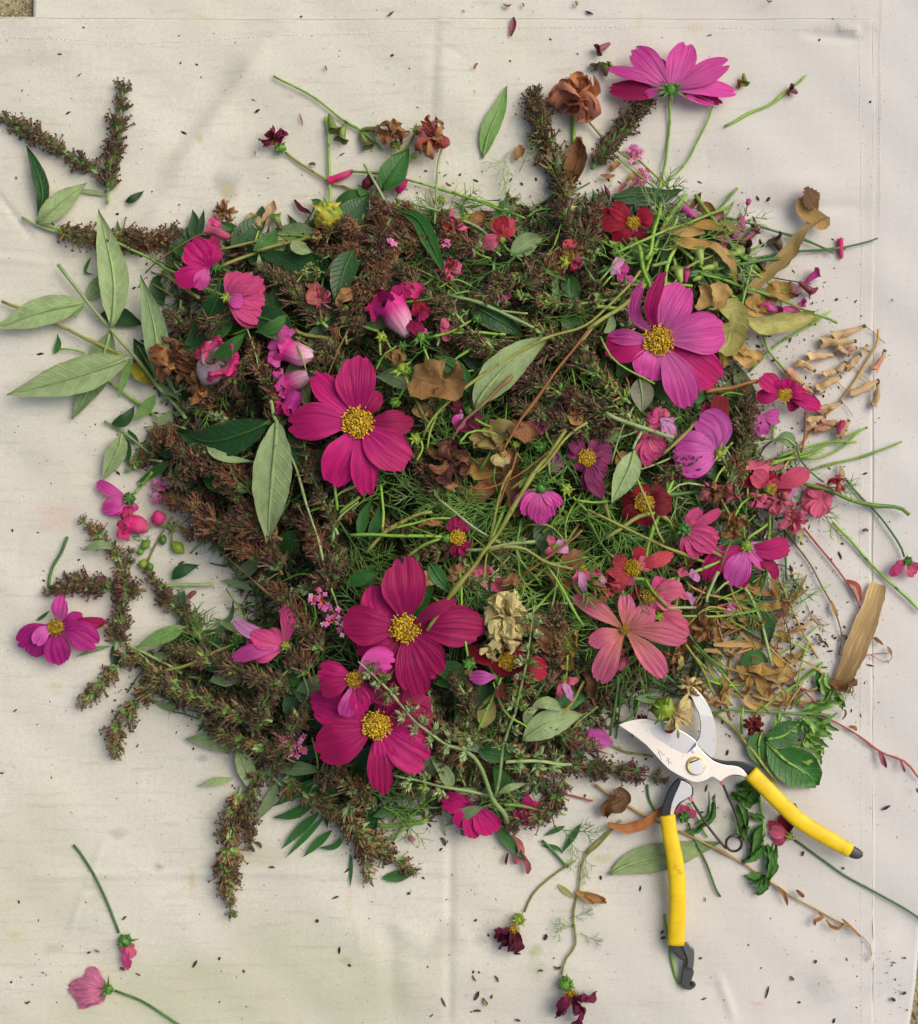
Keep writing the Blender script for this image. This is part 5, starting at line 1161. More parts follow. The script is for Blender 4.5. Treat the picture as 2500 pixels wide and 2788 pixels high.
leaf(None, [(205,1225),(260,1180,14),(380,1080,16),(478,1010,6)], 125, PALE, 18, parent=t, mid=ST_P)
stem(None, [(122,1197),(200,1235),(330,1285),(500,1335)], 9, ST_P, 14, parent=t)
lv(740,1090,'small dark leaf beside the lone upright spike',[(690,1110),(730,1095,10),(795,1053)],44,DARK,10)
lv(500,1065,'narrow pale leaf at the foot of the upright spike',[(590,1080),(530,1060),(380,1040)],26,PALE,10)
lv(660,1240,'dark blade-like leaf',[(690,1310),(655,1270),(647,1210)],26,MID,8)
B_()
lv(1300,370,'lone light green leaf lying flat on the canvas',[(1243,565),(1275,430,8),(1340,280,8),(1375,168)],100,LITE,5,mid=ST_P)
lv(760,640,'upright green oval leaf',[(690,745,8),(740,660,20),(838,518,10)],150,MID if False else CLOV,34,mid=MID)
lv(520,860,'large dark green leaf',[(440,940),(540,860),(610,770)],150,DARK,30)
lv(500,780,'slender green leaf',[(430,808),(510,775,8),(610,742)],60,CLOV,24)
lv(590,740,'green leaf tip',[(555,715),(590,760),(625,790)],50,MID,34)
lv(930,1000,'long dark arching leaf',[(770,855,8),(880,900,16),(950,1020,16),(1045,1228,4)],90,WIL,52,mid=MID)
lv(460,1220,'broad dark pointed leaf hanging down',[(530,1075,10),(480,1180,16),(425,1362)],140,DARK,40,mid=MID)
lv(320,1180,'dark wrinkled leaf',[(200,1120),(300,1180),(400,1230)],190,DARK,18)
lv(1800,1060,'dark green broad leaf',[(1780,960),(1800,1060),(1770,1150)],110,DARK,30)
lv(330,810,'short green bract',[(365,835),(330,810),(295,795)],44,CLOV,30)
lv(1820,1230,'dark leaf edge',[(1700,1240),(1600,1190),(1500,1150)],22,TH_G,44,cat='leaf')
lv(1180,480+0,'dark leaf',[(0+30,830),(20,900),(0,960)],60,DARK,6)
C_()
lv(330,1090,'dark green pointed leaf lying across the stem',[(130,1092),(260,1078,16),(400,1085,14),(527,1043,4)],105,DARK,66,mid=MID)
E_()
lv(1420,640,'pale grey-green leaf with a dry stem across it',[(1200,832),(1260,730,14),(1420,560,20),(1620,428,8)],180,PALE,62,mid=ST_P)
lv(1090,640,'smooth mid green leaf',[(975,545,10),(1080,610,14),(1160,700,8),(1205,790)],95,WIL,44,mid=MID)
lv(1350,330,'dark leaf with a twig over it',[(1150,240),(1300,330,10),(1480,440)],130,DARK,34,mid=MID)
lv(300,480,'dark leaf shadowed',[(360,370),(330,450),(300,520)],100,DARK,12)
lv(50,250,'dark narrow leaf',[(40,190),(60,260),(50,330)],50,DARK,24)
F_()
lv(290,960,'grey folded leaf under the pink bloom',[(285,870),(300,960,10),(300,1062)],125,leafm('#8c8c74','#a8a488','leaf_drab'),40,mid=ST_P)
lv(600,975,'small glossy green curled leaf',[(570,990),(610,985,10),(640,955)],50,CLOV,50)
lv(1085,1210,'little grey-green leaf',[(1145,1240),(1090,1200,10),(1025,1215)],80,PALE2,44,mid=ST_P)
lv(120,560,'small grey leaf among sage spikes',[(90,620),(130,580),(130,500)],50,PALE2,34)
I_()
lv(180,230,'grey-green leaf with torn tip hanging down',[(258,55,10),(225,160,16),(130,345,4)],130,PALE,66,mid=ST_P)
lv(980,1030,'dark green heart-shaped leaf',[(885,925),(960,1010,10),(1000,1110)],165,DARK,22,mid=MID)
lv(960,1170,'small green toothed leaf',[(990,1215),(920,1190,8),(830,1235)],80,CLOV,18)
lv(1300,1330,'green leaf beside the dry sheath',[(1350,1385),(1290,1340),(1260,1260)],80,CLOV,14)
J_()
lv(430,1090,'grey-green leaf passing under the lower yellow handle',[(122,1172),(250,1110,6),(480,1060,6),(740,993)],160,PALE,3,mid=ST_P)
H_()
lv(620,550,'narrow green leaf behind the wine bloom',[(490,590),(580,550,8),(690,515)],80,WIL,40)
lv(1000,550,'green pointed leaf above the wine bloom',[(950,470),(1000,550,10),(1055,628)],80,DARK if False else WIL,44,mid=MID)
lv(1240,220,'dark leaf behind green threads',[(1130,150),(1220,230),(1300,270)],150,DARK,8)
lv(1240,600,'long dark strap leaf',[(1240,700),(1260,600),(1280,480)],60,DARK,20)
lv(655,230,'dull green strap leaf',[(620,350),(655,250),(680,150)],60,WIL,14)
lv(700,340,'dark strap leaf below the big magenta bloom',[(560,340),(590,210),(640,110)],60,WIL,10)
lv(0,0+1180,'dark green leaf in the gap',[(1190,1290),(1240,1200),(1230,1100)],100,DARK,8)
lv(1260,1290,'yellow-green old leaf in shade',[(1240,1380),(1270,1280),(1290,1190)],100,OLIV,14)
G_()
lv(550,585,'pale folded leaf by the left spikes',[(620,595),(550,570,14),(448,606)],50,PALE2,34)
lv(1010,720,'dark green leaf curving off a twig',[(948,765),(1000,715,10),(1095,685)],70,DARK,18)
lv(1020,950,'dark blade leaf in the canvas gap',[(1012,820),(990,920,10),(1050,1030)],80,DARK,14)
lv(1050,1090,'dark twisted leaf below',[(965,1120),(1030,1080),(1085,1145)],90,DARK,10)
lv(890,1070,'pale green lanceolate leaf',[(1025,1022,8),(920,1065,16),(750,1140)],88,LITE,36,mid=ST_P)
stem(where(*src(1100,790),'pale cut stub with bracts'), [(1175,790),(1020,795),(870,800)], 11, ST_P, 18)
stem(where(*src(950,860),'pale side twig'), [(1020,810),(960,870),(880,920)], 7, ST_P, 14)
lv(900,835,'dark small leaf by a cut stub',[(870,800),(900,850),(950,830)],60,DARK,12)
stem(where(*src(1120,1070),'grey-green twig'), [(1000,1025),(1100,1070),(1220,1150),(1300,1250)], 8, ST_P, 16)
lv(1180,1215,'small dark paired leaf',[(1220,1170),(1190,1240),(1120,1255)],70,DARK,14)
lv(1260,1200,'small dark leaf with pale rib',[(1225,1170),(1250,1230),(1310,1270)],50,DARK,16,mid=ST_P)
stem(where(*src(1080,1200),'long olive stem with a nodding green bud, lower left'), [(1290,1120),(1200,1160),(1000,1245),(862,1285)], 10, ST_O, 40)
flower('round green bud at the end of an olive stem, lower left', (1300,1105), [(1320,1060,40,D(col=YEL))], YEL, calyx=(1300,1102,42,CALD), lift=34, name='flower_bud', cat='flower bud')
lv(1200,1040,'curved narrow leaf around the gap',[(1080,1050),(1200,1045),(1275,960),(1285,850)],30,WIL,14)
lv(500,1160,'narrow tapering leaf below the purple bloom',[(610,1130),(520,1150),(420,1190)],26,PALE2,12)
stem(where(*src(320,680),'hollow dark green cut stem curving'), [(372,528),(345,610),(290,700),(270,800),(285,830)], 10, ST_D, 10)
lv(230,970,'thin dark green leaf end',[(200,992),(240,965),(275,935)],20,WIL,8)
lv(630,1200,'dark leaf below the twig',[(620,1130),(640,1200),(625,1270)],60,DARK,8)
K_()
for d_, P, w, mt in [('grey-green leaf under the lower spikes',[(1290,500,4),(1180,440,8),(1020,428)],100,PALE2), ('pale leaf hanging over the lower spike',[(1310,480,20),(1350,580,20),(1418,748)],100,PALE), ('small narrow pale leaf',[(1285,650),(1200,660,8),(1083,690)],42,PALE), ('tattered pale leaf',[(1525,665),(1490,760,10),(1395,892)],66,PALE2),
                    ('willow-green long leaf',[(1830,655),(1680,700),(1500,800)],70,WIL), ('willow-green long leaf',[(1740,770),(1620,840,8),(1500,862)],60,WIL), ('willow-green pointed leaf',[(1760,830,8),(1640,940),(1548,1035)],52,WIL), ('willow-green thin leaf',[(1790,850,12),(1660,990),(1570,1085)],34,WIL), ('willow-green pointed leaf',[(1830,930,6),(1740,1010),(1668,1080)],46,WIL),
                    ('grey-green leaf beneath pink clusters',[(1530,600),(1640,590),(1790,600)],80,PALE2), ('willow-green leaf',[(1850,680),(1740,760),(1640,800)],60,WIL), ('willow-green curved leaf',[(1900,960),(1840,1020),(1750,1030)],34,WIL)]:
    lv(P[1][0], P[1][1], d_, P, w, mt, 16, mid=ST_P if w > 90 else None)
L_()
for d_, P, w, mt, lf in [('broad pale leaf left of the blades',[(1400,175,6),(1500,110,10),(1652,65)],112,PALE,34), ('small pale curled leaf',[(1440,35),(1500,20,12),(1568,50)],50,PALE,44), ('pale leaf curling on its stem',[(1410,110),(1430,60,10),(1470,40)],40,PALE,40), ('pale small leaf on the sage branch',[(1108,380,10),(1080,310,16),(1022,248)],56,PALE,50), ('grey-green leaf on the sage branch',[(1000,330),(1030,270,8),(1085,235)],70,PALE2,40), ('narrow pale leaf on the sage branch',[(1300,395),(1350,370,10),(1418,352)],30,PALE,44), ('narrow pale leaf on the sage branch',[(1120,380),(1160,385,8),(1218,380)],30,PALE,40),
                    ('drooping narrow leaf at the heap bottom',[(1240,450,10),(1160,480,10),(1080,528)],50,PALE2,34), ('dark green narrow leaf at the heap bottom',[(1295,525,10),(1340,590),(1412,672)],50,WIL,20), ('dark green small leaf at the heap bottom',[(1640,520),(1610,570),(1558,645)],26,WIL,8), ('dark small leaf at the heap bottom',[(1575,530),(1530,550),(1490,570)],22,WIL,8), ('dark small leaf tip at the bottom',[(1480,610),(1540,620),(1570,645)],20,WIL,6),
                    ('dark leaf under the lowest spike',[(820,745),(890,735),(965,712)],50,WIL,8), ('yellow-green dried scrap leaf',[(1545,770),(1580,800),(1620,830)],24,OLIV,5), ('dark vertical leaf edge under the lowest spike',[(690,640),(692,700),(688,785)],16,WIL,6), ('flat dark leaf under green stems',[(780,490),(870,470),(1000,480)],50,WIL,12)]:
    lv(P[1][0], P[1][1], d_, P, w, mt, lf, mid=ST_P if w > 90 else None)
# clover-like leafy shoot under the secateurs
J_()
t = thing('leafy_shoot', 'fresh bright green trifoliate leaves beside the upper handle', 'leafy shoot', *src(1000,450), 8); mark(1130,560,'trifoliate green leaves')
leaf(None, [(985,440,6),(1080,540,10),(1200,620,6),(1262,695)], 215, CLOV, 14, parent=t, mid=LITE if False else ST_G, wf=lambda u: max(.05, math.sin(math.pi*min(1,u)**1.2))**.72*(1+.02*math.sin(u*30)), crump=.07)
leaf(None, [(985,430,10),(1080,410,16),(1180,330,8)], 150, CLOV, 18, crump=.1, parent=t, mid=ST_G)
leaf(None, [(960,385,4),(940,470,8),(960,590)], 130, CLOV, 12, parent=t, mid=ST_G)
stem(None, [(690,280),(820,390),(905,480),(990,600),(1040,660)], 11, ST_O, 16, parent=t)
stem(None, [(855,250),(850,330),(850,400)], 9, ST_G, 20, parent=t)
t = thing('leafy_shoot', 'crumpled fresh green shoot hanging between the two handles', 'leafy shoot', *src(950,760), 8)
stem(None, [(945,700),(950,800),(968,900),(965,1030)], 9, ST_G, 12, parent=t)
for P, w in [([(950,700,6),(880,760,12),(790,740)],130), ([(940,690,4),(900,690,10),(820,700)],90), ([(820,790),(860,850),(880,960)],80), ([(880,900),(850,940),(880,1000)],60), ([(970,880),(930,860),(890,850)],50), ([(970,900),(940,940),(900,1060)],90), ([(970,1010,6),(920,1060,12),(850,1100)],80), ([(985,1010,6),(1010,1120,10),(960,1240)],90), ([(985,1050),(1020,1080),(1030,1010)],60), ([(980,1180,8),(930,1210,12),(880,1205)],80), ([(990,1180,6),(960,1250,8),(930,1280)],70), ([(600,925),(680,860),(690,740)],44), ([(545,925),(600,930),(650,880)],30)]:
    for k_ in range(3):
        dx, dy = R.uniform(-24, 24)*(k_ > 0), R.uniform(-24, 24)*(k_ > 0)
        leaf(None, [(p_[0]+dx, p_[1]+dy, 6*k_) for p_ in P], w*(.8, .5, .4)[k_], CLOV if k_ < 1 else LITE2, 12, parent=t, twist=R.uniform(-1.5, 1.5), crump=.17, cup=.35, nu=14, nv=5, wf=lambda u: w_leaf(u)*(1+.14*math.sin(u*27)))
t = thing('leafy_shoot', 'light green crinkled leafy shoot right of the trifoliate leaves', 'leafy shoot', *src(1230,290), 8); mark(1250,330,'light green crinkled shoot')
stem(None, [(700,300),(760,270),(900,270),(1080,290),(1220,290),(1340,300)], 9, LITE, 18, parent=t)
for P, w in [([(1200,290,8),(1260,250,14),(1380,210)],70), ([(1230,280,8),(1300,240),(1330,160)],60), ([(1240,300,8),(1310,330,12),(1370,280)],70), ([(1160,310),(1220,380,14),(1210,460)],60), ([(1240,350),(1300,380,14),(1350,400)],70), ([(1220,420),(1280,440,14),(1330,470)],70), ([(1220,430),(1170,470,14),(1140,440)],60), ([(1240,460),(1270,500,14),(1280,540)],60), ([(1200,300),(1150,340,14),(1100,320)],50), ([(1060,270),(1040,330,12),(1020,370)],50), ([(1300,60),(1290,130,14),(1340,180)],70), ([(1330,180),(1370,190,14),(1390,260)],60), ([(1150,230),(1165,200,14),(1165,168)],34), ([(1200,500),(1240,540,10),(1290,520)],60), ([(1230,380),(1200,400,14),(1240,470)],50)]:
    for k_ in range(3):
        dx, dy = R.uniform(-26, 26)*(k_ > 0), R.uniform(-26, 26)*(k_ > 0); f_ = 1.0 if k_ == 0 else R.uniform(.6, 1.1)
        Pk = [(P[0][0]+dx, P[0][1]+dy)]+[(P[0][0]+dx+(q[0]-P[0][0])*f_+dx*.5, P[0][1]+dy+(q[1]-P[0][1])*f_+dy*.5, 8+6*k_) for q in P[1:]]
        leaf(None, Pk, w*R.uniform(.38, .6), organ('crinkle_green', '#54842e', '#84aa50', 200, .5, trans=.1), 14, parent=t, twist=R.uniform(-1.6, 1.6), crump=.2, cup=.35, nu=12, nv=4, wf=lambda u: w_leaf(u)*(1+.22*math.sin(u*24)))
# ------------------------------------------------------------ long stems
def sm(x, y, d_, P, r, mat, lift=14, r1=None, **k):
    return stem(where(*src(x, y), d_), P, r, mat, lift, r1, group=k.pop('group', None), **k)
E_(); sm(1500,480,'long grey-brown curved stem',[(915,985,-6),(960,900),(1060,790),(1250,640),(1400,550),(1600,445),(1820,370),(1950,250),(2040,160),(2110,75)],8,ST_O,84,nodes=4)
E_(); sm(1600,700,'long straight golden-brown stalk',[(1352,1068),(1450,900),(1560,750),(1700,560),(1830,400)],8,ST_GO,86,nodes=2)
E_(); sm(1300,740,'short dry brown stalk crossing the pale leaf',[(1085,985),(1150,890),(1260,800),(1408,650)],7,ST_B,94,11)
H_(); sm(1250,420,'long olive-green main stem',[(935,842),(1090,620),(1250,415),(1400,180),(1500,5),(1600,-130),(1700,-260)],12,ST_O,96,nodes=4)
H_(); sm(1450,400,'olive side stem',[(1255,415),(1350,385,4),(1480,400),(1600,470),(1740,505)],8,ST_O,76,nodes=2)
H_(); sm(1700,700,'green side stem with bud',[(1590,470),(1680,620),(1760,760),(1800,820)],8,ST_G,64,nodes=1)
H_(); sm(1290,250,'olive forked stem',[(1245,570),(1262,450),(1300,260),(1350,60),(1400,-40)],7,ST_O,70,nodes=2)
H_(); sm(1400,370,'pale grey-green straight stem',[(1150,400),(1280,390),(1400,365),(1530,352)],10,ST_P,66)
H_(); sm(1170,250,'pale thin stem',[(1000,120),(1100,200),(1200,280),(1340,360)],8,ST_P,60)
H_(); sm(1650,420,'golden brown stem',[(1460,540),(1600,440),(1700,360),(1790,290)],7,ST_GO,66)
H_(); sm(780,200,'stout yellow-green forked stem',[(600,415),(690,300),(780,250),(880,210),(965,190)],11,ST_O,50,nodes=1)
H_(); sm(730,270,'yellow-green stem fork',[(690,305),(700,200),(690,100),(680,40)],8,ST_G,44)
H_(); sm(820,270,'yellow-green stem',[(700,295),(830,262),(960,225),(1080,225)],7,ST_G,46)
H_(); sm(900,390,'green curved stem above the wine bloom',[(830,435),(920,370),(1010,338)],9,ST_G,62)
H_(); sm(430,100,'green stem below the magenta bloom',[(440,180),(432,90),(430,-30)],9,ST_G,40)
H_(); sm(510,150,'short green cut stem',[(455,200),(510,150),(565,105)],10,ST_G,40)
H_(); sm(1280,1240,'green stem in the dark gap',[(1345,1100),(1290,1220),(1215,1400)],8,ST_G,40)
H_(); sm(1700,1030,'thin green stem to the limp bloom',[(1710,980),(1705,1050),(1700,1110)],6,ST_G,50)
E_(); sm(1230,420,'straight green stem',[(1080,418),(1220,420),(1370,425)],8,ST_G,50)
E_(); sm(1170,350,'grey-green diagonal stem',[(1060,260),(1150,370),(1300,500)],9,ST_P,40)
E_(); sm(1300,270,'pale sage twig over the dark leaf',[(1060,210),(1200,245),(1340,295),(1430,340),(1525,390)],9,ST_P,62,nodes=2)
E_(); sm(1400,300,'pale side twig',[(1340,295),(1400,300),(1490,310)],6,ST_P,62)
E_(); sm(1790,970,'green-gold stem forking',[(1400,1275),(1560,1170),(1690,1000),(1740,960),(1820,910)],9,ST_O,74)
E_(); sm(1300,1250,'thin arching tan stem',[(1160,1262),(1250,1275),(1400,1220),(1530,1130),(1690,1010)],5,ST_GO,72)
E_(); sm(1390,1200,'thin tan upright stem',[(1330,1380),(1380,1220),(1430,1080)],7,ST_GO,60)
E_(); sm(640,190,'grey twig through brown spikes',[(720,-10),(660,120),(590,260),(490,420),(400,620),(330,850)],5,ST_B,34)
E_(); sm(330,430,'olive stem by the dark leaf',[(210,400),(290,435),(400,445)],12,ST_O,24)
F_(); sm(250,170,'long straight cut green stem',[(142,185),(300,110),(440,60),(600,-5),(787,-75)],9,ST_G,70,nodes=0)
F_(); sm(300,150,'stout bright green upright stem',[(400,-100),(375,30),(345,170),(320,215)],11,ST_G,66)
F_(); sm(320,300,'stout bright green stem',[(255,100),(290,180),(320,290),(350,390)],14,ST_G,50)
F_(); sm(170,460,'olive-green thick cut stem',[(318,350),(210,450),(120,520),(0,600)],13,ST_O,80)
F_(); sm(110,490,'short hollow green stub',[(30,480),(110,485),(198,488)],12,ST_G,60)
F_(); sm(310,150,'grassy cut stub',[(230,100),(310,130),(390,165)],8,ST_G,50)
F_(); sm(400,240,'short light green stub',[(355,250),(400,240),(445,230)],11,LITE,60)
F_(); sm(1000,60,'thin knotted green stem at the upper right',[(700,-30),(860,5),(1050,62),(1160,92),(1250,130),(1352,178)],7,ST_D,18,nodes=3)
F_(); sm(1300,160,'thin knotted stem with brown tip',[(860,215),(960,200),(1110,175),(1260,162),(1440,145),(1598,98)],7,ST_D,16,5,nodes=4)
F_(); sm(1000,420,'long thin green stem crossing the dry leaves',[(620,290),(760,330),(900,380),(1060,440),(1220,500),(1375,565)],8,ST_G,40,nodes=3)
F_(); sm(1060,380,'green stem on the right',[(880,260),(1000,350),(1120,430)],8,ST_G,30)
F_(); sm(860,400,'upright green stem',[(912,210),(880,340),(850,480),(835,600),(818,720)],8,ST_G,50,nodes=1)
F_(); sm(1100,640,'thin green stem slanting up to the right',[(885,835),(960,760),(1060,680),(1200,590),(1340,500)],7,ST_G,12,nodes=2)
F_(); sm(1040,760,'pale green bent stem',[(965,610),(990,690),(1050,780),(1105,860)],10,ST_P,14)
F_(); sm(860,910,'cut tan stem with pale end',[(650,945),(760,925),(870,900),(980,882)],12,ST_GO,56)
F_(); sm(600,910,'short olive cut stem',[(565,965),(600,920),(638,870)],10,ST_O,76)
F_(); sm(500,1200,'olive cut stem by the cupped bloom',[(418,1285),(500,1210),(582,1122)],10,ST_O,80)
F_(); sm(200,780,'green stem across the lower pink petals',[(70,640),(140,760),(250,840),(370,900)],6,ST_G,90)
F_(); sm(380,1170,'pale sage stem end',[(100,1060),(220,1110),(320,1150),(475,1195)],13,ST_P,86)
F_(); sm(290,1200,'pale sage stem with leaf',[(300,1150),(265,1220),(250,1260)],9,ST_P,74)
F_(); sm(1190,1150,'red-brown upright stem',[(1200,1055),(1200,1140),(1175,1280)],7,ST_R,34)
F_(); sm(1560,1280,'thin green stem pointing out at the right',[(1200,1380),(1380,1335),(1560,1280),(1730,1218)],7,ST_G,12,nodes=2)
for i, P in enumerate([[(1000,1345),(1160,1290),(1300,1240),(1540,1140)], [(1040,1310),(1200,1250),(1350,1220),(1480,1220)], [(1180,1310),(1300,1300),(1420,1230),(1500,1160)], [(1010,1330),(1180,1300),(1300,1260)]]):
    sm(P[2][0], P[2][1], ['straight green stem in a fan at the right', 'flat-lying green stem', 'slightly arched green stem', 'short green stem'][i], P, 8, ST_G, 20)
F_(); sm(1230,1330,'curved dark green stem',[(1150,1220),(1170,1310),(1240,1390),(1300,1440)],6,ST_D,34)
I_(); sm(1620,360,'bright green bent stem reaching right',[(1170,230,8),(1300,265,10),(1450,325,6),(1560,345),(1690,365),(1772,408)],12,CAL,26,nodes=1)
I_(); sm(1600,690,'long straight green stem running off the right edge',[(1350,450),(1500,610),(1650,760),(1840,945)],9,ST_G,12)
I_(); sm(300,560,'green stem across the threads',[(0,380),(120,440),(300,520),(450,595),(640,665)],9,ST_O,66,nodes=1)
I_(); sm(230,470,'thick olive stem bowed',[(100,535),(200,470),(290,415),(370,400)],13,ST_O,58)
I_(); sm(320,350,'pale olive stem arching down from the grey-green leaf',[(255,180),(310,300),(360,430),(420,560)],8,ST_O,80)
I_(); sm(740,340,'olive short stem',[(708,265),(750,350),(795,440)],8,ST_O,44)
I_(); sm(930,510,'green stem behind',[(880,545),(940,500),(990,460)],9,ST_G,40)
I_(); sm(90,320,'green curved stem at the middle',[(-60,330),(40,340),(150,325)],8,ST_G,58)
I_(); sm(375,830,'bright green stem of the faded coral bloom',[(318,760),(360,830),(440,920)],9,CAL,60)
I_(); sm(520,920,'grey-green cut stem',[(440,920),(520,918),(595,918)],9,ST_P,50)
I_(); sm(690,850,'dull green cut stem',[(655,890),(690,800),(720,720)],11,ST_P,34)
I_(); sm(950,700,'dark green cut stem',[(940,890),(965,800),(990,700)],9,ST_D,30)
I_(); sm(1090,640,'dark green stem on canvas',[(1085,500),(1092,640),(1098,770)],8,ST_D,14)
I_(); sm(950,1010,'grey mottled stem',[(865,810),(930,930),(975,1050),(1018,1240)],10,ST_P,36)
I_(); sm(620,1170,'dark green grass stem',[(560,1070),(650,1180),(765,1280)],8,ST_D,36)
I_(); sm(600,1200,'olive grass stem',[(540,1120),(620,1240),(700,1400)],8,ST_O,26)
I_(); sm(1180,1320,'green grass stem at lower right',[(1060,1410),(1180,1310),(1295,1220)],7,ST_G,12)
I_(); sm(1290,640,'long red stem with dried pods',[(1190,480),(1280,590),(1400,740),(1480,860),(1525,990),(1570,1080),(1600,1110)],7,ST_R,12,4)
I_(); sm(1200,640,'thin brown-red stem',[(1080,490),(1160,590),(1250,720),(1330,870),(1380,980),(1400,1080),(1385,1180)],6,ST_B,12,4)
I_(); sm(1110,900,'tan bent stem on canvas',[(1045,740),(1080,830),(1140,950),(1190,1060),(1270,1200)],7,ST_T,12)
I_(); sm(1060,930,'blackish wiry stem',[(860,810),(960,840),(1060,940),(1110,1060),(1120,1170)],4,ST_K,30)
I_(); sm(1130,760,'thin dark wiry stem with a pod',[(1040,680),(1100,700),(1140,780),(1100,890)],4,ST_K,14)
I_(); sm(1500,1180,'thin pink tendril over the dry sheath',[(1390,1180),(1480,1192),(1580,1175),(1660,1170)],3,ST_R,20)
I_(); sm(1630,1190,'tiny curled tendril',[(1560,1180),(1640,1220),(1680,1190),(1650,1150)],2.5,ST_R,10)
I_(); sm(620,860,'red thin stem',[(590,900),(620,850),(650,800)],5,ST_R,40)
J_(); sm(1400,330,'long red stem with pods running to the right edge',[(1010,170),(1180,250),(1340,320),(1470,390),(1600,490),(1740,550),(1840,660)],7,ST_R,12,5,nodes=3)
J_(); sm(1200,170,'red stem',[(1120,100),(1200,170),(1280,250)],6,ST_R,14)
J_(); sm(1000,1220,'long tan stem with curled dry tendrils, lower right',[(500,935),(640,1000),(830,1100),(1020,1220),(1200,1340),(1400,1445)],7,ST_T,10,5,nodes=3)
J_(); sm(1540,1600,'wiry curled tip of the tan stem',[(1400,1445),(1490,1500),(1550,1560),(1565,1620),(1545,1655),(1530,1610)],4,ST_T,8,2)
J_(); sm(250,800,'tan stem below the purple-brown spike',[(40,680),(150,750),(260,820),(400,890)],9,ST_T,10)
J_(); sm(470,1600,'green stem under the lower handle end',[(425,1395),(445,1500),(465,1640),(503,1780)],9,ST_G,3)
J_(); sm(90,970,'olive-brown short stem',[(-10,1060),(80,970),(185,878)],8,ST_O,6)
J_(); sm(320,800,'short dark green twig',[(330,680),(345,770),(400,860)],8,ST_D,6)
J_(); sm(620,890,'short green grass piece',[(560,780),(610,880),(660,970)],6,ST_G,8)
J_(); sm(240,490,'thin green stem beside the striped petal',[(130,455),(220,500),(360,525)],7,ST_O,10)
J_(); sm(150,250,'dark green stem by the blades',[(165,80),(150,220),(125,410)],9,ST_D,40)
J_(); sm(1100,100,'green stem',[(930,290),(1050,190),(1180,110),(1295,15)],8,ST_G,24)
B_(); sm(300,220,'long thin knotted green stem at the top left',[(90,115),(230,185),(330,245),(460,345),(580,420),(700,525)],7,ST_G,12,5,nodes=4)
B_(); sm(1000,720,'thin knotted green stem over the canvas',[(520,640),(680,655),(820,685),(1000,735),(1180,790),(1350,850),(1480,900)],7,ST_G,20,nodes=4)
B_(); sm(1200,800,'second knotted green stem',[(1075,750),(1200,795),(1330,830)],8,ST_G,22,nodes=1)
B_(); sm(1100,890,'grey-green arched stem',[(760,790),(900,830),(1060,880),(1200,940),(1280,1000)],9,ST_P,34,nodes=1)
B_(); sm(990,650,'thin upright green stem',[(1032,450),(1000,600),(985,760),(978,930)],7,ST_P,24)
B_(); sm(620,640,'pale cut stem',[(590,600),(640,680),(700,800)],9,ST_P,48)
B_(); sm(100,1040,'yellow-green forked stem',[(0,1080),(120,1045),(320,1000)],11,ST_O,40)
B_(); sm(230,1000,'green stem',[(110,985),(200,995),(330,1010)],9,ST_G,38)
B_(); sm(1900,400+100,'brown-green thin stem',[(1800,330),(1840,380),(1900,450),(2010,540),(2090,600)],7,ST_O,18)
C_(); sm(1000,550,'lone knotted green twig on the canvas at the upper right',[(758,695),(890,625),(1010,570),(1110,490),(1206,412)],8,ST_G,8,6,nodes=3)
C_(); sm(350,950,'thin crossing twig',[(280,880),(390,980),(480,1070),(560,1130)],7,ST_O,16)
C_(); sm(380,1030,'stem base joining the flower stalks',[(404,1005),(392,1100),(370,1240),(340,1400)],9,ST_G,40)
C_(); sm(520,830,'second slender green stalk beside the upside-down cosmos',[(690,585),(640,710),(560,860),(500,940),(412,1015)],7,ST_G,14)
C_(); sm(250,930,'green stem to the lime bud',[(150,850),(250,940),(390,1050)],6,ST_G,18)
D_(); sm(860,260,'thin red-brown stem leading to pink buds',[(800,290),(900,200),(1020,120),(1160,60)],5,ST_B,24)
D_(); sm(1260,130,'olive stem branching right',[(1200,160),(1290,140),(1400,120),(1560,105)],8,ST_O,30)
D_(); sm(930,300,'olive stem stub',[(900,280),(940,320),(1060,400),(1100,430)],12,ST_O,24)
D_(); sm(1370,620,'grey-green spike stem',[(1345,560),(1380,640),(1420,780),(1440,900)],5,ST_P,44)
D_(); sm(1660,750,'thin olive twig',[(1640,680),(1670,760),(1690,830)],5,ST_O,70)
G_(); sm(1380,740,'long grey bare stem among brown spikes',[(1200,600),(1300,680),(1400,770),(1540,900)],6,ST_B,50,nodes=2)
G_(); sm(800,1180,'pale sage stalk',[(650,1100),(760,1150),(860,1200),(950,1250)],9,ST_P,24)
L_(); sm(450,390,'pale green branching stalk at the lower left',[(365,330),(440,390),(530,440),(620,510)],8,ST_P,26,nodes=1)
L_(); sm(620,400,'pale side stalk',[(535,430),(620,400),(770,370)],6,ST_P,24)
L_(); sm(870,520,'yellow-green stem',[(1040,410),(950,480),(900,540),(865,590)],7,CAL,18)
L_(); sm(940,510,'green jointed stem',[(800,525),(900,515),(1010,500)],10,ST_G,16)
L_(); sm(1190,530,'pale green cut stub at the bottom edge',[(1155,568),(1195,530),(1240,495)],9,LITE,20)
L_(); sm(1560,650,'dark green stem end',[(1480,590),(1540,650),(1590,700)],7,ST_D,10)
L_(); sm(1620,410,'thin dark red stem',[(1555,395),(1620,410),(1690,425)],5,ST_R,10)
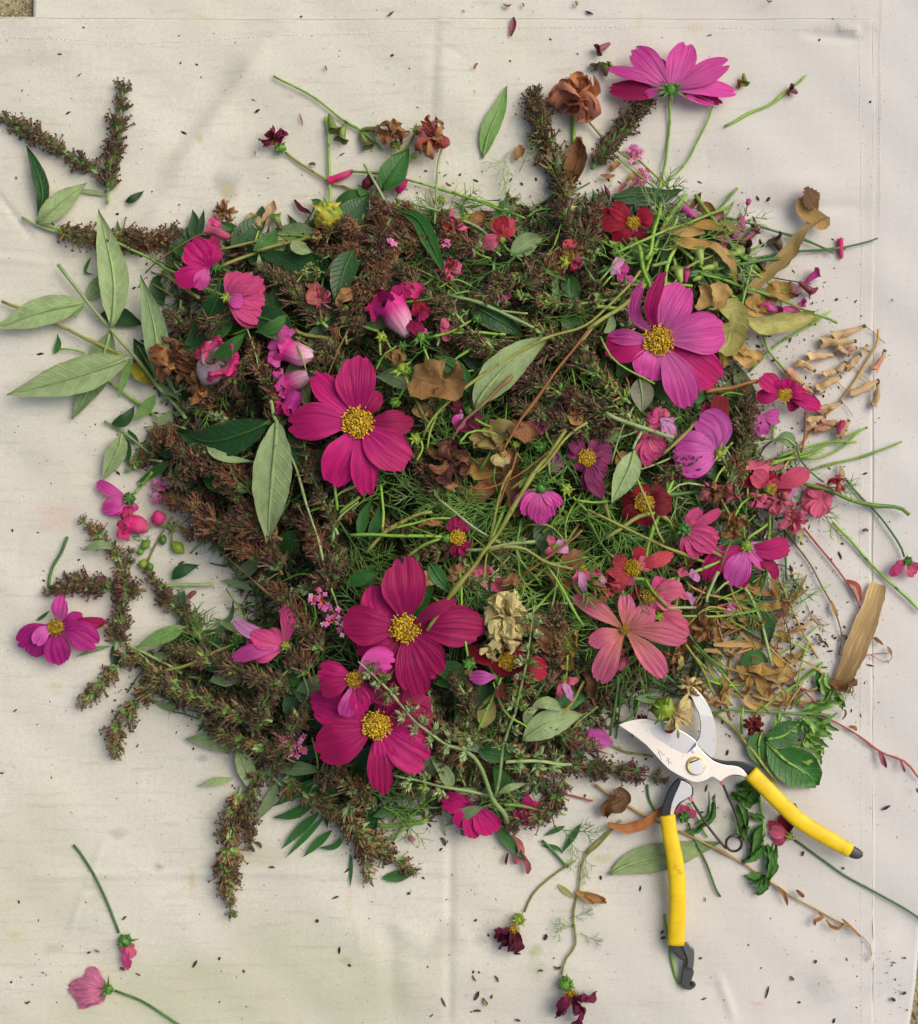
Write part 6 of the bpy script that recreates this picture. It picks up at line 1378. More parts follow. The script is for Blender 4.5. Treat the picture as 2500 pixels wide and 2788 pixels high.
# ------------------------------------------------------------ seed spikes one can follow
SPK = 'spent brown flower spikes in the heap'
def sp(x, y, d_, P, r, kind, **k):
    return spike(where(*src(x, y), d_), P, r, kind, group=SPK, **k)
O_()
sp(90,270,'dark brown seed spike sticking out past the left edge',[(-45,215),(20,238),(100,285),(195,345)],24,'dark',r1=16); mark(110,290,'dark spike at the left edge')
sp(230,280,'brown upright seed spike lying apart on the canvas',[(243,178),(238,230),(222,310),(212,405)],26,'brown',r1=18,bare=.08); mark(230,280,'upright spike at the upper left')
sp(140,460,'brown and green seed spike',[(262,478),(200,470),(140,462),(75,438)],26,'plain',r1=26,bare=.15)
sp(300,475,'brown seed spike ending',[(350,462),(300,480),(250,470),(215,455)],27,'brown',r1=24)
sp(1080,290,'tall brown seed spike rising from the heap at the top',[(1058,182),(1068,240),(1090,300),(1112,360),(1120,420)],35,'plain',r1=25); mark(1085,290,'tall spike at the top')
sp(1225,270,'dark green seed spike beside the upside-down cosmos',[(1282,200),(1250,235),(1215,280),(1172,335)],31,'mix',r1=20,stemm=ST_D)
for P, r, kd, d_ in [
 ([(620,470),(700,452),(760,440),(830,420)],30,'rust','rusty brown seed spike'), ([(640,500),(720,490),(800,480),(880,490)],28,'rust','rust-red seed spike'), ([(745,385),(760,440),(755,520),(740,600)],28,'rust','brown seed spike'),
 ([(700,660),(720,590),(740,520),(750,460)],27,'brown','brown seed spike'), ([(770,500),(820,560),(880,610),(930,650)],28,'brown','brown seed spike'), ([(1190,395),(1170,460),(1110,520),(1030,570)],32,'brown','brown seed spike'),
 ([(1110,400),(1130,450),(1160,500)],28,'mix','olive-brown seed spike'), ([(900,640),(960,590),(1040,540),(1110,490)],27,'mix','green-brown seed spike'), ([(1010,575),(1090,600),(1170,600),(1270,580)],26,'green','green seed spike'),
 ([(510,530),(560,560),(600,600),(650,650)],27,'mix','green-brown seed spike'), ([(330,620),(380,650),(430,640),(480,610)],27,'dark','dark seed spike'), ([(1040,640),(1110,680),(1180,740),(1250,800)],30,'green','grey-green seed spike'),
 ([(960,740),(1050,750),(1130,790),(1210,830)],30,'dark','dark brown seed spike'), ([(940,700),(1020,700),(1100,690),(1180,700)],28,'dark','dark brown seed spike'), ([(1020,800),(1080,830),(1150,850),(1230,850)],30,'dark','dark brown seed spike'),
 ([(880,650),(950,680),(1020,720),(1080,780)],27,'mix','brown-green seed spike'), ([(500,680),(520,730),(545,790),(540,850)],27,'brown','brown seed spike'), ([(620,740),(640,690),(680,640),(700,590)],26,'brown','brown seed spike'),
 ([(340,850),(310,880),(280,910),(255,920)],28,'brown','brown seed spike'), ([(430,900),(380,930),(320,950)],29,'brown','brown seed spike'), ([(340,880),(400,920),(460,940),(500,980)],30,'rust','rust-brown seed spike'),
 ([(330,990),(390,1010),(450,1060),(520,1110)],31,'rust','rusty brown seed spike'), ([(370,1060),(420,1050),(480,1040),(560,1070)],30,'wine','dark wine-brown seed spike'), ([(440,960),(480,1000),(530,1080),(560,1140)],31,'wine','wine-brown seed spike'),
 ([(520,1150),(560,1180),(600,1240),(640,1290)],28,'brown','brown seed spike'), ([(590,1000),(620,1060),(640,1120),(660,1180)],27,'wine','wine-tinted seed spike'), ([(680,1090),(650,1140),(600,1180)],27,'mix','brown-green seed spike'),
 ([(165,1030),(200,1065),(235,1105),(250,1160)],22,'plain','olive-brown seed spike'), ([(258,1090),(250,1150),(242,1220),(228,1290)],29,'mix','green and brown seed spike'), ([(90,1175),(150,1155),(220,1165),(290,1170)],27,'dark','dark brown seed spike'),
 ([(290,1130),(330,1180),(370,1220),(400,1270)],24,'mix','brown-green seed spike'), ([(160,1400),(200,1355),(245,1310),(290,1290)],27,'plain','olive-brown seed spike'), ([(232,1495),(236,1440),(270,1390),(330,1340)],30,'plain','olive-brown seed spike'),
 ([(280,1310),(350,1360),(430,1400),(540,1430)],30,'plain','olive-brown seed spike'), ([(330,1280),(400,1300),(480,1330),(560,1360)],28,'mix','green-brown seed spike'), ([(400,1420),(460,1460),(530,1480),(590,1470)],28,'plain','olive-brown seed spike'),
 ([(458,1808),(452,1730),(455,1650),(478,1560)],31,'plain','long olive-brown seed spike pointing down'), ([(500,1680),(490,1620),(500,1560),(520,1520)],26,'dark','dark seed spike'), ([(822,1728),(750,1680),(680,1620),(560,1545)],30,'plain','long rust-olive seed spike'),
 ([(730,1745),(725,1690),(700,1640),(690,1590)],26,'plain','brown seed spike pointing down'), ([(600,1300),(560,1340),(520,1400),(500,1460)],28,'mix','brown-green seed spike'), ([(620,1390),(590,1430),(560,1480),(540,1530)],28,'plain','brown seed spike'),
 ([(1320,1545),(1240,1530),(1150,1520),(1040,1500)],28,'purple','purple-brown spike with green calyces'), ([(1105,1190),(1100,1250),(1095,1310),(1080,1370)],28,'brown','upright brown seed spike'),
 ([(1478,760),(1480,830),(1470,900),(1440,960)],28,'brown','brown seed spike'), ([(1215,800),(1260,840),(1300,860),(1370,870)],24,'sage','sage-green spike'), ([(1240,560),(1250,600),(1245,650),(1225,700)],24,'sage','sage-green spike'),
 ([(1180,560),(1160,520),(1190,490)],24,'green','green seed spike'), ([(850,1370),(860,1420),(880,1480),(890,1540)],26,'mix','brown-green seed spike'), ([(900,1340),(930,1400),(920,1460)],26,'mix','green-brown seed spike'),
 ([(820,1430),(900,1450),(980,1470)],24,'green','green-brown spike'), ([(990,1640),(1040,1620),(1090,1600),(1120,1540)],27,'brown','brown seed spike'),
 ([(800,1110),(860,1090),(910,1080)],24,'dark','brown seed spike'), ([(820,900),(850,940),(870,990)],24,'brown','brown seed spike'), ([(600,860),(610,920),(640,990),(670,1060)],22,'mix','grey-green and rust seed spike'),
 ([(1410,880),(1440,920),(1450,960)],22,'sage','sage spike tip'), ([(560,1280),(600,1310),(620,1360)],28,'brown','brown seed spike'), ([(1300,960),(1340,930),(1400,910)],24,'dark','dark seed spike'),
 ([(660,1540),(700,1560),(740,1600)],26,'plain','brown seed spike'), ([(690,1500),(660,1530),(620,1560)],24,'mix','green-brown spike'), ([(1180,1480),(1120,1460),(1060,1440)],24,'dark','brown seed spike'), ([(880,430),(900,470),(960,500)],26,'rust','rust-tipped spike'),
 ([(430,760),(470,740),(500,690)],26,'mix','brown-green spike'), ([(380,700),(420,760),(400,820)],26,'brown','brown seed spike'), ([(300,700),(340,720),(350,760)],24,'brown','brown seed spike')]:
    m_ = P[len(P)//2]; sp(m_[0], m_[1], d_, P, r, kd, stemm=ST_P if kd in ('sage', 'green', 'mix', 'plain') else ST_B)
# branching pale stem of the sage branch at the bottom
L_()
t = thing('sage_branch', 'pale green forked branch end pointing down at the bottom of the heap', 'branch', *src(1330,510), 40); mark(1290,400,'pale forked branch')
stem(None, [(1335,515),(1280,405),(1200,240),(1070,180),(960,100),(880,10)], 12, ST_P, 86, r1=5, parent=t)
stem(None, [(1285,405),(1310,290),(1330,180),(1370,60)], 8, ST_P, 88, r1=6, parent=t)
stem(None, [(1280,410),(1120,375),(1000,350),(870,320)], 8, ST_P, 70, r1=5, parent=t)
stem(None, [(885,15),(810,-65),(720,-150)], 7, ST_P, 118, r1=3, parent=t)
stem(None, [(1368,65),(1398,-60),(1430,-220),(1446,-380)], 7, ST_P, 92, r1=3, parent=t)
def tufts(P, lift, sc, step=38, side=11):
    q = pts(P, lift); L = np.linalg.norm(np.diff(q, axis=0), axis=1).sum(); n = int(L/step); C = catmull(q, max(3, n*2)); T = np.gradient(C, axis=0)
    for i in range(1, len(C)-1, 2):
        T[i] /= np.linalg.norm(T[i]); sd_ = np.array([-T[i][1], T[i][0], 0])
        for sg in (-1, 1):
            d = T[i]*.8+sd_*sg+np.array([0, 0, .35]); k_ = sc*R.uniform(.75, 1.1)
            place(CLU[R.choice(['sage', 'sage', 'green'])][R.randrange(5)], 'floret_cluster', t, C[i]+sd_*sg*side*k_, Vector(d).to_track_quat('Z', 'Y') @ mathutils.Quaternion((0, 0, 1), R.random()*6.28), k_*.95)
tufts([(1200,240),(1070,180),(960,100),(880,10)], 90, 1.25); tufts([(880,10),(810,-65),(720,-150)], 118, 1.0, 34, 9)
tufts([(1320,240),(1340,150),(1370,60)], 92, 1.15); tufts([(1370,60),(1398,-60),(1430,-220),(1446,-380)], 94, 1.0, 34, 9)
tufts([(1100,370),(1000,350),(870,320)], 74, 1.1); tufts([(1350,264),(1450,262),(1600,275)], 84, 1.2)
stem(None, [(1330,265),(1450,262),(1600,275)], 8, ST_P, 80, parent=t)
# pink verbena-like clusters
def verbena(label, c, n, r, lift=66, words=None, kinds=(VERB, VERB, VORG)):
    sx, sy = src(*c); t = thing('pink_floret_head', label, 'pink florets', sx, sy, pile(sx, sy)+lift-20)
    if words: mark(*c, words)
    for i in range(n):
        a = R.random()*6.28; rr = r*math.sqrt(R.random()); x, y = c[0]+math.cos(a)*rr, c[1]+math.sin(a)*rr
        p = pt((x, y), lift+R.uniform(-8, 8)); b = pt((c[0]+(x-c[0])*.3, c[1]+(y-c[1])*.3-12), lift-16)
        m = MB(); m.add(tube([b, (b+p)/2+np.array([0, 0, 3]), p], 1.6, 1.9, 5, n=4), 1)
        q = R.uniform(6.5, 9.5); n0 = np.array([R.uniform(-.5, .5), R.uniform(-.5, .5), 1.0]); n0 /= np.linalg.norm(n0); s = np.cross(n0, (1, 0, 0)); s /= np.linalg.norm(s); u = np.cross(n0, s); ph = R.random()*6
        for k in range(4):
            an = ph+k*1.571; d = s*math.cos(an)+u*math.sin(an); e = s*math.cos(an+1.57)+u*math.sin(an+1.57)
            m.add(([p+n0*.8, p+d*q*.5+e*q*.42, p+d*q+n0*R.uniform(-1, 2)+e*q*.2, p+d*q-e*q*.25, p+d*q*.5-e*q*.42], [(0, 1, 2, 3, 4)], [(0, 0)]*5), 0)
        m.build('floret', [kinds[0] if R.random() < .75 else LAVP, kinds[2]], t, smooth=False)
    return t
H_(); verbena('cluster of tiny pink star florets with orange tubes left of the wine bloom', (455,800), 20, 100, 84, 'tiny pink star florets'); verbena('smaller pink floret cluster higher on the same rusty spike', (345,670), 12, 66, 84)
C_(); verbena('bright pink floret cluster on the canvas at the top', (262,850), 16, 50, 16, 'pink florets at the top'); verbena('pink floret trail below the bright pink cluster', (300,960), 10, 50, 16)
G_(); verbena('violet-pink florets on the brown head at the left edge', (880,275), 22, 70, 24, 'violet-pink florets at the left')
K_(); verbena('violet floret head beside the bottom crimson bloom', (1620,455), 20, 75, 46, 'violet florets at the bottom')
B_(); verbena('pair of pale pink florets on the rusty spike', (745,1040), 4, 26, 66); verbena('two pale florets in the upper middle', (1040,1020), 4, 30, 56); verbena('pale cream and pink florets left of the faded red bloom', (965,1000), 5, 30, 56)
I_(); verbena('faded pink floret among dry stems', (805,935), 10, 40, 30)
L_(); verbena('single tiny pink star floret on the canvas', (938,578), 3, 14, 6)
# ------------------------------------------------------------ dry tubular blooms at the right
F_()
t = thing('dried_bloom_sprig', 'sprig of straw-coloured dried tubular blooms on the canvas at the right', 'dried sprig', *src(1500,850), 6); mark(1480,800,'straw-coloured dried sprig')
for P, r in [([(1600,600),(1590,680),(1545,760),(1480,870),(1420,960),(1330,1060),(1240,1150),(1160,1260),(1060,1390)],8), ([(1530,580),(1580,620),(1630,670)],3), ([(1500,830),(1400,760),(1370,700)],3), ([(1480,860),(1560,900),(1600,870)],3), ([(1430,940),(1340,860),(1250,850)],3), ([(1500,830),(1480,760),(1470,700)],3), ([(1590,640),(1640,680)],3), ([(1500,840),(1560,890)],3), ([(1400,1000),(1430,1030),(1460,1080)],3)]:
    stem(None, P, r, ST_T, 10, r1=r*.8, parent=t)
for a, b, r in [((1530,580),(1350,640),26), ((1480,665),(1290,670),32), ((1370,735),(1215,755),28), ((1255,830),(1155,780),26), ((1440,745),(1380,700),22), ((1505,740),(1420,810),26), ((1640,715),(1575,820),26), ((1605,880),(1455,960),32), ((1600,890),(1575,1020),24), ((1395,860),(1270,935),30), ((1380,830),(1300,850),22), ((1190,905),(1100,830),30), ((1480,700),(1430,720),24), ((1420,780),(1385,830),22), ((1400,1000),(1290,1040),24), ((1395,1115),(1290,1110),28), ((1440,1100),(1380,1190),28), ((1310,1080),(1220,1100),26), ((1370,1130),(1250,1150),24), ((1250,950),(1190,920),22), ((1540,690),(1520,720),22), ((1230,990),(1290,1060),22), ((1260,1090),(1210,1150),20)]:
    trumpet([(*a, 0), ((a[0]+b[0])/2+R.uniform(-8,8), (a[1]+b[1])/2+R.uniform(-8,8), 8), (*b, 3)], r*.16, r*.74, R.choice([STRAW, STRP, STRAW]), R.uniform(1.2, 1.7), 5, t, 'dried_bloom', lift=16, crump=.6, bell=R.uniform(.6, .9))
    q = pts([a, ((a[0]*.8+b[0]*.2), (a[1]*.8+b[1]*.2), 2)], 16); x = tube(q, 5.5, 3.5, 6, n=3); mesh_obj('dry_calyx', x[0], x[1], PODM, t)
trumpet([(1375,1160,10),(1395,1130,14),(1408,1105,12)], 8, 16, HOT, 1.1, 4, None, 'fallen_bud', 'magenta scrap on the dried blooms at the right', 'petal scrap', lift=26)
trumpet([(1400,210-0,0),(1395,160,2),(1392,100,2)], 8, 16, HOT, 1.1, 4, None, 'fallen_bud', where(*src(1400,150), 'small magenta scrap'), 'petal scrap', lift=8)
# salvia-like calyces, small trumpets
def calyx_b(P, r, mat, d_, lift=14, flare=1.9):
    m_ = P[len(P)//2]
    return trumpet([(*p, 4*i) for i, p in enumerate(P)], r*.35, r*.8, mat, flare, 3, None, 'small_calyx', where(*src(*m_), d_), 'spent calyx', group='small spent calyces', lift=lift, crump=.1, bell=.9)
SVG = organ('calyx_green_violet', '#7ca040', '#5c4c30', 130, .5, trans=.1); SVD = organ('calyx_dark_violet', '#3c3424', '#5c5030', 150, .55); SVR = organ('calyx_maroon', '#6c3038', '#8c4850', 150, .55); SVL = organ('calyx_lime_pale', '#8cb04c', '#a4b860', 150, .5, trans=.1); SVP = organ('bud_magenta', '#c8288c', '#b84c8c', 150, .5, trans=.15)
B_()
for P, r, mt in [([(400,325),(408,370),(425,418)],28,SVG), ([(485,380),(470,420),(462,468)],28,SVG), ([(572,415),(610,408),(665,415)],24,SVG), ([(570,425),(585,460),(615,505)],24,SVG), ([(130,880+80),(120,930),(100,885)],24,SVG)]: calyx_b(P, r, mt, 'green spent calyx with dark mouth')
trumpet([(530,635,2),(470,665,6),(395,692,4)], 9, 20, HOT, 1.2, 5, None, 'tubular_bud', 'pink tubular bud on a grey twig at the top left', 'flower bud', lift=10)
trumpet([(610,740,2),(600,710,6),(640,680,4)], 12, 30, WINE, 1.3, 4, None, 'withered_bud', 'dark wine bud beside the pink tubular bud', 'flower bud', lift=24, crump=.4)
trumpet([(780,760,2),(790,720,6),(800,680,4)], 12, 28, MG, 1.2, 4, None, 'withered_bud', where(*src(790,720), 'magenta bud scrap'), 'flower bud', lift=24, crump=.4)
C_()
for P, r, mt, d_ in [([(122,238),(90,258),(58,275)],24,SVR,'olive and maroon calyx'), ([(50,388),(45,370),(40,352)],20,SVD,'tiny dark calyx'), ([(100,420),(98,385),(92,345)],26,SVG,'green calyx'), ([(100,390),(118,370),(130,350)],20,SVG,'green calyx half'), ([(860,405),(862,430),(866,460)],20,SVG,'green-brown calyx'), ([(865,462),(850,466),(832,464)],18,OCH,'small tan scrap'), ([(1155,512),(1135,500),(1115,490)],22,SVR,'maroon calyx on the lone twig'),
                     ([(1062,1380),(1050,1340),(1030,1315)],34,SVD,'dark flared calyx'), ([(740,1370),(735,1330),(725,1300)],30,SVR,'maroon calyx'), ([(885,1400),(880,1375),(865,1350)],30,SVD,'dark flared calyx'), ([(760,1390),(800,1395),(840,1385)],24,SVL,'lime calyx'), ([(850,1330),(890,1300),(930,1260)],26,SVR,'maroon calyx pair'), ([(620,1200),(690,1210),(730,1190)],26,SVR,'dull red calyx'), ([(625,1420),(620,1395),(612,1370)],28,SVG,'green calyx')]: calyx_b(P, r, mt, d_)
for P, r in [([(600,1200,2),(560,1170,6),(525,1145,4)],22), ([(855,1280,2),(850,1240,6),(845,1200,4)],20), ([(800,1310,2),(815,1280,6),(825,1255,4)],22), ([(915,1270,2),(930,1260,6),(942,1250,4)],12), ([(880,1130,2),(885,1115,4),(890,1098,2)],14), ([(765,1350),(760,1330),(765,1310)],14)]:
    trumpet(P, r*.4, r, SVP, 1.1, 4, None, 'magenta_bud', where(*src(*P[1][:2]), 'small bright magenta bud'), 'flower bud', group='small magenta buds', lift=26)
C_(); sm(860,1200,'thin purple flower stalk at the upper right',[(890,1100),(870,1180),(840,1280),(810,1390)],4,ST_R,30)
F_()
for P, r, mt, d_ in [([(625,245),(620,200),(610,160)],30,SVL,'pale green flared calyx'), ([(515,340),(505,300),(500,260)],30,SVL,'pale green upright calyx'), ([(540,340),(545,300),(545,265)],22,SVP,'small mauve bud'), ([(1110,340),(1125,365),(1130,410)],28,SVR,'maroon calyx'), ([(1165,340),(1200,365),(1245,400)],26,SVR,'maroon and pink bud'), ([(1200,345),(1230,315),(1275,285)],24,SVP,'pink bud'), ([(970,205),(965,235),(945,265)],30,SVD,'dark flared calyx'), ([(840,290),(830,320),(830,350)],30,SVD,'dark calyx'), ([(630,270),(660,260),(700,258)],22,SVL,'lime bud'), ([(580,330),(600,320),(630,310)],20,SVL,'lime bud'),
                     ([(1040,500),(1000,480),(970,450)],30,PKL,'faded mauve bloom'), ([(1170,500),(1120,490),(1060,510)],30,PKL,'mauve wilted bloom'), ([(1200,470),(1190,465),(1180,455)],20,SVP,'tiny mauve bud')]: calyx_b(P, r, mt, d_, 22)
F_(); sm(1100,330,'thin dark twig with pink buds at the right',[(880,270),(1000,310),(1100,330),(1180,340),(1230,350)],4,ST_K,16)
G_(); trumpet([(1080,830,2),(1055,845,5),(1035,865,3)], 8, 14, SVR, 1.1, 4, None, 'small_bud', 'small dull red bud in the canvas gap, lower left', 'flower bud', lift=10)
A_(); trumpet([(1265,1310,2),(1210,1285,8),(1160,1265,4)], 12, 26, SAL, 1.4, 4, None, 'pink_bud', 'dusty pink tubular bud at the upper left of the heap', 'flower bud', lift=26, crump=.2); trumpet([(1215,1245,2),(1195,1235,8),(1170,1225,4)], 10, 26, PK, 1.4, 4, None, 'pink_bud', 'curled pink bud above the dusty pink one', 'flower bud', lift=30, crump=.3)
# ------------------------------------------------------------ dry leaves and scraps
TANP = petal('#b49248', '#ae8c4c', '#7c5c28', 'dry_leaf_tan'); TANQ = petal('#c2a468', '#bb9c60', '#94743c', 'dry_leaf_straw')
F_()
scrap('long twisted tan leaf with a brown tip at the upper right', [(900,380,10),(1000,290,16),(1100,200,18),(1180,80,20),(1260,10,20),(1320,-10,10)], 92, petal('#b89c5c','#c8ae70','#8c703c','leaf_tan_twisted'), 26, crump=.16, twist=.9, wf=lambda u: .3+.7*math.sin(math.pi*min(1,u*.8+.1))+.05*math.sin(u*40), cup=.16); mark(1150,130,'long twisted tan leaf')
C_()
scrap('curled straw leaf end with dark crusted tip above the twisted leaf', [(1325,1250,18),(1255,1195,20),(1195,1160,14),(1172,1090,10)], 85, TANQ, 22, crump=.14, twist=-.3, wf=w_strap, cup=.12)
scrap('dark brown crusted dry leaf tip at the right', [(1200,1030,8),(1228,1090,12),(1262,1170,6)], 120, BRNL, 26, crump=.16, twist=.2, cup=.1, wf=lambda u: .2+.8*math.sin(math.pi*u)+.13*math.sin(u*50))
I_()
t = thing('dry_sheath', 'stiff straw-coloured dry leaf sheath with frayed root end at the right', 'dry sheath', *src(1480,1100), 6); mark(1500,1060,'dry straw sheath')
scrap(None, [(1395,1340,6),(1470,1170,16),(1555,950,12),(1607,787,4)], 140, petal('#8c744c','#ccb07a','#7c6038','sheath_straw'), 14, crump=.05, twist=.2, wf=lambda u: .40+.5*math.sin(math.pi*min(1,(1-u)*.75+.12))+.035*math.sin(u*23)+.03*math.sin(u*61), cup=.12, parent=t, name='sheath')
scrap(None, [(1335,1320,10),(1400,1365,20),(1470,1330,10)], 90, BRNL, 14, crump=.3, parent=t, name='root_crust', wf=lambda u: .3+.7*math.sin(math.pi*u))
for k in range(40):
    a = 1.9+R.uniform(-.7, .7); x, y = 1350+R.uniform(0, 120), 1330+R.uniform(-10, 30); L = R.uniform(30, 90); q = pts([(x, y, 8), (x+math.cos(a)*L*.5+R.uniform(-12,12), y+math.sin(a)*L*.5, 8), (x+math.cos(a)*L, y+math.sin(a)*L*.9)], 10)
    tb = tube(q, 1.5, .6, 4, n=5); mesh_obj('root_fibre', tb[0], tb[1], R.choice([ST_B, TH_B, ST_K]), t)
F_()
for P, w, mt, d_, c_ in [([(720,470,6),(800,520,14),(790,640,10),(720,720)],170,OLIV,'big yellowing crumpled leaf',.14), ([(690,350),(720,420,10),(700,470)],140,TANQ,'tan crumpled leaf',.25), ([(870,540,6),(960,580,14),(1100,560,12),(1250,520)],120,OLIV,'curled cream-tan leaf edge',.14), ([(870,560),(980,590),(1060,600)],60,TANP,'rolled tan leaf',.2), ([(980,390),(1060,380,12),(1110,440)],90,TANP,'tan curled leaf',.25), ([(800,720),(870,770,12),(970,740)],100,TANQ,'straw leaf curl',.25), ([(780,680),(840,700,12),(900,760)],70,TANP,'tan strip leaf',.25), ([(480,110),(560,130,10),(680,140)],70,TANP,'dry tan blade',.1), ([(400,50),(520,60,10),(640,60)],60,TANQ,'dry tan blade',.1), ([(540,60),(640,30,10),(760,60)],60,TANP,'dry tan blade',.12), ([(650,120),(760,200,10),(800,340)],70,TANQ,'papery straw leaf',.2), ([(740,0),(790,40,10),(830,60)],50,TANQ,'straw leaf tip',.2), ([(870,450),(940,470,10),(960,520)],90,TANP,'shredded tan leaf',.4), ([(860,480),(900,500,10),(980,520)],60,TANQ,'shredded straw leaf',.4), ([(940,440),(1000,430),(1060,400)],60,OCH,'orange-brown dry flake',.3), ([(600,490),(660,430,10),(640,340)],80,TANQ,'straw papery leaf',.3)]:
    scrap(where(*src(*P[1][:2]), d_), P, w, mt, 34, crump=c_, twist=R.uniform(-.6, .6), wf=lambda u: .25+.75*math.sin(math.pi*min(1, u*.92+.04)))
E_()
scrap('lumpy tan-brown crumpled leaf in the upper middle', [(860,660,10),(950,680,34),(1040,700,26),(1060,640)], 230, leafm('#94703c','#6c4c24','leaf_lump',.6,spots='#5c3c1c'), 44, crump=.3, twist=.3, wf=lambda u: .5+.5*math.sin(math.pi*u)); mark(950,700,'lumpy tan leaf')
scrap('small brown crumple below the lumpy tan leaf', [(860,740,10),(920,760,24),(1000,730)], 120, BRNL, 46, crump=.4)
for P, w, mt, d_ in [([(860,830),(930,860,14),(960,900)],80,TANQ,'straw dry flakes'), ([(1250,930),(1330,960,14),(1380,1010)],140,petal('#8c7c44','#94824c','#5c4c24','dry_khaki'),'khaki shrivelled leaf'), ([(1180,980),(1260,1030,14),(1320,1060)],120,petal('#8c7c44','#94824c','#5c4c24','dry_khaki'),'khaki shrivelled leaf'), ([(1400,900),(1440,960,14),(1520,1010)],100,BRND,'brown dry petals'), ([(1700,850),(1760,890,20),(1800,830)],60,OCH,'brown star-shaped dry calyx'), ([(1720,900),(1750,870,20),(1740,800)],50,BRND,'brown dry calyx lobe'), ([(1430,230+1200),(1400,1120),(1430,1080)],90,BRND,'brown dry pod'), ([(1040,1000),(1070,1060,14),(1160,1100)],110,WINE,'dark withered petals'), ([(300,150),(340,210,14),(380,240)],110,petal('#94504c','#a05c54','#642c2c','dusty_red'),'dusty red withered petals'), ([(440,270),(480,220,14),(520,200)],70,OCH,'tan dry husk')]:
    scrap(where(*src(*P[1][:2]), d_), P, w, mt, 40, crump=.35, twist=R.uniform(-1, 1))
H_()
for P, w, mt, d_ in [([(890,260),(950,250,12),(1010,270)],60,OCH,'pinkish dry husk'), ([(900,600),(950,560,12),(1000,590)],70,TANQ,'cream dry husk'), ([(1040,560),(1080,550,12),(1110,540)],40,TANQ,'cream dry strip'), ([(1060,500),(1100,510,12),(1140,500)],60,OCH,'tan dry husk'), ([(900,640),(900,670,10),(910,690)],40,OCH,'tan dry leaf'), ([(1370,620),(1400,580,12),(1450,560)],80,BRND,'brown dry head'), ([(1560,820),(1580,880,12),(1560,940)],90,BRND,'brown dry petal'), ([(1330,1150),(1360,1200,12),(1400,1180)],110,petal('#74342c','#7c3c34','#4c1c1c','dried_maroon'),'maroon dried petals'), ([(950,560),(990,520),(1020,480)],40,OCH,'ochre strip')]:
    scrap(where(*src(*P[1][:2]), d_), P, w, mt, 40, crump=.35, twist=R.uniform(-1, 1))
I_()
for c, r, col, d_ in [((660,1030),95,[OCH,BRND],'orange-brown dry flower'), ((800,470),90,[BRND,OCH],'brown dry flower with curled petals'), ((690,285),80,[BRND,DUSK],'brown crumpled flower'), ((800,290),70,[DUSK],'dusky crumpled flower'), ((100,800),80,[BRND,COR],'rusty crumpled petals'), ((940,1000),50,[BRND],'brown scrap'), ((1110,200),60,[DUSK,SAL],'dusty pink crumpled petals'), ((1050,330),90,[SAL,DUSK],'curled dusty pink petals'), ((1130,430),90,[DUSK,SAL],'dried pink petals on the red stem'), ((470,1180),60,[BRND,OCH],'brown tufted scrap'), ((930,330),60,[SAL],'dull pink petals'), ((1380,230),60,[COR,OCH],'coral and straw scrap'), ((160,1200),70,[DUSK,SAL],'dusky pink scraps')]:
    withered(where(*src(*c), d_), c, r, col, 7, lift=34, cr=24 if r > 85 else 0)
for P, w, mt, d_ in [([(1420,770),(1480,800,10),(1500,880)],36,petal('#a85038','#b0583c','#6c2c20','pod_red'),'red-brown pod on the red stem'), ([(1340,880),(1355,930,8),(1375,965)],26,TANP,'tan pod on the thin stem'), ([(1140,780),(1165,805,6),(1190,835)],20,PODM,'dark green narrow pod'), ([(1525,960),(1560,955,6),(1595,960)],14,SVR,'tiny red pod'), ([(1580,1080),(1600,1100,6),(1625,1125)],20,BRND,'brown pod tip'), ([(1400,1065),(1425,1090,6),(1450,1110)],22,PODM,'dark pod'), ([(1650,1135),(1665,1155,6),(1670,1185)],20,TANP,'tiny straw pod'), ([(1385,135),(1400,170,8),(1410,205)],28,STRAW,'straw tube flower'), ([(1275,1070),(1280,1095,4),(1290,1115)],26,PODM,'dark seed husk'), ([(1515,495),(1530,492,3),(1545,498)],20,PODM,'dark seed husk on the bare canvas')]:
    scrap(where(*src(*P[1][:2]), d_), P, w, mt, 10, crump=.05, twist=.3)
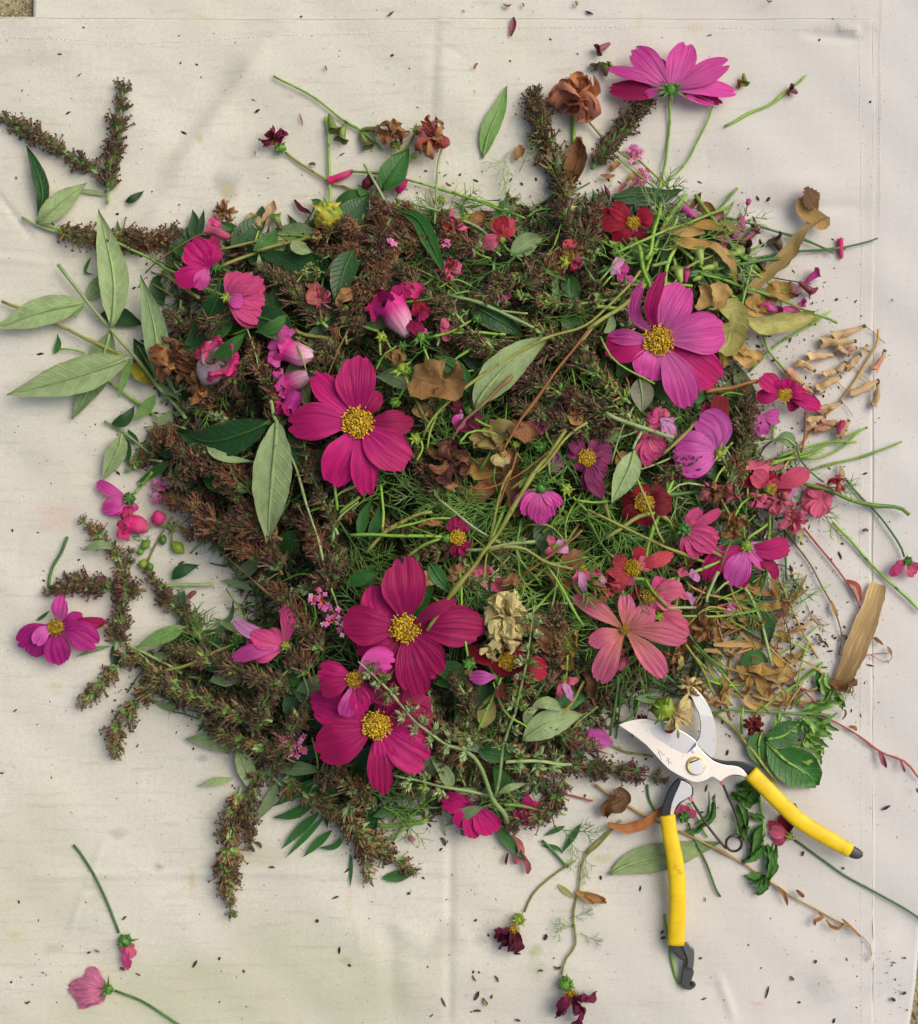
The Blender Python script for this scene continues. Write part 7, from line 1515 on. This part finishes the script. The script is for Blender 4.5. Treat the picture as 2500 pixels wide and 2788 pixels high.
for P, w, mt, d_ in [([(640,1150),(720,1170,12),(760,1210)],50,TANQ,'straw curled leaf'), ([(620,1160),(750,1240,10),(900,1290,8),(1060,1320)],16,TANQ,'long straw strip'), ([(890,1250),(960,1270,16),(1060,1290)],110,TANP,'crumpled tan leaf'), ([(950,1290),(1060,1310,12),(1150,1290)],60,TANQ,'straw curled leaf'), ([(900,1280),(890,1360,14),(870,1410)],60,TANP,'tan hanging leaf'), ([(1090,1180),(1140,1200,12),(1170,1190)],70,TANQ,'straw calyx-like leaf'), ([(1000,1180),(1050,1220,10),(1100,1240)],60,TANP,'tan dry leaf'), ([(1180,1210),(1250,1250,10),(1300,1290)],30,TANQ,'thin straw leaf'), ([(1010,760),(1040,830,10),(1070,880)],50,OCH,'pale brown husk'), ([(900,900),(1000,920,14),(1090,880)],60,TANP,'tan twisted leaf'), ([(1060,880),(1090,920,10),(1060,960)],60,BRND,'brown husk'), ([(1110,1050),(1150,1045,8),(1210,1040)],26,OCH,'tan narrow leaf'), ([(1100,740),(1140,735,5),(1185,738)],14,TANQ,'straw sliver on canvas'), ([(840,1050),(880,1000,10),(930,970)],60,BRNL,'dark dry leaf'), ([(1040,1050),(1080,1070,10),(1110,1110)],50,TANP,'tan dry leaf'), ([(500,1170),(510,1210,14),(500,1260)],56,OLIV,'pale papery scrap'), ([(740,1290),(760,1350,10),(730,1400)],40,TANP,'ochre curl'), ([(1040,1330),(1080,1380,10),(1090,1430)],30,TANQ,'tan curl'), ([(880,1020),(900,1060),(910,1100)],16,TANQ,'straw sliver'), ([(1100,480),(1140,500,10),(1180,570)],80,OLIV,'khaki leaf under the dried petals'), ([(1040,1090),(1045,1130),(1050,1160)],14,TANP,'straw sliver')]:
    scrap(where(*src(*P[1][:2]), d_), P, w*.72, mt, 24, crump=.34, twist=R.uniform(-2, 2))
J_()
for P, w, mt, d_ in [([(870,150),(880,220,14),(940,260),(1000,290)],50,TANQ,'long straw curl above the handles'), ([(930,60),(960,130,16),(1000,200)],70,TANP,'tan twisted leaf'), ([(1000,80),(1060,60,14),(1150,80)],60,TANQ,'straw leaf tip'), ([(740,220),(745,250,6),(750,280)],26,OCH,'orange-tan sliver'), ([(705,230),(715,245,6),(712,260)],18,OCH,'orange sliver'), ([(110,900,4),(220,920,12),(330,880,14),(400,800)],60,petal('#c08050','#b87848','#7c4c2c','dry_peach'),'curled peach-tan leaf'), ([(160,700,6),(190,760,14),(120,800,10),(100,850)],110,BRNL,'dark brown curled leaf'), ([(-10,1290,2),(40,1300,5),(105,1325,2)],44,OCH,'orange-tan flake on the canvas'), ([(1040,1240),(1080,1280,5),(1105,1345)],24,OCH,'tan pod leaf on the long stem'), ([(1270,1385,2),(1290,1410,8),(1250,1430,8),(1250,1455)],24,OCH,'curled ochre tendril leaf'), ([(1320,1430,2),(1340,1460,8),(1380,1470,10),(1410,1440)],20,OCH,'twisted ochre tendril'), ([(1400,1420,2),(1440,1460,8),(1500,1520,4)],22,OCH,'ochre shrivelled tendril end'), ([(1150,1260),(1170,1280,6),(1190,1300)],24,BRND,'brown scale leaf'), ([(1600,490),(1620,530,6),(1645,585)],30,SVR,'red-brown pod on the red stem'), ([(1720,545),(1735,580,6),(1745,612)],18,SVR,'small red-brown pod on the red stem'), ([(1810,700),(1815,712,3),(1820,722)],16,SVR,'tiny red husk at the right edge'), ([(1415,265),(1420,290,8),(1400,320)],20,BRND,'curled brown tendril'), ([(1440,360),(1465,365,6),(1480,385)],22,OCH,'ochre husk on the red stem'), ([(20,200),(30,120,10),(0,40)],70,BRNL,'brown twisted leaf'), ([(830,20),(860,60,10),(900,90)],60,TANP,'tan scrap'), ([(760,130),(750,190,10),(740,230)],26,OCH,'ochre strip')]:
    scrap(where(*src(*P[1][:2]), d_), P, w, mt, 16, crump=.18, twist=R.uniform(-1.2, 1.2))
for c, r, col, d_ in [((915,355),65,[petal('#742018','#7c2820','#441010','dried_brick')],'brick-red shrivelled flower'), ((560,130),70,[OCH,CREAM],'tan shredded petals by the hooked blade'), ((620,180),60,[OCH,TANP],'tan shredded petals behind the hooked blade'), ((300,330),40,[petal('#742018','#7c2820','#441010','dried_brick')],'dark red scrap behind the blade')]:
    withered(where(*src(*c), d_), c, r, col, 8, lift=30, crump=.3)
L_()
for P, w, mt, d_ in [([(1620,800,2),(1680,830,6),(1745,840,2)],40,OCH,'orange-tan torn flake'), ([(1350,570),(1390,620,8),(1365,680)],40,DUSK,'dusky red hanging petal'), ([(1390,640),(1420,690,8),(1415,725)],30,DUSK,'dusky red petal tip'), ([(1340,640),(1332,665,5),(1330,690)],12,WINE,'wine petal strip'), ([(1240,250+1000),(1245,1262),(1250,1275)],10,TANP,'tan speck')]:
    scrap(where(*src(*P[1][:2]), d_), P, w, mt, 10, crump=.2, twist=R.uniform(-1, 1))
A_()
for c, r, col, d_ in [((1240,1165),75,[OCH,BRND],'shrivelled orange-brown spidery flower on the canvas')]:
    withered(d_, c, r, col, 9, lift=14, crump=.4, w=.4)
for P, w, mt, d_ in [([(1370,1175,4),(1400,1215,14),(1450,1262)],60,STRAW,'straw folded dry petal'), ([(1460,1245,4),(1480,1190,14),(1515,1110)],56,STRAW,'upright straw dry petal'), ([(1620,1100,2),(1660,1150,8),(1720,1180)],28,WINE,'dark wine dried petal strip'), ([(1400,830),(1405,840,2),(1410,858)],8,TANP,'tan splinter'), ([(1648,625),(1660,660,2),(1668,695)],9,SVR,'thin dark red splinter'), ([(1700,905),(1720,900,4),(1735,912)],18,SVD,'small dark shred'), ([(1790,360),(1795,372,2),(1798,388)],10,SVD,'tiny black seed')]:
    scrap(where(*src(*P[1][:2]), d_) , P, w, mt, 8, crump=.2, twist=R.uniform(-.5, .5))
B_(); 
for P, w, mt, d_ in [([(1195,75),(1203,62,3),(1215,45)],22,OCH,'small golden husk'), ([(1180,960),(1230,900,10),(1260,920)],80,BRND,'brown dry leaf'), ([(1730,700,8),(1760,600,24),(1785,470,6)],130,leafm('#8c6030','#6c4420','leaf_brown_cupped',.6,spots='#5c3418'),'brown cupped dry leaf beside the tall spike'), ([(1420,580),(1440,540,6),(1450,495)],36,OCH,'orange dry trumpet'), ([(1455,560),(1465,530,6),(1475,510)],24,OCH,'orange dry lobe'), ([(360,880),(400,900),(430,950)],40,STRAW,'straw strips on the seed head'), ([(440,880),(450,910),(420,960)],30,STRAW,'straw strip on the seed head'), ([(1040,700),(1050,715,3),(1070,720)],14,SVD,'dark shred on the canvas')]:
    scrap(where(*src(*P[1][:2]), d_), P, w, mt, 16, crump=.15, twist=R.uniform(-.5, .5))
C_()
for P, w, mt, d_ in [([(70,965),(110,972,5),(150,965)],24,OCH,'tan husk'), ([(120,940),(150,920,8),(180,900)],50,OCH,'ochre curled husk'), ([(210,1000),(240,975,8),(265,960)],30,TANP,'tan husk'), ([(165,1060),(190,1035,8),(215,1010)],30,SVR,'maroon husk'), ([(225,1050),(250,1020,8),(275,990)],30,SVR,'maroon husk'), ([(560,1150),(600,1110,8),(625,1060)],40,BRNL,'dark spiky dry leaf'), ([(600,1150),(650,1150,8),(700,1190)],80,BRND,'brown curled leaf'), ([(985,30-30),(1000,10,3),(1015,5)],14,SVR,'red scrap at the top edge')]:
    scrap(where(*src(*P[1][:2]), d_), P, w, mt, 14, crump=.2, twist=R.uniform(-.5, .5))
O_()
for P, w, mt, d_ in [([(1012,72,2),(1017,55,4),(1020,34,2)],12,SVR,'maroon calyx lying alone at the very top'), ([(997,8),(1005,12,2),(1014,10)],6,SVR,'tiny maroon scrap at the top edge'), ([(1140,2),(1142,5,2),(1143,12)],6,SVG,'tiny green scrap at the top edge'), ([(1036,5),(1037,9,1),(1038,14)],4,SVR,'tiny red fleck at the top edge')]:
    scrap(d_, P, w, mt, 5, crump=.1, twist=.2)
# dark splinters one can pick out
K_()
for P, w in [([(1062,1690),(1073,1670),(1088,1648)],13), ([(660,1688),(675,1695),(685,1705)],16), ([(135,1878),(150,1884),(168,1872)],10), ([(280,648),(284,642),(288,636)],8), ([(1480,1135),(1500,1135),(1515,1138)],12), ([(1400,1000),(1425,1005),(1440,1030)],18), ([(1745,1422),(1748,1430),(1746,1440)],16), ([(480,1608),(492,1605),(500,1600)],12), ([(520,1590),(535,1597),(550,1605)],8)]:
    scrap(where(*src(*P[1][:2]), 'dark dry splinter'), P, w, PODM if w == 18 else SP_K, 3, crump=.05, twist=.1, name='splinter', cat='dry splinter', group='dark splinters on the canvas')
J_()
for P, w in [([(980,1858),(990,1825),(1000,1790)],12), ([(1118,1735),(1125,1745),(1135,1760)],16), ([(1250,1665),(1256,1655),(1262,1645)],16), ([(1670,1855),(1682,1865),(1695,1872)],20), ([(1730,1835),(1742,1830),(1755,1822)],16), ([(1015,1180),(1020,1165),(1028,1155)],12), ([(1180,1075),(1186,1060),(1192,1045)],14), ([(1640-240,1140),(1404,1140),(1415,1146)],14), ([(400,1500),(412,1492),(420,1482)],14), ([(402,1528),(418,1524),(430,1520)],16), ([(645,1300),(648,1312),(647,1328)],7)]:
    scrap(where(*src(*P[1][:2]), 'dark dry splinter'), P, w, SP_K if w != 16 else PODM, 3, crump=.05, twist=.1, name='splinter', cat='dry splinter', group='dark splinters on the canvas')
L_()
for P, w in [([(1065,1238),(1072,1255),(1082,1278)],9), ([(1200,1250),(1212,1232),(1222,1212)],16), ([(1236,1240),(1245,1255),(1256,1268)],12), ([(1285,1148),(1295,1160),(1300,1175)],9), ([(1195,1145),(1198,1158),(1208,1172)],7), ([(1195,1295),(1212,1292),(1230,1294)],10), ([(1488,1000),(1496,990),(1500,975)],16), ([(1530,1110),(1545,1118),(1560,1112)],12), ([(615,830),(628,825),(642,820)],8), ([(1370,1328),(1380,1332),(1392,1335)],10), ([(1062,578),(1075,592),(1080,612)],16), ([(1465,1128),(1475,1126),(1485,1130)],9), ([(545,925),(552,920),(556,915)],12), ([(38,1112),(48,1098),(58,1085)],12), ([(925,812),(930,808),(936,812)],12)]:
    scrap(where(*src(*P[1][:2]), 'dark dry splinter'), P, w, SP_K, 3, crump=.05, twist=.1, name='splinter', cat='dry splinter', group='dark splinters on the canvas')
# ------------------------------------------------------------ feathery leaves and filler through the heap
O_()
SPRIGS = [(1010,300,-1.9,'p',.8),(1030,340,1.3,'p',.8),(1035,400,-.6,'p',.8),(1480,560,0,'g',.8),(900,420,2.9,'g',.8),(870,430,.3,'g',.9),(930,440,.1,'g',.9),(1360,480,.3,'g',1.1),(1330,470,2.0,'p',1.0),(1390,500,-.4,'g',1),(1300,520,1.2,'g',1),(1420,450,.4,'g',.9),(1450,500,-.8,'p',.8),
 (1000,960,.5,'g',1.1),(980,1000,2.8,'g',1.1),(1060,940,-1,'g',1.1),(950,920,2.2,'d',1.1),(1100,1040,.4,'g',1.1),(1020,1080,-1.2,'g',1.2),(1080,1120,-.4,'g',1.2),(1150,1100,.8,'d',1.1),(980,1120,-2.2,'g',1.1),(900,1000,2.7,'d',1.1),(820,980,2.4,'d',1.1),(760,1000,-.4,'d',1.2),(700,1010,.9,'g',1.0),(840,1040,.2,'g',1.2),(880,1120,-.8,'d',1.0),(1160,1020,-.3,'g',1.1),(1200,1060,.6,'g',1.1),(1240,1100,-1.6,'d',1.1),(1120,1180,-1.3,'g',1.1),(1180,1240,2.9,'d',1.1),
 (1330,1030,1.2,'p',.9),(1290,1050,2.2,'g',1),(1370,1090,.4,'g',1),(1450,1000,.8,'d',1),(1420,1180,-.6,'g',1),(1480,1220,.4,'d',1.1),(1510,1140,-.4,'g',1),(1400,1280,-1.4,'d',1.1),(1450,1330,2.6,'g',1.1),(1500,1400,.3,'g',.8),
 (1590,960,.2,'g',1.0),(1600,1000,-.4,'g',.9),(1610,970,2.6,'g',.9),(1580,1010,-1.5,'g',.9),(1630,990,-2.7,'g',.7),(880,1600,3.0,'g',1),(920,1610,.2,'g',1),(800,1590,2.8,'d',1),(760,1600,-.4,'g',1),(850,1620,-2.5,'g',.9),(1100,1640,-.4,'d',.8),(1130,1660,-1,'g',.6),(1160,1690,-1.4,'p',.6),(1180,1650,.4,'p',.4),
 (1130,1820,.3,'g',.45),(1140,1840,2.7,'g',.45),(1150,1850,-.6,'g',.45),(1120,1830,-1.9,'g',.35),(880,900,1.5,'g',1),(830,860,.2,'g',.9),(780,780,-.4,'g',.8),(1040,880,.4,'d',1),(1100,900,2,'g',1),(980,860,-1.5,'b',.9),(1290,440,.8,'d',1),(1220,520,2.4,'g',.9),(1080,630,.2,'g',.8),(1310,760,-2.2,'d',1),
 (1500,1360,2.4,'b',.9),(1450,1300,-.4,'b',1),(1530,1290,1.2,'b',.9),(1480,1260,-2,'b',.9),(1420,1330,.5,'b',1),(1230,1330,2.4,'b',.8),(1600,1200,-1.2,'b',.6),(300,1090,2,'d',.5),(340,560,2.2,'d',.6),(1110,330,.9,'p',.5)]
for x, y, a, k, s_ in SPRIGS:
    sx, sy = src(x, y)
    if math.hypot(sx-1850, sy-1960) < 230: continue
    sprig(sx, sy, a+R.uniform(-.3, .3), k, s_*.95, lift=R.uniform(2, 20))
# filler, lower layer
rp, rs_ = scatter_pts(560, 21)
def zone(x, y):
    ox, oy = x/1.3736, y/1.3736
    if ox > 1380 and 1150 < oy < 1420: return 'tan'
    if 900 < ox < 1560 and 880 < oy < 1300: return 'thread'
    if ox > 1250 and oy < 620: return 'green'
    if ox > 1380: return 'pink'
    if oy > 1500: return 'low'
    if ox < 900 and oy > 850: return 'brown'
    return 'mixed'
nS = nF = nL = 0
for i, (x, y) in enumerate(rp):
    if math.hypot(x-1850, y-1960) < 190: continue
    z = zone(x, y); q = R.random()
    spk = dict(tan=.04, thread=.10, green=.12, pink=.15, low=.4, brown=.85, mixed=.6)[z]
    thr = dict(tan=.45, thread=.92, green=.85, pink=.7, low=.8, brown=.93, mixed=.82)[z]
    tile(0, 0, 1.0)
    if q < spk and nS < 120:
        a = R.random()*6.28; L = R.uniform(110, 190); d = (math.cos(a), math.sin(a)); c1 = R.uniform(-.2, .2)
        P = [(x-d[0]*L/2, y-d[1]*L/2), (x-d[1]*L*c1, y+d[0]*L*c1), (x+d[0]*L/2, y+d[1]*L/2)]
        kd = R.choice(dict(brown=['brown', 'wine', 'dark', 'rust', 'mix'], low=['plain', 'mix', 'green'], mixed=['brown', 'dark', 'mix', 'brown']).get(z, ['dark', 'mix', 'green']))
        spike(where(x, y, {'brown': 'short brown seed spike', 'wine': 'short wine-brown seed spike', 'dark': 'short dark seed spike', 'rust': 'short rusty seed spike', 'mix': 'short green-brown seed spike', 'plain': 'short olive seed spike', 'green': 'short green seed spike'}[kd]), P, R.uniform(26, 34), kd, lift=R.uniform(-62, -14), gap=24, group=SPK, stemm=ST_B if kd in ('brown', 'wine') else ST_P); nS += 1
    elif q < thr and nF < 170:
        sprig(x, y, math.atan2(y-1430, 1200-x)+R.uniform(-1.3, 1.3), R.choice(dict(tan='bbgd', thread='ggdgp', green='ggpg').get(z, 'gdd')), R.uniform(.8, 1.15), ks=.85, lift=R.uniform(-48, 0)); nF += 1
    elif nL < 110:
        a = R.random()*6.28; L = R.uniform(80, 150); P = [(x-math.cos(a)*L/2, y-math.sin(a)*L/2), (x+R.uniform(-12, 12), y+R.uniform(-12, 12), 8), (x+math.cos(a)*L/2, y+math.sin(a)*L/2)]
        if z in ('pink', 'tan', 'thread') and R.random() < .6:
            mt, nm = R.choice([(OCH, 'ochre'), (BRND, 'brown'), (TANP, 'tan'), (DUSK, 'dusky pink'), (SAL, 'salmon')] if z != 'tan' else [(TANP, 'tan'), (OCH, 'ochre'), (TANQ, 'straw'), (BRND, 'brown')])
            scrap(where(x, y, f'crumpled {nm} dry petal'), P, R.uniform(14, 34) if z == 'tan' else R.uniform(34, 66), mt, R.uniform(-10, 12), crump=.35, twist=R.uniform(-1, 1), group='crumpled dry petals in the heap')
        else:
            mt, nm = R.choice([(DARK, 'dark green'), (DARK, 'dark green'), (WIL, 'green'), (PALE2, 'grey-green')])
            leaf(where(x, y, f'half-buried {nm} leaf'), P, R.uniform(34, 62), mt, R.uniform(-16, 2), group='half-buried leaves in the heap', twist=R.uniform(-.5, .5))
        nL += 1
# dead tan stalks and strips at the lower right
for i in range(60):
    O_(); x = R.uniform(1420, 1590); y = R.uniform(1160, 1400); a = R.choice([.5, .8, 2.2, -.4])+R.uniform(-.5, .5); L = R.uniform(30, 75)
    P = [(x-math.cos(a)*L, y-math.sin(a)*L), (x+R.uniform(-10, 10), y+R.uniform(-10, 10), 4), (x+math.cos(a)*L, y+math.sin(a)*L)]
    if i % 3: stem(where(*src(x, y), R.choice(['thin dry tan stalk', 'brown dry stalk', 'dull green stalk'])), P, R.uniform(1.2, 3), R.choice([ST_T, ST_B, ST_T, ST_G, ST_R]), R.uniform(2, 26), group='dry stalks at the lower right')
    else: scrap(where(*src(x, y), R.choice(['ragged straw leaf strip', 'ragged tan leaf strip'])), P, R.uniform(6, 15), R.choice([TANP, TANQ, TANQ, OCH]), R.uniform(4, 22), crump=.3, twist=R.uniform(-2, 2), group='ragged dry strips at the lower right')
# green straight stems through the thread zone
for i in range(46):
    O_(); x = R.uniform(900, 1520); y = R.uniform(440 if i % 3 == 0 else 900, 620 if i % 3 == 0 else 1400)
    if i % 3 == 0: x = R.uniform(1200, 1480)
    a = R.random()*3.14; L = R.uniform(45, 110)
    P = [(x-math.cos(a)*L, y-math.sin(a)*L), (x+R.uniform(-14, 14), y+R.uniform(-14, 14)), (x+math.cos(a)*L, y+math.sin(a)*L)]
    stem(where(*src(x, y), R.choice(['straight green stem', 'slim green stem', 'olive stem'])), P, R.uniform(2.4, 4.6), R.choice([ST_G, ST_G, ST_O, ST_D]), R.uniform(4, 30), group='green stems crossing the heap', nodes=R.randint(0, 2))

# fresh thin stems and pale twigs lying over the top of the heap
tile(0, 0, 1.0); rq, _r = scatter_pts(230, 77)
for i, (x, y) in enumerate(rq):
    x += R.uniform(-60, 60); y += R.uniform(-60, 60)
    if i > 110 and not (x > 1150 or 500 < y < 900): continue
    if min(math.hypot(x-a, y-b) for a, b in ((976,1151),(1793,927),(1104,1708),(1027,1974),(1701,1714),(1900,2080))) < 190: continue
    a = R.random()*6.28; L = R.uniform(70, 190); cv = R.uniform(-.25, .25)
    P = [(x-math.cos(a)*L/2, y-math.sin(a)*L/2), (x-math.sin(a)*L*cv, y+math.cos(a)*L*cv, 4), (x+math.cos(a)*L/2, y+math.sin(a)*L/2)]
    if i % 3 == 0 and x < 1500:
        spike(where(x, y, 'pale sage-green leafy spike tip'), P, R.uniform(20, 27), R.choice(['sage', 'green', 'sage']), lift=R.uniform(8, 24), gap=26, group='pale sage spike tips', stemm=ST_P)
    else:
        stem(where(x, y, R.choice(['thin bright green stem', 'thin curved green stem', 'fine pale stem'])), P, R.uniform(2.2, 4.4), R.choice([ST_G, TH_G, ST_P, CAL, ST_O]), R.uniform(14, 34), r1=R.uniform(1.6, 2.6), group='thin stems on top of the heap', nodes=R.randint(0, 2))
# ragged fringe round the heap
n_ = len(_poly); k_ = 0
for i in range(n_):
    for f in (.2, .7):
        p = _poly[i]*(1-f)+_poly[(i+1) % n_]*f; c = np.array([1230., 1420.]); d = p-c; a = math.atan2(d[1], d[0])+R.uniform(-.9, .9); L = R.uniform(50, 110)
        q0 = p-np.array([math.cos(a), math.sin(a)])*L*.8; q1 = p+np.array([math.cos(a), math.sin(a)])*L*.35
        tile(0, 0, 1.0); P = [(q0[0], q0[1]), ((q0[0]+q1[0])/2+R.uniform(-10, 10), (q0[1]+q1[1])/2+R.uniform(-10, 10)), (q1[0], q1[1])]
        if R.random() < .6: stem(where(p[0], p[1], R.choice(['short green stalk end', 'thin grassy stalk'])), P, R.uniform(2.4, 4), R.choice([ST_G, ST_O, ST_P, ST_D]), R.uniform(4, 16), r1=2, group='stalk ends round the heap')
        elif p[0] < 1400 or R.random() < .3: leaf(where(p[0], p[1], 'small narrow leaf at the heap edge'), P, R.uniform(14, 26), R.choice([WIL, MID, PALE2, DARK]), R.uniform(4, 14), twist=R.uniform(-.6, .6), crump=.08, group='small edge leaves')
